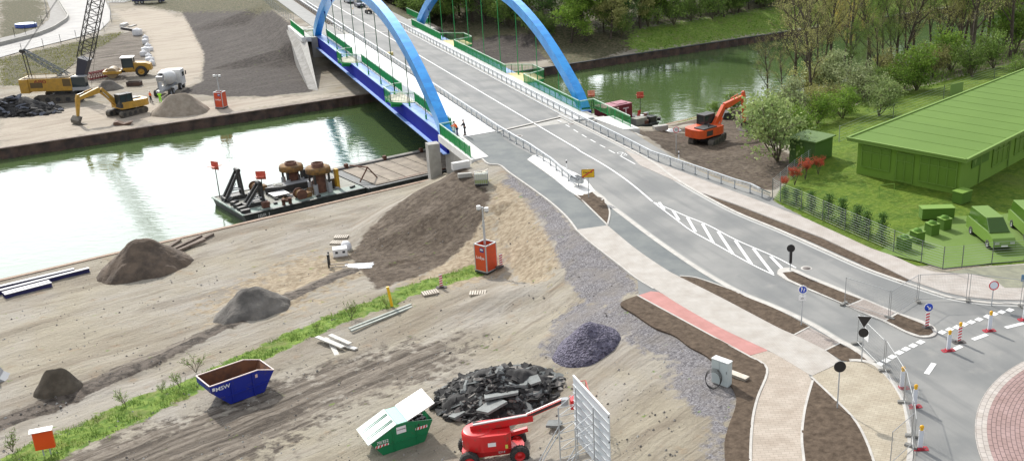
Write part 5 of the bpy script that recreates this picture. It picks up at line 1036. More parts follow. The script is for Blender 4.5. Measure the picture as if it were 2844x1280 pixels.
# mobile mesh fences
mf = mat('mobile_fence', (.36, .37, .37), .45, .4)
def mfence(label, a, b_, sign=None):
    A, B_ = P(*a), P(*b_); A.z = max(A.z, 0.01); B_.z = max(B_.z, .01); d = (B_ - A); L_ = d.length; t = thing('mobile_fence', label, 'fence panel', A, math.atan2(d.y, d.x), 'mobile mesh fence panels'); m = MB()
    for x in (0.04, L_ - .04): m.tube((x, 0, .05), (x, 0, 2.0), .022, mf, n=6)
    for z in (.18, 1.98): m.tube((0, 0, z), (L_, 0, z), .02, mf, n=6)
    m.build('frame', t); m = MB(); n = int(L_ / .1)
    for i in range(1, n): m.beam((L_ * i / n, 0, .18), (L_ * i / n, 0, 1.98), .0045, .0045, mf)
    for i in range(1, 9): m.beam((0, 0, .18 + .2 * i), (L_, 0, .18 + .2 * i), .005, .005, mf)
    m.build('mesh_panel', t, recalc=False); m = MB(); m.box((0, 0, .07), (.7, .24, .14), mat('fence_foot', (.20, .195, .18), .9), R(90)); m.build('foot', t, bevel=.02)
    if sign: m = MB(); m.box((L_ * sign[0], -.02, 1.25), (.55, .02, .75), WHT2); m.build('sign_board', t)
    return t
mfence('mesh fence panel behind the island, leftmost of the upper run', (2344, 848), (2468, 888)); mfence('mesh fence panel slanting across the crossing to the pavement corner', (2470, 888), (2546, 840)); mfence('mesh fence panel in front of the light paving, middle of the upper run', (2548, 840), (2684, 836)); mfence('mesh fence panel in front of the round no entry sign', (2688, 838), (2834, 856)); mfence('mesh fence panel cut off by the right edge', (2838, 856), (2960, 840))
mfence('mesh fence panel with a white board next to the triangular sign', (2379, 958), (2453, 1034), (.35, 0)); mfence('mesh fence panel with its foot beside the first beacon of the bend', (2456, 1034), (2509, 1122)); mfence('mesh fence panel along the bend between two beacons', (2510, 1122), (2531, 1214)); mfence('mesh fence panel above the lowest beacon', (2532, 1216), (2536, 1262)); mfence('mesh fence panel turning away at the bottom edge', (2530, 1245), (2470, 1300))
# cabinet with cable coil, boards
t = thing('electric_cabinet', 'pale grey electric cabinet standing on the brown verge', 'cabinet', P(2004, 1066, .02), R(-38)); m = MB(); m.box((0, 0, .78), (1.15, .42, 1.5), mat('cabinet_grey', (.50, .56, .55), .5)); m.box((0, 0, 1.55), (1.2, .48, .05), mat('cabinet_top', (.70, .71, .69), .5)); m.box((0, 0, .04), (1.0, .38, .1), conc); m.build('body', t, bevel=.01)
for x in (-.29, .29): m = MB(); m.box((x, -.222, .95), (.54, .02, 1.1), MATS['cabinet_grey']); m.box((x + .2, -.236, .95), (.03, .02, .15), BLK); m.build('door', t)
t = thing('cable_coil', 'black cable coil leaning against the grey cabinet', 'cable coil', P(1992, 1068, .02) + Vector((-.25, -.35, 0)), R(-10)); m = MB()
for q in range(4):
    V = [(.42 * (1 + .05 * q) * math.cos(a), -.12 + .09 * q + .1 * math.sin(a), .52 + .5 * (1 + .04 * q) * math.sin(a)) for a in [6.283 * i / 24 for i in range(25)]]; m.path(V, .016, BLK, 5)
m.build('cable', t)
def board(L_, w_, h_, mt): return lambda m: m.box((0, 0, h_ / 2), (L_, w_, h_), mt)
simple('wooden_crate_lid', 'wooden board pack lying right of the grey cabinet', 'board', P(2050, 1052, .02), R(-40), lambda m: [m.box((0, 0, .15), (1.3, .42, .22), WOOD), m.box((0, 0, .275), (1.32, .44, .03), WOODL)])
GWD = mat('grey_boards', (.42, .45, .41), .8, c2=(.33, .36, .32), scale=3)
for i, (a, b_, lb) in enumerate((((970, 918), (1142, 846), 'long pale plank on the grass strip, upper of the pair'), ((976, 924), (1144, 853), 'long pale plank on the grass strip, lower of the pair'))):
    A, B_ = P(*a), P(*b_); simple('plank', lb, 'plank', (A + B_) / 2 + Vector((0, 0, .05)), math.atan2((B_ - A).y, (B_ - A).x), board((B_ - A).length, .17, .1, GWD), 'pale planks on the grass strip')
for i, (a, b_, z, lb) in enumerate((((885, 948), (950, 972), .25, 'white board lying leftmost in the small board pile'), ((905, 948), (985, 972), .12, 'wide white board reaching furthest right in the board pile'), ((922, 945), (970, 965), .32, 'short upper white board crossing the board pile'), ((922, 960), (935, 985), 0, 'short board poking out at the bottom of the board pile'))):
    A, B_ = P(*a), P(*b_); simple('board', lb, 'board', (A + B_) / 2 + Vector((0, 0, z)), math.atan2((B_ - A).y, (B_ - A).x), board((B_ - A).length + .3, .32, .09, mat('white_board', (.62, .60, .55), .8, c2=(.5, .48, .44), scale=4)), 'boards in the small pile')
for i, (a, b_, lb) in enumerate((((463, 694), (500, 670), 'single dark timber lying right behind the brown heap'), ((478, 700), (560, 662), 'long dark timber, upper of the crossing ones right of the heap'), ((486, 704), (592, 654), 'longest dark timber nearest the quay right of the heap'), ((496, 702), (570, 672), 'dark timber lowest of the crossing ones'))):
    A, B_ = P(*a), P(*b_); simple('timber', lb, 'timber', (A + B_) / 2 + Vector((0, 0, .12 * (i % 2))), math.atan2((B_ - A).y, (B_ - A).x), board((B_ - A).length, .3, .22, mat('dark_timber', (.13, .10, .08), .9, c2=(.22, .175, .14), scale=3)), 'dark timbers near the quay')
for i, (a, b_, lb) in enumerate((((-60, 820), (208, 756), 'long dark blue steel beam nearest the quay at the left edge'), ((-60, 832), (249, 754), 'longest dark blue steel beam, middle of the three'), ((12, 826), (142, 792), 'short dark blue steel beam pair nearest the yard'))):
    A, B_ = P(*a), P(*b_); simple('steel_beam', lb, 'beam', (A + B_) / 2, math.atan2((B_ - A).y, (B_ - A).x), lambda m: [ibeam(m, (B_ - A).length, .38, .36, mat('beam_blue', (.03, .03, .12), .6), mat('beam_top', (.42, .42, .44), .6), (0, y, 0)) for y in ((0,) if i < 2 else (-.25, .25))], 'dark blue steel beams by the quay')
# orange sign cabinet lower left
t = thing('orange_box', 'orange box on a short metal stand with a tilted white lid in the lower left', 'box', P(132, 1262), R(24)); t.scale = (.85,) * 3; m = MB(); m.box((0, 0, 1.25), (1.15, .32, 1.45), mat('box_orange', (.80, .09, .01), .45)); m.box((-.3, -.165, 1.85), (.3, .012, .08), WHT2); m.build('body', t, bevel=.02)
m = MB(); m.box((0, .05, 2.05), (1.35, .5, .04), WHT2); m.build('lid', t); t.children[-1].rotation_euler = (R(8), 0, 0); m = MB(); m.beam((-.2, 0, 0), (-.2, 0, .55), .08, .08, GAL); m.beam((.2, 0, 0), (.2, 0, .55), .08, .08, GAL); m.build('stand', t)
# white tipped object cut by the left edge
t = thing('machine_bucket', 'grey and white loader bucket cut off by the left edge of the photo', 'bucket', P(2, 1052), R(20)); m = MB(); m.xprism([(-1.2, 0), (.5, 0), (.1, .3), (-.2, 1.0), (-.6, 1.1)], -.6, .6, GREYC); m.build('shell', t); m = MB(); m.box((-.1, -.62, .6), (.5, .03, .5), WHT2); m.build('plate', t)
# blue skip
SB = mat('skip_blue', (.008, .02, .26), .45, c2=(.06, .05, .10), scale=2.2, fac=.64, contrast=.14); RI = mat('skip_rust', (.20, .09, .045), .9, c2=(.10, .055, .04), scale=1.6, bump=.02); RIM = mat('skip_rim', (.62, .50, .46), .6)
A, B_ = P(620, 1132), P(752, 1082)
t = thing('skip', 'open blue steel skip with a rusty inside reading MSW', 'skip', (A + B_) / 2 + Vector((-.8, .75, 0)), math.atan2((B_ - A).y, (B_ - A).x)); 
pr = [(-1.95, 1.15), (-1.05, 0), (1.05, 0), (1.75, 1.35), (1.35, 1.62), (-1.95, 1.62)]
pr = [(-2.05, 1.18), (-2.05, 1.62), (.95, 1.62), (1.95, 1.25), (1.15, 0), (-1.0, 0)]
m = MB(); n_ = len(pr); yo = 1.0; th2 = .05
for y in (-yo, yo): m.xprism(pr, y - th2 / 2, y + th2 / 2, SB)
for a, b_ in ((0, 1), (3, 4), (4, 5), (5, 0)):
    p0, p1 = pr[a], pr[b_]; m.add([(p0[0], -yo, p0[1]), (p1[0], -yo, p1[1]), (p1[0], yo, p1[1]), (p0[0], yo, p0[1])], [(0, 1, 2, 3)], SB)
for x in (-.8, .55): m.beam((x, -yo - .05, .1 if x < 0 else .0), (x * 1.0, -yo - .05, 1.55), .08, .08, SB)
m.beam((-1.5, -yo - .05, .62), (1.5, -yo - .05, .62), .06, .08, SB); m.build('shell', t, recalc=False)
m = MB(); pi = [(-1.98, 1.2), (-1.98, 1.6), (.93, 1.6), (1.88, 1.25), (1.1, .06), (-.96, .06)]
for a, b_ in ((0, 1), (3, 4), (4, 5), (5, 0)): p0, p1 = pi[a], pi[b_]; m.add([(p0[0], -yo + .03, p0[1]), (p1[0], -yo + .03, p1[1]), (p1[0], yo - .03, p1[1]), (p0[0], yo - .03, p0[1])], [(0, 1, 2, 3)], RI)
for y in (-yo + .03, yo - .03): m.add([(x, y, z) for x, z in pi], [tuple(range(6))], RI)
m.build('lining', t, recalc=False); m = MB(); rr = [(-2.05, -yo, 1.63), (.95, -yo, 1.63), (1.95, -yo, 1.26), (1.95, yo, 1.26), (.95, yo, 1.63), (-2.05, yo, 1.63), (-2.05, -yo, 1.63)]
for a, b_ in zip(rr, rr[1:]): m.beam(a, b_, .07, .05, RIM)
m.build('rim', t); text('MSW', .36, t, (-1.3, -yo - .035, 1.28), (R(90), 0, 0), WHT2, sx=1.1); m = MB(); m.box((-1.86, -yo - .035, 1.35), (.16, .01, .2), WHT2); m.box((.8, -yo - .035, 1.28), (.15, .01, .22), mat('sticker_pale', (.7, .5, .45), .6)); m.build('sticker', t)
# green skip
GS = mat('skip_green', (.008, .19, .07), .42, c2=(.05, .13, .06), scale=2.2, fac=.64, contrast=.14); GLD = mat('skip_lid', (.72, .80, .77), .4, c2=(.62, .72, .68), scale=1.2)
A, B_ = P(1050, 1272), P(1185, 1222); t = thing('skip', 'green steel skip with pale lids, one raised, marked 70/352', 'skip', (A + B_) / 2 + Vector((-.45, .9, 0)), math.atan2((B_ - A).y, (B_ - A).x)); t.scale = (1.0,) * 3
pr = [(-1.85, .9), (-1.25, 0), (1.15, 0), (1.75, 1.28), (.2, 1.62), (-.35, 1.62)]; m = MB(); yo = .95
for y in (-yo, yo): m.xprism(pr, y - .025, y + .025, GS)
for a, b_ in ((0, 1), (1, 2), (2, 3)): p0, p1 = pr[a], pr[b_]; m.add([(p0[0], -yo, p0[1]), (p1[0], -yo, p1[1]), (p1[0], yo, p1[1]), (p0[0], yo, p0[1])], [(0, 1, 2, 3)], GS)
m.beam((-1.3, -yo - .04, .55), (1.4, -yo - .04, .55), .05, .05, GS); [m.beam((x, -yo - .04, .02), (x, -yo - .04, 1.3), .05, .05, GS) for x in (-.6, .75)]; m.box((0, 0, 1.64), (.62, 1.95, .05), mat('skip_mid', (.25, .55, .42), .4)); m.build('shell', t, recalc=False)
m = MB(); m.xprism([(-2.0, .88), (-.35, 1.66), (-.35, 1.70), (-2.02, .93)], -1.02, 1.02, GLD); [m.beam((-1.9, y, .975), (-.4, y, 1.70), .02, .04, GS) for y in (-.55, -.4, .3, .45)]; m.build('lid', t)
m = MB(); m.xprism([(.3, 1.66), (1.95, 2.25), (1.93, 2.31), (.3, 1.72)], -1.0, 1.0, mat('skip_lid_open', (.80, .82, .80), .4)); tag(m.build('lid', t), 'raised open lid')
m = MB(); rnd = random.Random(4)
for i in range(70): x, y = rnd.uniform(.3, 1.55), rnd.uniform(-.85, .85); m.box((x, y, 1.0 + rnd.uniform(-.1, .25)), (rnd.uniform(.1, .35), rnd.uniform(.1, .35), rnd.uniform(.08, .3)), BLK if i % 3 else GREYC, rnd.uniform(0, 3))
tag(m.build('waste', t), kind='stuff')
def rwplate(m, x, z, L_, y):
    m.box((x, y, z), (L_, .01, .16), WHT2)
    for i in range(4): a = x - L_ / 2 + L_ * i / 4; m.add([(a, y - .008, z - .08), (a + L_ / 8, y - .008, z - .08), (a + L_ / 5, y - .008, z + .08), (a + L_ / 14, y - .008, z + .08)], [(0, 1, 2, 3)], REDS)
m = MB(); rwplate(m, -1.25, .62, .75, -yo - .045); m.build('warning_plate', t); m = MB(); rwplate(m, 1.05, 1.0, .7, -yo - .045); m.build('warning_plate', t); m = MB(); m.box((-.1, -yo - .04, 1.25), (.55, .01, .42), WHT2); m.build('name_plate', t); text('70/352', .24, t, (-1.2, -yo - .04, .84), (R(90), 0, 0), WHT2); text('CONTAINER', .09, t, (-.1, -yo - .05, 1.28), (R(90), 0, 0), BLK)
# ------------------------------------------------------------------ boom lift, billboard
g = P(1372, 1268); tip = at(1560, 1112, .5); hd = math.atan2(tip.y - g.y, tip.x - g.x)
chz = R(14); t = thing('boom_lift', 'red telescopic boom lift with big black tyres reaching behind the billboard', 'boom lift', g, chz); t.scale = (.77,) * 3
m = MB(); m.prism([(-2.1, -.55), (2.1, -.55), (2.2, 0), (2.1, .55), (-2.1, .55), (-2.2, 0)], .45, .85, REDM); m.box((0, 0, .95), (1.6, 1.1, .3), REDM); m.box((-1.75, 0, .6), (.3, 2.2, .25), REDM); m.box((1.75, 0, .6), (.3, 2.2, .25), REDM); m.build('chassis', t, bevel=.04)
for x in (-1.75, 1.75):
    for y in (-1.1, 1.1): wheel(t, (x, y, .62), .66, .5, hub=REDM, n=22)
text('S314', .24, t, (.55, -.565, .66), (R(90), 0, 0), WHT2)
M = Matrix.Rotation(hd - chz, 4, 'Z')
m = MB(); m.x = M; m.tube((0, 0, 1.05), (0, 0, 1.25), .6, BLK, n=20)
c1 = [(-1.35, -.55), (-1.2, -1.0), (-.7, -1.15), (.9, -1.15), (1.25, -.9), (1.25, -.28), (-1.35, -.28)]; m.prism(c1, 1.15, 2.4, REDM); m.prism([(x, -y) for x, y in c1][::-1], 1.15, 2.4, REDM)
m.lathe((-1.0, 0, 1.15), [(1.05, 0), (1.12, .1), (1.12, 1.1), (1.0, 1.3), (0, 1.3)], REDM, 28); m.build('turret', t, bevel=.06)
m = MB(); m.x = M; m.box((-.1, -1.165, 1.72), (.55, .02, .3), WHT2); m.box((-.1, 1.165, 1.72), (.55, .02, .3), WHT2); m.box((-2.1, 0, 1.6), (.02, .6, .28), WHT2); m.box((.9, -1.17, 1.45), (.18, .02, .3), mat('label_yellow', (.6, .6, .1), .5)); m.build('sticker', t)
dist = math.hypot(tip.x - g.x, tip.y - g.y) / .77; zt = (tip.z - g.z) / .77
m = MB(); m.x = M; m.beam((-1.5, 0, 2.55), (dist * .58, 0, 2.3 + (zt - 2.3) * .35), .42, .5, REDM); m.beam((-1.3, -.1, 2.85), (dist * .5, -.1, 2.66 + (zt - 2.3) * .3), .2, .1, mat('boom_cable_tray', (.45, .43, .42), .5)); m.beam((-1.3, .16, 2.85), (dist * .45, .16, 2.6), .06, .12, BLK); m.beam((0, 0, 1.5), (dist * .5, 0, 1.95), .28, .3, REDM); bo = m.build('boom', t, bevel=.02)
m = MB(); m.x = M; m.beam((dist * .5, 0, 2.5 + (zt - 2.3) * .32), (dist, 0, zt), .28, .3, REDM); m.beam((dist * .5, 0, 2.68 + (zt - 2.3) * .32), (dist, 0, zt + .17), .12, .05, MATS['boom_cable_tray']); m.beam((dist * .5, -.16, 2.5 + (zt - 2.3) * .32), (dist, -.16, zt), .03, .16, BLK); m.build('telescopic_section', bo)
m = MB(); m.x = M; m.box((dist + .2, 0, zt - .1), (.5, .4, .5), GREYC); m.box((dist + .75, 0, zt - .25), (.3, .8, .7), REDM); m.build('jib', t)
m = MB(); m.x = M; ox = dist + 1.4
for z in (zt - .35, zt + .25, zt + .8):
    q = [(ox - .4, -1.1, z), (ox + .5, -1.1, z), (ox + .5, 1.1, z), (ox - .4, 1.1, z), (ox - .4, -1.1, z)]; m.path(q, .028, REDM)
for x in (ox - .4, ox + .5):
    for y in (-1.1, 0, 1.1): m.tube((x, y, zt - .4), (x, y, zt + .8), .025, REDM)
m.box((ox + .05, 0, zt - .4), (.95, 2.2, .05), BLK); m.build('basket', t)
A, B_ = at(1592, 1043, 3.0), at(1692, 1152, 3.0); d = (B_ - A).normalized(); nn = Vector((d.y, -d.x, 0)) * (1)
nn = -nn if nn.x > 0 else nn
t = thing('billboard', 'white panelled billboard seen from behind on a grey lattice scaffold', 'billboard', (A.x, A.y, G0(A.x, A.y))); iv = Matrix.Translation(-Vector(t.location)); L_ = (B_ - A).length; zg = t.location.z
PW = mat('panel_white', (.62, .66, .69), .4, c2=(.54, .58, .62), scale=.7); m = MB(); m.x = iv; nrow = 8; hh = 3.75 / nrow
for i in range(nrow):
    z = 3.0 - hh * (i + .5); m.beam(Vector((A.x, A.y, z)), Vector((B_.x, B_.y, z)), .05, hh - .035, PW)
[m.beam(Vector((A.x, A.y, 3.0 - hh * i)) + nn * .05, Vector((B_.x, B_.y, 3.0 - hh * i)) + nn * .05, .04, .035, GAL) for i in range(1, nrow)]; m.beam(A + Vector((0, 0, .03)), B_ + Vector((0, 0, .03)), .09, .06, WHT2); m.build('panel', t)
for f in (.12, .62):
    m = MB(); m.x = iv; a = A + d * L_ * f + nn * .12; b_ = a + nn * 1.0
    m.tube((a.x, a.y, zg), (a.x, a.y, 2.6), .035, GAL); m.tube((b_.x, b_.y, zg), (b_.x, b_.y, 1.7), .035, GAL)
    for i in range(8): z = zg + .3 + i * .5; (z < 1.8) and m.tube((a.x, a.y, z), (b_.x, b_.y, z), .022, GAL); (i % 2 == 0 and z < 1.7) and m.tube((a.x, a.y, z), (b_.x, b_.y, z - .45), .022, GAL)
    m.tube((b_.x, b_.y, 1.7), (a.x, a.y, 2.3), .022, GAL); q = b_ + nn * 1.5; m.tube((b_.x, b_.y, .6), (q.x, q.y, zg), .03, GAL); q = q + d * .25; m.tube((b_.x, b_.y, .2), (q.x, q.y, zg), .03, GAL); m.build('scaffold', t)
for i in range(nrow):
    m = MB(); m.x = iv; z = 3.0 - hh * i; p = B_ + nn * .04; m.box((p.x, p.y, z - .1), (.06, .06, .06), BLK); i % 3 == 0 and m.build('clamp', t)
# ------------------------------------------------------------------ barges
HULL = mat('hull_black', (.022, .026, .028), .6, c2=(.05, .055, .05), scale=1.5); DECK = mat('deck_pale', (.36, .36, .31), .85, c2=(.22, .22, .19), scale=.9, contrast=.4); DECKG = mat('deck_green', (.26, .34, .30), .7, c2=(.18, .22, .19), scale=1.2); RUS = mat('rust_orange', (.26, .14, .04), .85, c2=(.11, .065, .03), scale=2); RUSD = mat('rust_dark', (.10, .045, .03), .85, c2=(.17, .08, .05), scale=2.5); MAHO = mat('dark_red_paint', (.14, .008, .02), .45, c2=(.18, .012, .028), scale=2)
rzc = math.atan2(ce.y, ce.x)
def bl(t, u0, v0): return lambda u, v, z: (u - u0, v - v0, z)
o_ = UV(22.2, 4.0, WZ); t = thing('work_barge', 'black work barge with pale deck, two rusty casing machines and red boards at its stern', 'barge', o_, rzc)
LB, WB, D_ = 13.4, 8.4, .85
m = MB(); V = [(0, 0, D_), (0, WB, D_), (LB, WB, D_), (LB, 0, D_), (.35, .0, -.6), (.35, WB, -.6), (LB, WB, -.6), (LB, 0, -.6)]
m.add(V, [(3, 2, 1, 0), (0, 1, 5, 4), (1, 2, 6, 5), (2, 3, 7, 6), (3, 0, 4, 7)], HULL); m.beam((0, 0, D_ + .02), (0, WB, D_ + .02), .25, .12, DECKG); m.beam((0, .05, D_ + .02), (LB, .05, D_ + .02), .35, .10, HULL); m.beam((0, WB - .05, D_ + .02), (LB, WB - .05, D_ + .02), .3, .1, HULL); m.build('hull', t, recalc=True)
m = MB(); m.prism([(.2, .25), (LB, .25), (LB, WB - .25), (.2, WB - .25)], None, D_ + .012, DECK); m.prism([(1, .3), (LB, .3), (LB, 1.8), (1, 1.8)], None, D_ + .02, DECKG); m.build('deck', t, recalc=False)
text('JBR I', .5, t, (2.0, -.03, .45), (R(90), 0, 0), mat('letter_grey', (.5, .5, .48), .7), sx=1.3)
rnd = random.Random(3)
for (x, y, hh2) in ((1.5, 6.2, 3.1), (2.2, 2.6, 2.3)):
    m = MB(); 
    for dy in (-.35, .35): m.beam((x - 1.1, y + dy, D_), (x + .7, y + dy, D_ + hh2), .3, .4, BLK, .12, .2); m.beam((x + .9, y + dy, D_), (x + .7, y + dy, D_ + hh2), .2, .25, BLK); m.beam((x - .2, y + dy, D_ + hh2 * .35), (x + .8, y + dy, D_ + hh2 * .35), .12, .12, GREYC); m.beam((x - .9, y + dy - .2, D_ + .2), (x + .2, y + dy - .2, D_ + hh2 * .6), .06, .06, GREYC)
    m.box((x, y, D_ + .25), (2.4, 1.1, .4), BLK); m.tube((x + .7, y - .45, D_ + hh2), (x + .7, y + .45, D_ + hh2), .22, BLK); m.build('spud_winch_frame', t)
for i in range(6): m = MB(); m.box((.5 + i * .1, .8 + i * 1.2, D_ + .2), (.9, .45, .35), BLK, .2 * i); m.build('bollard_block', t)
def casing(par, x, y, z, ring=True, hgt=2.6, sc=1.0):
    c_ = thing('casing_machine', None, None, (0, 0, 0)); bpy.data.objects.remove(c_)
    m = MB(); m.lathe((x, y, z), [(.78 * sc, 0), (.78 * sc, hgt), (.62 * sc, hgt), (.62 * sc, hgt - 1.2)], RUSD, 28); o = m.build('casing_tube', par, recalc=False)
    if ring:
        m = MB(); zr = z + hgt * .78; m.lathe((x, y, zr), [(.8 * sc, .28), (1.5 * sc, .28), (1.6 * sc, .1), (1.6 * sc, -.32), (1.1 * sc, -.42), (.8 * sc, -.42)], RUS, 32); m.build('clamp_ring', o, recalc=False)
        for a in (.6, 2.2, 3.9, 5.4): q = Vector((x + 1.4 * sc * math.cos(a), y + 1.4 * sc * math.sin(a), z)); m = MB(); m.tube(q, q + Vector((0, 0, hgt * .35)), .24, GREYC, n=10); m.tube(q + Vector((0, 0, hgt * .35)), q + Vector((0, 0, hgt * .75)), .13, BLK, n=8); m.build('cylinder', o)
    return o
casing(t, 8.2, 6.6, D_, True, 2.7, .8); m = MB(); m.box((9.9, 6.8, D_ + .8), (1.0, .9, 1.6), BLK); m.build('power_unit', t)
casing(t, 9.3, 2.2, D_, True, 3.3, .82); m = MB(); m.box((11.3, 2.2, D_ + 1.1), (.35, .5, 2.2), mat('stand_yellow', (.5, .28, .02), .6)); m.box((10.9, 3.2, D_ + .5), (.9, .9, 1.0), BLK); m.build('power_unit', t)
m = MB(); m.prism([(4.5, 5.3), (5.8, 4.6), (11.8, 4.2), (11.8, 5.2), (6.0, 6.1)], D_, D_ + .75, BLK); m.prism([(4.6, 5.3), (5.8, 4.7), (11.7, 4.3), (11.7, 5.1), (6.0, 6.0)], None, D_ + .76, mat('hatch_grey', (.22, .22, .22), .8)); m.lathe((6.0, 5.35, D_ + .77), [(.28, 0), (.5, 0), (.5, .04), (.28, .04)], DECK, 16); m.build('spud_leg', t)
for x, y in ((6.7, 1.5), (4.3, 7.3)):
    m = MB(); m.tube((x, y - .45, D_ + .5), (x, y + .45, D_ + .5), .42, RUS, n=14); m.tube((x, y - .5, D_ + .5), (x, y - .4, D_ + .5), .58, RUSD, n=14); m.tube((x, y + .4, D_ + .5), (x, y + .5, D_ + .5), .58, RUSD, n=14); m.box((x + .7, y, D_ + .3), (.8, .8, .5), RUS); m.build('winch', t)
for x in (4.4, 5.1): m = MB(); m.lathe((x, .5, D_), [(.18, 0), (.18, .55), (.22, .55), (.22, .65), (0, .65)], RUSD, 12); m.build('bollard', t)
m = MB(); [m.beam((4.6 + .25 * i, 3.0, D_ + .35), (4.6 + .25 * i, 4.6, D_ + .35), .22, .04, WHP) for i in range(7)]; m.beam((4.5, 3, D_ + .15), (6.2, 3, D_ + .15), .1, .1, BLK); m.beam((4.5, 4.6, D_ + .15), (6.2, 4.6, D_ + .15), .1, .1, BLK); m.build('grating', t)
m = MB(); m.box((2.7, 1.0, D_ + .35), (.7, .5, .6), RUSD); [m.box((5.8 + i * .8, 3.2 + .1 * i, D_ + .12), (1.8, .2, .12), WOOD if i % 2 else RUSD, rnd.uniform(-.2, .3)) for i in range(7)]; [m.box((rnd.uniform(3, 12.6), rnd.uniform(.5, 7.8), D_ + .12), (rnd.uniform(.2, .8), rnd.uniform(.1, .4), .2), [BLK, RUSD, GREYC][i % 3], rnd.uniform(0, 3)) for i in range(34)]
m.lathe((5.4, 2.0, D_), [(.25, 0), (.45, .1), (.5, .2), (.3, .3)], RUS, 12); [m.tube((7.9 + .12 * i, 1.5, D_), (8.0 + .1 * i, 1.8, D_ + .9), .04, RUS, n=5) for i in range(-3, 4)]; tag(m.build('deck_gear', t), kind='stuff')
def dayboard(par, x, y, z, h_, mt, orient=0.0):
    m = MB(); m.beam((x, y, z), (x, y, z + h_), .07, .07, BLK); o = m.build('signal_mast', par); m = MB()
    Mx = Matrix.Translation((x, y, z + h_)) @ Matrix.Rotation(orient, 4, 'Z'); m.x = Mx; m.box((0, 0, .35), (.05, 1.0, .9), mt); m.box((0, 0, .3), (1.2, .9, .04), mt); m.build('signal_board', o)
RB = mat('board_red', (.50, .05, .03), .5, c2=(.6, .16, .1), scale=3)
dayboard(t, .5, 7.6, D_ + 1.6, 1.7, RB, .4); dayboard(t, 3.4, 3.0, D_ + .5, 2.1, RB, .9); m = MB(); m.beam((.5, 7.6, D_), (.5, 7.6, D_ + 1.7), .08, .08, BLK); m.build('mast_foot', t)
# deck barge under the bridge
o_ = UV(35.8, 3.0, WZ); t = thing('deck_barge', 'long barge with timber deck reaching below the bridge to a dark red engine house', 'barge', o_, rzc); LB, WB = 44.6, 10.2
m = MB(); m.prism([(0, 0), (LB - 1.2, 0), (LB, 2.0), (LB, WB - 2.0), (LB - 1, WB), (0, WB)], -.6, D_, HULL); m.beam((0, .2, D_ + .08), (LB - 1, .2, D_ + .08), .4, .2, HULL); m.beam((0, WB - .3, D_ + .1), (LB - 1, WB - .3, D_ + .1), .7, .2, concd); m.build('hull', t)
PLK = mat('timber_deck', (.33, .28, .22), .9, c2=(.23, .195, .155), scale=.8, bump=.02); m = MB()
for i in range(16): m.box((1.2 + i * 2.0 + .9, 5.2, D_ + .06 + (i % 3) * .004), (1.90, 7.6, .07), PLK, .0)
m.build('timber_deck', t); [(lambda m: (m.beam((1 + i * 3, .8 + (i % 2) * .25, D_ + .15), (7 + i * 3, .7 + (i % 3) * .2, D_ + .18), .22, .14, [WOOD, RUSD, WOODL][i % 3]), m.build('loose_beam', t)))(MB()) for i in range(9)]; [(lambda m: (m.box((2 + i * 5, WB - .5, D_ + .3), (.4, .4, .5), RUSD), m.build('bollard', t)))(MB()) for i in range(3)]
m = MB(); m.beam((.5, 3.5, D_), (1.6, 3.5, D_ + 1.5), .12, .12, RUSD); m.beam((2.7, 3.5, D_), (1.6, 3.5, D_ + 1.5), .12, .12, RUSD); m.beam((1.6, 3.5, D_ + 1.5), (.2, 5.0, D_ + 1.7), .12, .12, RUSD); m.build('trestle', t)
x0 = 76.5 - 35.8
m = MB(); m.box((x0 - 1.2, 4.9, D_ + 1.35), (5.0, 2.3, 2.2), MAHO); m.box((x0 - 1.2, 4.9, D_ + 2.5), (5.05, 2.35, .12), mat('roof_pink', (.34, .12, .15), .6)); m.box((x0 - .2, 4.9, D_ + 2.6), (1.8, 1.6, .1), MATS['roof_pink']); m.build('engine_house', t, bevel=.05)
text('T', 1.5, t, (x0 + .1, 3.735, D_ + 1.45), (R(90), 0, 0), mat('letter_pink', (.62, .50, .52), .6), sx=1.2)
casing(t, x0 - 2.9, 2.8, D_, False, 2.6, .95); casing(t, x0 - 9, 5.5, D_, True, 2.0, .9)
dayboard(t, x0 - 3.2, 7.2, D_ + .2, 3.4, mat('board_orange', (.72, .20, .08), .5, c2=(.75, .42, .3), scale=3), 1.0); dayboard(t, x0 + 3.2, 4.2, D_, 2.9, RB, 1.2)
m = MB(); [m.box((x0 + rnd.uniform(.5, 4.5), rnd.uniform(.8, 4.5), D_ + .25), (rnd.uniform(.3, .9), rnd.uniform(.3, .8), rnd.uniform(.3, .7)), [BLK, RUSD, GREYC, WHP][i % 4], rnd.uniform(0, 2)) for i in range(16)]; [m.beam((x0 + 1.9 + .15 * i, 3.5, D_), (x0 + 1.9 + .15 * i, 3.2, D_ + 1.4), .07, .07, REDM) for i in range(4)]; m.box((x0 + .2, 1.2, D_ + .6), (2.0, 1.2, .9), DECK); m.box((x0 + 2.3, 1.0, D_ + .5), (1.2, 1.1, .9), BLK); tag(m.build('deck_gear', t), kind='stuff')
# block and sheets by the right bank
simple('concrete_block', 'long pale concrete block on the bank beside the dark red barge house', 'block', P(1834, 362), .5, lambda m: m.box((0, 0, .3), (1.8, .7, .6), conc)); simple('plastic_sheet', 'white crumpled sheets on the bank left of the orange excavator', 'sheet', P(1862, 364), .1, lambda m: [m.lathe((x, y, 0), [(0, .3), (.25, .25), (.5, .05), (.6, 0)], MATS['plastic_white'], 7) for x, y in ((0, 0), (.8, .3), (-.8, -.1))])
simple('dark_bucket', 'black excavator bucket lying in the grass behind the raised boom', 'bucket', P(2020, 330), .3, lambda m: m.xprism([(-.7, .9), (-.8, .2), (-.2, 0), (.8, .1), (.9, .5), (.1, 1.0)], -.6, .6, BLK))
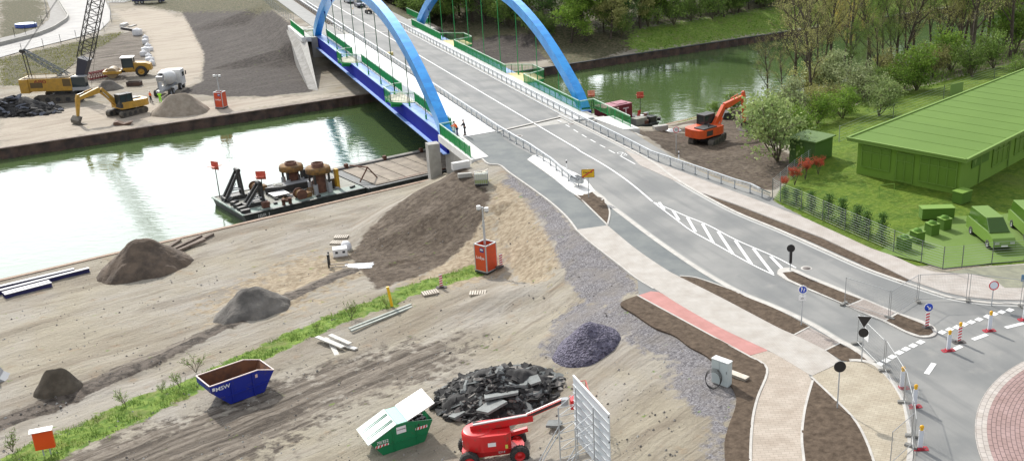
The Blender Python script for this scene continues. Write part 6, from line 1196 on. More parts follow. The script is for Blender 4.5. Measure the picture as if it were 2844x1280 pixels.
# ------------------------------------------------------------------ vehicles on the bridge
def car(name, label, loc, rz, col, s=1.0, van=False, glass=None, group=None):
    glass = glass or GLS; t = thing(name, label, 'van' if van else 'car', loc, rz, group); t.scale = (s,) * 3; bm = bmesh.new()
    prof = [(-2.15, .35), (-2.2, .75), (-2.05, .98), (-1.3, 1.02), (1.0, 1.0), (1.85, .85), (2.15, .65), (2.15, .35)] if not van else [(-2.4, .35), (-2.45, 1.2), (-2.3, 1.25), (1.2, 1.22), (2.2, 1.0), (2.45, .7), (2.45, .35)]
    gh = [(-1.75, 1.0), (-1.35, 1.42), (.1, 1.44), (.95, 1.0)] if not van else [(-2.35, 1.2), (-2.25, 2.0), (.5, 2.02), (1.5, 1.2)]
    m = MB(); m.xprism(prof, -.88, .88, col); m.build('body', t, bevel=.10)
    m = MB(); P4 = gh; V = [(x, y * (.80 if z < 1.1 or (van and z < 1.5) else .66), z) for y in (-1, 1) for x, z in P4]; m.add(V, [(0, 1, 2, 3), (7, 6, 5, 4), (0, 4, 5, 1), (2, 6, 7, 3)], glass); m.add(V, [(1, 5, 6, 2)], col); o = m.build('cabin', t, bevel=.04)
    x0_, x1_, zr = P4[1][0], P4[2][0], P4[1][1]; m = MB(); m.box(((x0_ + x1_) / 2, 0, zr + .015), (x1_ - x0_, 1.34, .05), col); m.build('roof', t, bevel=.02)
    for x in (-1.35 * (1.1 if van else 1), 1.35 * (1.1 if van else 1)):
        for y in (-.8, .8): wheel(t, (x, y, .33), .33, .22, tread=False, n=14)
    for y in (-.6, .6): m = MB(); m.box((2.12 if not van else 2.42, y, .68), (.12, .35, .14), STL); m.build('headlight', t)
    m = MB(); m.box((2.18 if not van else 2.47, 0, .48), (.03, .5, .11), WHT2); m.build('number_plate', t); return t
SIL = mat('car_silver', (.42, .46, .50), .3, .4); DBL = mat('car_dark_blue', (.012, .018, .06), .25)
car('parked_car', 'silver car at the top of the bridge road behind the dark one', at(972, 8, .01), th + math.pi + .05, SIL); car('parked_car', 'dark blue car facing the camera at the top of the bridge road', at(1000, 20, .01), th + math.pi, DBL, .95)
t = thing('quad_bike', 'small dark quad bike with beige seat in front of the dark blue car', 'quad bike', at(1024, 38, .01), th + math.pi); m = MB(); m.box((0, 0, .6), (1.7, .6, .35), BLK); m.box((-.2, 0, .85), (.9, .4, .18), mat('seat_beige', (.42, .30, .18), .7)); m.box((.6, 0, .85), (.5, .9, .1), MATS['seat_beige']); m.tube((.4, -.4, 1.1), (.4, .4, 1.1), .03, BLK); m.beam((.55, 0, .8), (.4, 0, 1.1), .05, .05, BLK); m.build('body', t, bevel=.03)
for x in (-.65, .65):
    for y in (-.45, .45): wheel(t, (x, y, .3), .3, .25, tread=False, n=12)
bake('white backed beacon with orange lamp on the bridge road left of the dark blue car', (982, 43), th, foot='dark'); bpy.context.view_layer.update()
simple('yellow_ramp', 'yellow wedge box lying on the bridge carriageway by the left guard rail', 'box', at(1083, 153, .01), th, lambda m: m.xprism([(-.6, 0), (.7, 0), (.7, .35), (-.3, .5), (-.6, .45)], -.4, .4, YP))
# ------------------------------------------------------------------ people
SKIN = mat('skin', (.48, .28, .2), .6); NAV = mat('cloth_navy', (.02, .03, .09), .9); ORV = mat('vest_orange', (.85, .14, .02), .7); LIM = mat('cloth_lime', (.35, .80, .03), .7); DKC = mat('cloth_dark', (.035, .03, .035), .9); HAIR = mat('hair_dark', (.04, .03, .02), .8); REF = mat('reflective', (.6, .65, .5), .4); HELM = mat('helmet_white', (.75, .75, .72), .4)
def skin(name, parent, V, E, Rr, m_, sub=2):
    me = bpy.data.meshes.new(name); me.from_pydata(V, E, []); o = bpy.data.objects.new(name, me); scn.collection.objects.link(o); s_ = o.modifiers.new('s', 'SKIN')
    for i, r_ in enumerate(Rr): me.skin_vertices[0].data[i].radius = (r_, r_) if not hasattr(r_, '__len__') else r_
    me.skin_vertices[0].data[0].use_root = True; o.modifiers.new('b', 'SUBSURF').levels = sub; bpy.context.view_layer.update()
    dg = bpy.context.evaluated_depsgraph_get(); m2 = bpy.data.meshes.new_from_object(o.evaluated_get(dg)); bpy.data.objects.remove(o); m2.materials.clear(); m2.materials.append(m_); m2.polygons.foreach_set('use_smooth', [True] * len(m2.polygons)); m2.polygons.foreach_set('material_index', [0] * len(m2.polygons))
    o = bpy.data.objects.new(name, m2); scn.collection.objects.link(o); o.parent = parent; return o
def person(label, loc, rz, lean=0.0, armf=(.3, .3), stride=.12, top=ORV, legs=NAV, vest=True, hat=None, sleeves=None, group=None):
    t = thing('person', label, 'person', loc, rz, group)
    f = lambda x, y, z: (x + max(0, z - .95) * lean, y, .95 + (z - .95) * math.cos(lean) if z > .95 else z)
    pel, ch, nk, hdv, tp = f(0, 0, .95), f(.02, 0, 1.3), f(.02, 0, 1.5), f(.05, 0, 1.62), f(.04, 0, 1.74)
    V = [pel, f(0, 0, 1.12), ch, nk, hdv, tp]; E = [(0, 1), (1, 2), (2, 3), (3, 4), (4, 5)]; Rr = [.12, .12, (.15, .11), .055, .085, .06]
    arms = {}; legsV = {}
    for s_ in (-1, 1):
        sh = f(0, .19 * s_, 1.42); a = armf[0 if s_ < 0 else 1]; el = (sh[0] + .27 * math.sin(a), sh[1] + .05 * s_, sh[2] - .27 * math.cos(a)); ha = (el[0] + .25 * math.sin(a + .6), el[1] - .02 * s_, el[2] - .25 * math.cos(a + .6))
        i = len(V); V += [sh, el, ha]; E += [(2, i), (i, i + 1), (i + 1, i + 2)]; Rr += [.06, .045, .032]; arms[s_] = (sh, el, ha)
        d_ = (Vector(ha) - Vector(el)).normalized()
        for k_ in range(5):
            q = Vector(ha) + d_ * (.06 + .035 * (1 - abs(k_ - 2) * .25)) + Vector((0, (k_ - 2) * .017, 0)); kn = Vector(ha) + d_ * .05 + Vector((0, (k_ - 2) * .015, 0)); V += [tuple(kn), tuple(q + Vector((.015, 0, -.02)))]; n0 = len(V); E += [(i + 2, n0 - 2), (n0 - 2, n0 - 1)]; Rr += [.009, .007]
        hp = (0, .09 * s_, .9); kn = (stride * s_ * .6 + .03, .1 * s_, .5); an = (stride * s_, .1 * s_, .08); toe = (an[0] + .17, .12 * s_, .04); i = len(V); V += [hp, kn, an, toe]; E += [(0, i), (i, i + 1), (i + 1, i + 2), (i + 2, i + 3)]; Rr += [.085, .058, .042, .04]; legsV[s_] = (hp, kn, an, toe)
    skin('body', t, V, E, Rr, SKIN)
    V = [pel]; E = []; Rr = [.135]
    for s_ in (-1, 1): hp, kn, an, toe = legsV[s_]; i = len(V); V += [hp, kn, (an[0], an[1], an[2] + .03)]; E += [(0, i), (i, i + 1), (i + 1, i + 2)]; Rr += [.1, .075, .065]
    skin('trousers', t, V, E, Rr, legs)
    V = [f(0, 0, .98), f(0, 0, 1.15), ch, f(.02, 0, 1.44)]; E = [(0, 1), (1, 2), (2, 3)]; Rr = [.14, .14, (.175, .13), .08]
    for s_ in (-1, 1): sh, el, ha = arms[s_]; i = len(V); V += [sh, el, tuple(Vector(el).lerp(Vector(ha), .8))]; E += [(2, i), (i, i + 1), (i + 1, i + 2)]; Rr += [.075, .06, .048]
    skin('jacket', t, V, E, Rr, sleeves or top)
    if vest: skin('vest', t, [f(0, 0, .93), f(0, 0, 1.15), f(.02, 0, 1.36), f(.02, 0, 1.44)], [(0, 1), (1, 2), (2, 3)], [(.155, .155), (.155, .155), (.2, .15), (.15, .1)], top)
    for s_ in (-1, 1): an, toe = legsV[s_][2:]; m = MB(); m.beam((an[0] - .07, an[1], .05), (toe[0] + .04, toe[1], .04), .1, .1, BLK, .09, .07); m.build('shoe', t, bevel=.02)
    m = MB(); hc = Vector(f(.045, 0, 1.68)); m.lathe(hc + Vector((-.01, 0, -.0)), [(.105, -.01), (.108, .03), (.09, .08), (.05, .11), (0, .12)], hat or HAIR, 14); hat and m.box((hc.x + .1, 0, hc.z), (.1, .14, .015), hat); m.build('helmet' if hat else 'hair', t)
    m = MB(); fc = Vector(f(.13, 0, 1.64)); m.beam(fc + Vector((0, 0, .015)), fc + Vector((.03, 0, -.03)), .022, .02, SKIN); m.build('nose', t); 
    for s_ in (-1, 1): m = MB(); m.box((fc.x - .005, .032 * s_, fc.z + .02), (.012, .018, .01), BLK); m.build('eye', t)
    return t
person('worker in orange vest and navy trousers leaning on the green railing at the bridge end', at(1271, 379, .06), R(215), .38, (.9, 1.0), .1, ORV, NAV, True)
person('person in dark clothes standing beside the orange vested worker on the bridge', at(1292, 376, .06), R(200), .12, (.5, .7), .08, DKC, DKC, False)
person('worker in orange vest standing behind the mixer lorry', P(420, 285), R(20), .0, (.2, .3), .12, ORV, DKC, True, HELM)
person('worker in lime green clothing bending at the mixer chute', P(447, 287), R(120), .5, (.7, .8), .15, LIM, LIM, True, HELM)
# ------------------------------------------------------------------ building, shed, yard
TR = mat('roof_green', (.10, .19, .017), .85, c2=(.088, .172, .013), scale=.15); TW = mat('wall_green', (.165, .29, .033), .85, c2=(.15, .27, .028), scale=.3); TE = mat('eaves_green', (.16, .27, .045), .7); TG = mat('window_green', (.12, .225, .02), .5); TF = mat('frame_green', (.16, .28, .04), .6); TD = mat('dark_green_paint', (.075, .16, .012), .8); TV = mat('van_green', (.13, .23, .032), .5)
TGD = mat('van_glass', (.045, .10, .012), .15); Fp = Vector((25.6, 86.2, 0)); r_ = (Vector((34.6, 97.2, 0)) - Fp).normalized(); l_ = (Vector((17.6, 93.9, 0)) - Fp).normalized(); LL, LR, BH = 11.1, 46.0, 3.5
l_ = Vector((-r_.y, r_.x, 0)); t = thing('hall_building', 'long low green-washed hall with a flat roof and wide window strips in the fenced yard', 'building', Fp); iv = Matrix.Translation(-Fp)
Gp = lambda a, b_, z: Fp + r_ * a + l_ * b_ + Vector((0, 0, z))
m = MB(); m.x = iv; m.prism([Gp(.3, .3, 0), Gp(LR, .3, 0), Gp(LR, LL - .3, 0), Gp(.3, LL - .3, 0)], -1.5, BH - .3, TW); m.build('wall', t)
m = MB(); m.x = iv; m.prism([Gp(-.5, -.5, 0), Gp(LR + .3, -.5, 0), Gp(LR + .3, LL + .5, 0), Gp(-.5, LL + .5, 0)], BH - .28, BH, TR, TE); q = [Gp(-.5, -.5, BH), Gp(LR, -.5, BH), Gp(LR, LL + .5, BH), Gp(-.5, LL + .5, BH), Gp(-.5, -.5, BH)]; [m.beam(a + Vector((0, 0, .05)), b_ + Vector((0, 0, .05)), .22, .12, TE) for a, b_ in zip(q, q[1:])]; m.build('roof', t)
for i in range(1, 15): m = MB(); m.x = iv; m.beam(Gp(i * 3.05, -.3, BH + .012), Gp(i * 3.05, LL + .3, BH + .012), .04, .015, TR); m.build('roof_seam', t)
for i in (4.6, 11.5): m = MB(); m.x = iv; m.beam(Gp(i, .2, 0), Gp(i, .2, BH - .2), .1, .1, TE); m.build('downpipe', t)
def win(a, b0, b1, z0, z1, side, n=4):
    m = MB(); m.x = iv; pp = (lambda x, z: Gp(.27, x, z)) if side == 'l' else (lambda x, z: Gp(x, .27, z)); m.beam(pp(b0, (z0 + z1) / 2), pp(b1, (z0 + z1) / 2), .06, z1 - z0, TG); o = m.build('window', t); m = MB(); m.x = iv; pp2 = (lambda x, z: Gp(.2, x, z)) if side == 'l' else (lambda x, z: Gp(x, .2, z))
    for z in (z0, z1, z0 + (z1 - z0) * .72): m.beam(pp2(b0, z), pp2(b1, z), .07, .08, TF)
    for i in range(n + 1): x = b0 + (b1 - b0) * i / n; m.beam(pp2(x, z0), pp2(x, z1), .07, .08, TF)
    m.build('window_frame', o)
win(0, .6, 4.2, .5, 2.9, 'l', 4); win(0, 4.9, 6.6, .1, 2.8, 'l', 2); win(0, 7.3, 10.3, .8, 2.9, 'l', 3)
for a in (7.5, 13, 18.5, 24): win(0, a, a + 3.6, .9, 2.9, 'r', 3)
m = MB(); m.x = iv; m.beam(Gp(2.6, .22, 2.3), Gp(6.4, .22, 2.3), .06, .85, TD); V = [Gp(2.9, .17, 2.6), Gp(3.6, .17, 2.6), Gp(3.25, .17, 2.05)]; m.add(V, [(0, 1, 2)], TE); m.build('banner', t)
p0 = P(2278, 432, 0); t = thing('garden_shed', 'small flat-roofed green shed beside the bushes behind the lawn fence', 'shed', (at(2254, 377, 2.2).x, at(2254, 377, 2.2).y, -.6), math.atan2(r_.y, r_.x)); m = MB(); m.box((0, 0, 1.3), (3.4, 3.0, 2.7), mat('shed_green', (.06, .12, .025), .8)); m.box((-1.72, .2, 1.1), (.04, 1.0, 1.9), TD); m.build('wall', t); m = MB(); m.box((0, 0, 2.72), (3.9, 3.5, .12), mat('shed_roof', (.085, .155, .03), .7)); m.build('roof', t)
yf = [(2145, 548), (2167, 561), (2225, 585), (2284, 612), (2346, 640), (2411, 668), (2481, 699), (2558, 729), (2618, 748), (2671, 744), (2754, 733), (2844, 727), (2960, 715)]
wg = mat('yard_fence', (.30, .33, .31), .6); pts = [at(*q, 0) for q in yf]; t = thing('yard_fence', 'grey wire mesh fence between the right footpath and the green lawn', 'fence', pts[0])
for a, b_ in zip(pts, pts[1:]): wirefence(t, a, b_, 1.75, wg, 9, 0, 99, .035)
pts = [at(2145, 548, 0), at(2205, 492, -.2), at(2262, 452, -.4), at(2290, 430, -.5)]; t = thing('yard_fence', 'grey wire mesh fence running back behind the red shrubs', 'fence', pts[0])
for a, b_ in zip(pts, pts[1:]): wirefence(t, a, b_, 1.7, wg, 9, 0, 2.2, .035)
postfence('bank_fence', 'thin wire fence behind the big hall at the edge of the wood', [(2330, 395), (2480, 330), (2620, 275), (2760, 225), (2900, 180)], 1.8, wg, nw=6)
simple('white_sheet_board', 'pale green board leaning at the fence behind the roof', 'board', P(2655, 268), .7, lambda m: m.box((0, 0, 1), (2.8, .08, 1.6), mat('pale_green', (.20, .30, .09), .6)))
for (x, y), lb in zip(((2510, 680), (2546, 662), (2587, 640), (2621, 625)), ('dark planter box nearest the fence', 'second dark planter box counted from the fence', 'third dark planter box, before the last one', 'dark planter box farthest from the fence')):
    simple('planter_box', lb + ' on the forecourt', 'planter', at(x, y + 10, 0), .5, lambda m: [m.box((0, 0, .45), (.85, .85, .9), TD), m.box((0, 0, .93), (.9, .9, .05), TF), m.lathe((0, 0, .9), [(.35, .05), (.3, .2), (0, .3)], mat('planter_leaf', (.09, .2, .02), .9), 8)], 'planter boxes on the forecourt')
simple('storage_box', 'long low green storage box on the forecourt', 'box', at(2600, 605, 0), .1, lambda m: [m.box((0, 0, .5), (2.8, .9, .9), TD), m.box((0, 0, .98), (2.9, 1.0, .06), TF)])
simple('storage_box', 'dark box standing at the corner of the hall', 'box', at(2670, 560, 0), .7, lambda m: [m.box((0, 0, .5), (1.5, 1.0, 1.0), TD), m.box((0, 0, 1.03), (1.6, 1.1, .06), TF)])
car('parked_van', 'green-tinted van facing the fence, left of the two on the forecourt', at(2748, 668, 0), R(-82), TV, 1.05, True, TGD); car('parked_van', 'green-tinted van at the right edge with a bicycle sign before it', at(2858, 650, 0), R(-88), TV, 1.05, True, TGD)
t = thing('goal_frame', 'thin metal frame standing on the lawn in front of the hall', 'frame', at(2460, 545, 0), .3); m = MB(); m.path([(-.7, 0, 0), (-.7, 0, 1.1), (.8, 0, 1.1), (.8, 0, 0)], .03, TF); m.build('frame', t)
struct((lambda m: (m.prism(W([(2440, 700), (2560, 728), (2620, 745), (2754, 731), (2960, 712), (2960, 560), (2760, 600), (2640, 600), (2530, 640)]), None, .012, mat('forecourt', (.105, .185, .02), .85, c2=(.125, .20, .04), scale=.4)), m.build('forecourt', recalc=False))[1])(MB()))
struct((lambda m: (m.prism(W([(2620, 757), (2700, 745), (2960, 728), (2960, 815), (2844, 800), (2790, 800), (2760, 775), (2700, 762)]), None, .036, mat('yard_entrance', (.27, .27, .19), .9, c2=(.20, .20, .15), scale=.8)), m.build('entrance_paving', recalc=False))[1])(MB()))
# ------------------------------------------------------------------ vegetation
def leafmat(name, a, b_, tr=.25):
    m = bpy.data.materials.new(name); m.use_nodes = True; n = m.node_tree; L = n.links.new; pb = n.nodes['Principled BSDF']; pb.inputs['Roughness'].default_value = .7; pb.inputs['Specular IOR Level'].default_value = .25
    oi = n.nodes.new('ShaderNodeObjectInfo'); tc = n.nodes.new('ShaderNodeTexCoord'); nz = n.nodes.new('ShaderNodeTexNoise'); nz.inputs['Scale'].default_value = 1.1; nz.inputs['Detail'].default_value = 6
    r = n.nodes.new('ShaderNodeValToRGB'); r.color_ramp.elements[0].position = .36; r.color_ramp.elements[1].position = .64; r.color_ramp.elements[0].color = (*a, 1); r.color_ramp.elements[1].color = (*b_, 1)
    hs = n.nodes.new('ShaderNodeHueSaturation'); ml = n.nodes.new('ShaderNodeMath'); ml.operation = 'MULTIPLY_ADD'; ml.inputs[1].default_value = .55; ml.inputs[2].default_value = 1.0
    L(tc.outputs['Object'], nz.inputs['Vector']); L(nz.outputs[0], r.inputs[0]); L(r.outputs[0], hs.inputs['Color']); L(oi.outputs['Random'], ml.inputs[0]); L(ml.outputs[0], hs.inputs['Value']); L(hs.outputs[0], pb.inputs['Base Color'])
    if tr:
        tl = n.nodes.new('ShaderNodeBsdfTranslucent'); mx = n.nodes.new('ShaderNodeMixShader'); mx.inputs[0].default_value = tr; o = n.nodes['Material Output']; L(hs.outputs[0], tl.inputs[0]); L(pb.outputs[0], mx.inputs[1]); L(tl.outputs[0], mx.inputs[2]); L(mx.outputs[0], o.inputs[0])
    return m
BARK = mat('bark', (.055, .043, .033), .95, c2=(.11, .088, .066), scale=3); BARKG = mat('bark_green', (.10, .09, .055), .95, c2=(.16, .14, .09), scale=3)
TWIG = mat('twig', (.16, .125, .085), .95)
LM = dict(dark=leafmat('leaf_dark', (.05, .105, .03), (.12, .20, .05)), mid=leafmat('leaf_mid', (.085, .15, .03), (.20, .28, .065)), fresh=leafmat('leaf_fresh', (.10, .19, .025), (.21, .30, .05)), olive=leafmat('leaf_olive', (.20, .21, .065), (.34, .33, .13)), birch=leafmat('leaf_birch', (.34, .28, .07), (.52, .42, .12)), pale=leafmat('leaf_pale', (.13, .19, .06), (.28, .34, .13)), red=leafmat('leaf_red', (.30, .05, .025), (.50, .13, .07)), hedge=leafmat('leaf_hedge', (.035, .09, .015), (.085, .17, .03)), blossom=leafmat('leaf_blossom', (.17, .21, .08), (.38, .42, .22)))
def branches(rnd, h_, r0, levels=4, spread=.55, up=.6, first=.35, nchild=(6, 4, 4, 3), lean=(0, 0), wob=.12, lenf=.45):
    segs = []; tips = []
    def grow(p, d, L_, r, lv):
        n = 4 if lv == 0 else 3 if lv < levels - 1 else 2; q = p.copy(); pts = [q.copy()]
        for i in range(n):
            d2 = (d + Vector((rnd.gauss(0, wob), rnd.gauss(0, wob), rnd.gauss(0, wob * .5) + .04 * up))).normalized(); q2 = q + d2 * L_ / n; ra, rb = r * (1 - .65 * i / n), r * (1 - .65 * (i + 1) / n); segs.append((q, q2, ra, rb, lv)); q = q2; d = d2; pts.append(q.copy())
        if lv >= levels: tips.append(q); return
        k_ = nchild[min(lv, len(nchild) - 1)]
        for j in range(k_):
            f = (first if lv == 0 else .25) + (1 - (first if lv == 0 else .25)) * (j + rnd.random() * .8) / k_; f = min(f, .999); ii = int(f * n); b_ = pts[ii].lerp(pts[ii + 1], f * n - ii); az = rnd.uniform(0, 6.283) if lv else j * 2.4 + rnd.random()
            side = Vector((math.cos(az), math.sin(az), 0)); side = (side - d * side.dot(d)); side = side.normalized() if side.length > .01 else Vector((1, 0, 0)); nd = (d * (1 - spread * .7) + side * spread + Vector((0, 0, .15 * up))).normalized()
            grow(b_, nd, L_ * lenf * rnd.uniform(.75, 1.3) * (1 - .25 * f if lv == 0 else 1), max(r * (.5 - .2 * f), .012), lv + 1)
        tips.append(q)
    grow(Vector((0, 0, 0)), Vector((lean[0], lean[1], 1)).normalized(), h_, r0, 0); return segs, tips
def trunkmesh(segs, mt, minr=.018):
    m = MB()
    for a, b_, ra, rb, lv in segs: m.tube(a, b_, max(ra, minr), mt if lv < 3 else TWIG, max(rb, minr * .7), n=7 if lv == 0 else 4 if lv == 1 else 3, caps=False)
    return m.mesh('trunk')
def leafquads(rnd, centers, per, sz, sp, mt, flat=.0):
    V = []; F = []
    for c in centers:
        for _ in range(per):
            p = Vector(c) + Vector((rnd.gauss(0, sp), rnd.gauss(0, sp), rnd.gauss(0, sp * .75))); s_ = sz * rnd.uniform(.5, 1.2); a = Vector((rnd.gauss(0, 1), rnd.gauss(0, 1), rnd.gauss(0, 1))).normalized(); b_ = a.cross(Vector((rnd.gauss(0, 1), rnd.gauss(0, 1), rnd.gauss(0, .6)))).normalized(); i = len(V)
            V += [tuple(p - a * s_ * .5), tuple(p + b_ * s_ * .35), tuple(p + a * s_ * .5), tuple(p - b_ * s_ * .35)]; F.append((i, i + 1, i + 2, i + 3))
    me = bpy.data.meshes.new('crown'); me.from_pydata(V, [], F); me.materials.append(mt); me.update(); return me
def proto(kind, seed):
    rnd = random.Random(seed)
    if kind == 'bare':
        segs, tips = branches(rnd, 15.5, .27, 4, .5, .9, .25, (10, 5, 4, 3), (rnd.uniform(-.1, .1), rnd.uniform(-.1, .1)), .1, .36); tm = trunkmesh(segs, BARK, .016); sel = [q for q in tips if rnd.random() < .55]; return tm, leafquads(rnd, sel, 5, .17, .35, LM['olive'])
    if kind == 'greenish':
        segs, tips = branches(rnd, 14.5, .22, 4, .5, .9, .3, (10, 5, 4, 2), (rnd.uniform(-.12, .12), 0), .1, .35); return trunkmesh(segs, BARK, .018), leafquads(rnd, tips, 8, .20, .4, LM['olive'] if seed % 2 else LM['mid'])
    if kind == 'birch':
        segs, tips = branches(rnd, 16, .2, 3, .5, -.6, .3, (14, 7, 5), (0, 0), .07, .26); c = []
        for q in tips: c += [q + Vector((0, 0, -.35 * k_)) for k_ in range(5)]
        return trunkmesh(segs, BARK, .016), leafquads(rnd, c, 9, .16, .22, LM['birch'])
    if kind in ('dark', 'mid', 'fresh', 'olive'):
        segs, tips = branches(rnd, 9.5, .22, 3, .65, .5, .15, (11, 6, 5), (rnd.uniform(-.08, .08), 0), .12, .42); return trunkmesh(segs, BARK, .03), leafquads(rnd, tips, 17, .34, .42, LM[kind])
    if kind in ('bush_mid', 'bush_fresh', 'bush_olive', 'bush_blossom', 'bush_pale'):
        S_, T_ = [], []
        for k_ in range(7):
            a = rnd.uniform(0, 6.283); sp = rnd.uniform(.1, .75); segs, tips = branches(rnd, 2.6, .045, 2, .6, .4, .2, (7, 5), (sp * math.cos(a), sp * math.sin(a)), .14, .42); S_ += segs; T_ += tips
        return trunkmesh(S_, BARKG, .012), leafquads(rnd, T_, 11, .17, .20, LM[kind[5:]])
    if kind == 'column':
        c = [(rnd.gauss(0, .2) * (1.1 - z / 2.6), rnd.gauss(0, .2) * (1.1 - z / 2.6), z) for z in [rnd.uniform(.15, 2.1) for _ in range(120)]]; m = MB(); m.tube((0, 0, 0), (0, 0, 1.7), .035, BARK, .02, n=6); return m.mesh('trunk'), leafquads(rnd, c, 14, .09, .11, LM['hedge'])
    if kind == 'red':
        S_, T_ = [], []
        for k_ in range(6): a = rnd.uniform(0, 6.283); segs, tips = branches(rnd, 1.5, .025, 2, .4, .9, .5, (4, 3), (.25 * math.cos(a), .25 * math.sin(a)), .08, .35); S_ += segs; T_ += tips
        return trunkmesh(S_, BARK, .01), leafquads(rnd, T_, 12, .09, .10, LM['red'])
    if kind == 'weed':
        S_, T_ = [], []
        for k_ in range(5): a = rnd.uniform(0, 6.283); segs, tips = branches(rnd, 1.0, .015, 2, .4, .8, .3, (5, 3), (.5 * math.cos(a), .5 * math.sin(a)), .12, .35); S_ += segs; T_ += tips
        return trunkmesh(S_, BARKG, .007), leafquads(rnd, T_, 3, .07, .07, LM['fresh'])
PR = {}
def getp(kind, v):
    if (kind, v) not in PR: PR[kind, v] = proto(kind, hash_(kind) + v)
    return PR[kind, v]
def hash_(s_): return sum(ord(c) * (i + 1) for i, c in enumerate(s_))
def plant(name, kind, v, loc, sc, label, cat, group=None, rz=None, lean=None):
    tm, cm = getp(kind, v); rz = random.uniform(0, 6.283) if rz is None else rz; t = thing(name, label, cat, loc, rz, group); t.scale = sc if hasattr(sc, '__len__') else (sc,) * 3
    for nm, me in (('trunk', tm), ('crown', cm)): o = bpy.data.objects.new(nm, me); scn.collection.objects.link(o); o.parent = t
    return t
random.seed(21)
# wood beyond the canal: rejection sampled behind the visible wood edge
def proj(p):
    X, Y, Z_ = p[0], p[1], p[2] - H; dep = Y * cp - Z_ * sp; return CX + FPX * X / dep, CY - FPX * (Y * sp + Z_ * cp) / dep
EDGE = [(900, -80), (1000, -25), (1075, 12), (1110, 45), (1190, 58), (1330, 66), (1450, 84), (1545, 118), (1600, 135), (1650, 120), (1740, 102), (1790, 85), (1900, 72), (2000, 50), (2200, 10), (2400, -25), (2900, -90)]
def edge(x):
    for a, b_ in zip(EDGE, EDGE[1:]):
        if a[0] <= x <= b_[0]: return a[1] + (b_[1] - a[1]) * (x - a[0]) / (b_[0] - a[0])
    return -999
placed = []; cnt = 0
for tries in range(14000):
    x, y = random.uniform(-110, 150), random.uniform(165, 330); z = G0(x, y); px, py = proj((x, y, z)); e = edge(px)
    if e < -900 or py > e or py < e - 75 - (40 if px < 1300 else 0): continue
    bs_ = (Vector((x, y, 0)) - A1); tt = bs_.dot(bn)
    if -30 < tt < 23: continue
    near = py > e - 16; mn = 2.3 if near else 5.5
    if any((x - a) ** 2 + (y - b_) ** 2 < mn * mn for a, b_ in placed): continue
    placed.append((x, y)); cnt += 1
    if cnt > 390: break
    u = random.random(); left = px < 1560
    if near and u < .68: kind, nm, lb = ('bush_olive' if 1540 < px < 1700 else 'bush_mid'), 'bush', None; sc = random.uniform(1.3, 2.2)
    else: kind = ('dark' if u < .7 else 'mid') if left else ('mid' if u < .6 else 'fresh' if u < .8 else 'dark' if u < .88 else 'olive' if u < .95 else 'greenish'); sc = random.uniform(.75, 1.25)
    lb = {'bush_olive': 'olive brown bush at the wood edge left of the far grass bank', 'bush_mid': 'green bush at the foot of the wood on the far bank', 'dark': 'dark green tree in the wood on the far bank', 'mid': 'mid green leafy tree in the wood on the far bank', 'fresh': 'bright fresh green tree in the wood on the far bank', 'olive': 'brownish budding tree in the wood on the far bank', 'greenish': 'tall thin-crowned tree in the wood on the far bank'}[kind]
    plant('bush' if 'bush' in kind else 'tree', kind, cnt % 3, (x, y, z - .1), sc, lb, 'bush' if 'bush' in kind else 'tree', {'bush_olive': 'olive bushes at the wood edge', 'bush_mid': 'green bushes at the foot of the far wood', 'dark': 'dark green trees of the far wood', 'mid': 'mid green trees of the far wood', 'fresh': 'fresh green trees of the far wood', 'olive': 'brownish trees of the far wood', 'greenish': 'thin-crowned trees of the far wood'}[kind])
# bare trees on the near right bank
BT = [(2140, 262, 1.1, 'bare'), (2194, 262, 1.15, 'bare'), (2207, 248, 1.05, 'greenish'), (2245, 303, .85, 'bare'), (2288, 228, 1.0, 'bare'), (2320, 215, .9, 'greenish'), (2389, 196, 1.05, 'bare'), (2410, 215, .8, 'greenish'), (2445, 190, .7, 'bare'), (2470, 205, .75, 'greenish'), (2497, 160, 1.05, 'bare'), (2513, 160, 1.0, 'bare'), (2562, 156, 1.1, 'greenish'), (2590, 150, 1.15, 'bare'), (2642, 120, 1.15, 'bare'), (2665, 118, 1.1, 'bare'), (2693, 205, 1.25, 'bare'), (2702, 178, 1.2, 'greenish'), (2738, 130, 1.2, 'bare'), (2758, 150, 1.1, 'greenish'), (2785, 140, 1.2, 'bare'), (2820, 130, 1.15, 'greenish'), (2120, 285, .55, 'bare'), (2085, 262, .5, 'bare'), (2265, 265, .7, 'bare'), (2360, 250, .6, 'greenish'), (2610, 170, .9, 'greenish'), (2430, 240, .6, 'bare'), (2165, 250, 1.0, 'bare'), (2230, 240, 1.05, 'bare'), (2305, 205, 1.1, 'bare'), (2365, 185, 1.1, 'bare'), (2425, 180, 1.1, 'bare'), (2455, 168, 1.15, 'greenish'), (2535, 150, 1.15, 'bare'), (2577, 140, 1.2, 'greenish'), (2618, 132, 1.2, 'bare'), (2680, 150, 1.25, 'greenish'), (2720, 120, 1.2, 'bare'), (2775, 112, 1.2, 'greenish'), (2805, 160, 1.2, 'bare'), (2835, 110, 1.25, 'greenish'), (2660, 175, 1.0, 'greenish')]
for i, (x, y, s_, kd) in enumerate(BT):
    p = P(x, y); u, v = uv(p)
    if v > -1.2: p = UV(u, -1.2 - random.random() * 1.5); p.z = G0(p.x, p.y)
    plant('tree', kd, i % 4, p, s_ * random.uniform(.93, 1.05), 'bare dark-stemmed tree on the near bank right of the orange excavator' if kd == 'bare' else 'budding tree with a thin olive crown on the near bank', 'tree', 'bare trees on the right bank' if kd == 'bare' else 'budding trees on the right bank')
p = P(2343, 190); plant('birch_tree', 'birch', 0, p, 1.05, 'birch with hanging yellow green crown standing among the bare trees', 'tree', rz=.3)
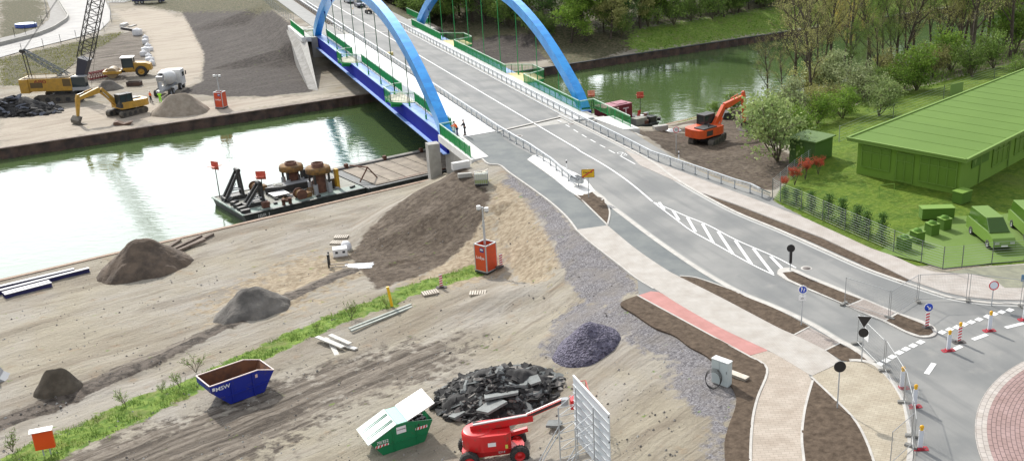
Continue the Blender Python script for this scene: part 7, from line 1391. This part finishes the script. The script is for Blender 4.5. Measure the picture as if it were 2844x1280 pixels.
BU = [(2160, 448, 2.3, 'bush_pale', 'large pale leaved bush right of the orange excavator by the soil field'), (2128, 385, 1.4, 'bush_blossom', 'blossoming bush touching the orange boom'), (2200, 350, 1.7, 'bush_blossom', 'grey blossoming bush behind the largest bush'), (2160, 360, 1.4, 'bush_pale', 'pale bush between the excavator boom and the bare trees'), (2030, 310, .9, 'bush_mid', 'green bush on the bank behind the excavator cab'), (1985, 318, .6, 'bush_mid', 'low bush on the water edge left behind the cab'), (2440, 322, 1.5, 'bush_pale', 'light green upright bush beside the bank fence'), (2545, 252, 2.0, 'bush_fresh', 'bright green dense bush under the bare trees'), (2500, 262, 1.3, 'bush_fresh', 'smaller bright green bush left of the dense one'), (2640, 200, 2.0, 'bush_fresh', 'fresh green bush before the dark stems at the right'), (2700, 215, 1.5, 'bush_mid', 'mid green bush at the foot of the twin dark stems'), (2320, 270, 1.9, 'bush_blossom', 'wide grey flowering bush on the bank below the birch'), (2380, 285, 1.7, 'bush_blossom', 'flowering bush right of the wide grey one'), (2290, 320, 1.3, 'bush_olive', 'brown twiggy bush above the shed'), (2420, 270, 1.4, 'bush_mid', 'mid green bush between flowering and bright ones'), (2820, 150, 2.6, 'bush_fresh', 'tall fresh green bush at the right edge of the wood'), (2760, 190, 1.8, 'bush_mid', 'mid green bush at the right behind the hall roof'), (2220, 375, 1.1, 'bush_fresh', 'green low bush left of the shed'), (2270, 345, 1.2, 'bush_fresh', 'green low bush directly behind the shed'), (2340, 330, 1.2, 'bush_fresh', 'green low bush right behind the shed'), (2840, 235, 1.2, 'bush_mid', 'bush cut by the right edge behind the roof'), (2590, 215, 1.6, 'bush_olive', 'olive bush left of the fresh green one'), (2480, 225, 1.5, 'bush_olive', 'olive brown bush beneath the pair of bare trees'), (2250, 270, 1.5, 'bush_olive', 'olive twiggy bush at the foot of the left bare trees')]
for i, (x, y, s_, kd, lb) in enumerate(BU): p = P(x, y); p.z -= .1; plant('bush', kd, i % 3, p, s_, lb, 'bush')
hl = ['first and smallest green column shrub at the fence corner', 'second green column shrub from the fence corner', 'third green column shrub from the fence corner', 'fourth green column shrub from the fence corner', 'fifth column shrub counted from the fence corner', 'sixth column shrub counted from the fence corner', 'seventh column shrub counted from the fence corner', 'last column shrub of the row before the planters']
for i, (x, y, s_) in enumerate([(2180, 556, .6), (2212, 568, .7), (2252, 586, .8), (2300, 606, .95), (2337, 622, .9), (2377, 640, .95), (2405, 652, .85), (2447, 672, .95)]): plant('column_shrub', 'column', i % 3, at(x, y, 0), (s_ * random.uniform(1.4, 2.1), s_ * random.uniform(1.4, 2.1), s_ * random.uniform(.95, 1.25)), hl[i], 'shrub', 'column shrubs behind the lawn fence')
for i, (x, y, s_, lb) in enumerate([(2178, 530, .7, 'small red leaved shrub nearest the fence corner'), (2207, 515, .95, 'bright red shrub second from the fence corner'), (2236, 500, 1.1, 'tallest red brown shrub behind the fence'), (2272, 485, .95, 'faded red shrub farthest from the corner')]): plant('red_shrub', 'red', i % 2, at(x, y, -.15), s_, lb, 'shrub', 'red shrubs by the lawn fence')
for i, (x, y, s_, lb) in enumerate([(975, 885, 1.5, 'leafy sapling on the grass strip above the long planks'), (1075, 850, .8, 'small weed clump left of the yellow marker'), (545, 1035, 1.5, 'bright sapling behind the blue skip'), (500, 1075, 1.2, 'twiggy weed left of the blue skip'), (350, 1125, 1.3, 'brown green weed clump in the middle of the grass strip'), (272, 1175, .7, 'short weed beside a stake on the grass strip'), (36, 1255, 1.5, 'weed clump at the left edge beside the orange box'), (880, 912, .8, 'small weed above the board pile'), (450, 1090, .9, 'low weed left of the twiggy one')]): p = P(x, y); plant('weed', 'weed', i % 3, p, s_ * .72, lb, 'weed')
# grass blades: uncountable
def blades(name, regions, n, h_, mt, seed=1, w_=.02):
    rnd = random.Random(seed); V = []; F = []; polys = [(q, min(p[0] for p in q), max(p[0] for p in q), min(p[1] for p in q), max(p[1] for p in q)) for q in regions]; tot = sum((b_ - a) * (d - c) for _, a, b_, c, d in polys)
    for q, a, b_, c, d in polys:
        k_ = int(n * (b_ - a) * (d - c) / tot); X = np.array([rnd.uniform(a, b_) for _ in range(k_)]); Y = np.array([rnd.uniform(c, d) for _ in range(k_)]); ins = inpoly(X, Y, q)
        for x, y, o in zip(X, Y, ins):
            if not o or mnoise.noise(Vector((x * .8, y * .8, 2))) < -.12: continue
            z = G0(x, y) - .03; an = rnd.uniform(0, 3.14); hh = h_ * rnd.uniform(.4, 1.3); dx, dy = math.cos(an) * w_, math.sin(an) * w_; lx, ly = rnd.gauss(0, .4) * hh, rnd.gauss(0, .4) * hh; i = len(V)
            V += [(x - dx, y - dy, z), (x + dx, y + dy, z), (x + lx, y + ly, z + hh)]; F.append((i, i + 1, i + 2))
    me = bpy.data.meshes.new(name); me.from_pydata(V, [], F); me.materials.append(mt); me.update(); o = bpy.data.objects.new(name, me); scn.collection.objects.link(o); return tag(o, kind='stuff')
blades('grass', [Wz(GR, -3.45)], 42000, .24, LM['mid'], 1, .03)
blades('bank_grass', [[tuple(UV(u, v)) for u, v in [(79.5, -.3), (140, -.3), (140, -6), (100, -6), (88, -4.5), (81, -3)]]], 16000, .4, LM['fresh'], 2, .05)
blades('bank_grass', [[tuple(UV(u, vfar(u) + d)) for u, d in [(113, .5), (230, .5), (230, 12), (160, 11), (122, 10), (114, 5)]]], 26000, .45, LM['fresh'], 3, .09)
blades('scrub_grass', [Wz([(0, 165), (110, 140), (200, 120), (300, 95), (345, 90), (300, 120), (240, 150), (180, 200), (100, 235), (0, 240)], -5)], 12000, .28, LM['olive'], 4, .07)
blades('undergrowth', [Wz([(2100, 390), (2150, 380), (2260, 440), (2250, 330), (2600, 240), (2844, 160), (2844, 110), (2600, 130), (2400, 200), (2150, 310)], -2)], 26000, .6, LM['mid'], 5, .08)
rnd = random.Random(9); m = MB()
for _ in range(3200):
    px, py = rnd.uniform(0, 1900), rnd.uniform(600, 1278); q = P(px, py)
    if q.z > -.3 or uv(q)[1] > -1: continue
    s_ = .025 + .07 * rnd.random() ** 4; m.x = Matrix.Translation(q) @ Matrix.Rotation(rnd.uniform(0, 6), 4, 'Z'); m.add([(-s_, -s_ * .7, -.02), (s_, -s_ * .6, -.02), (s_ * .9, s_, -.02), (-s_ * .8, s_ * .7, -.02), (0, 0, s_ * .9)], [(0, 1, 4), (1, 2, 4), (2, 3, 4), (3, 0, 4)], (RBL, conc, GRY)[_ % 3])
tag(m.build('loose_stones', recalc=False), kind='stuff')
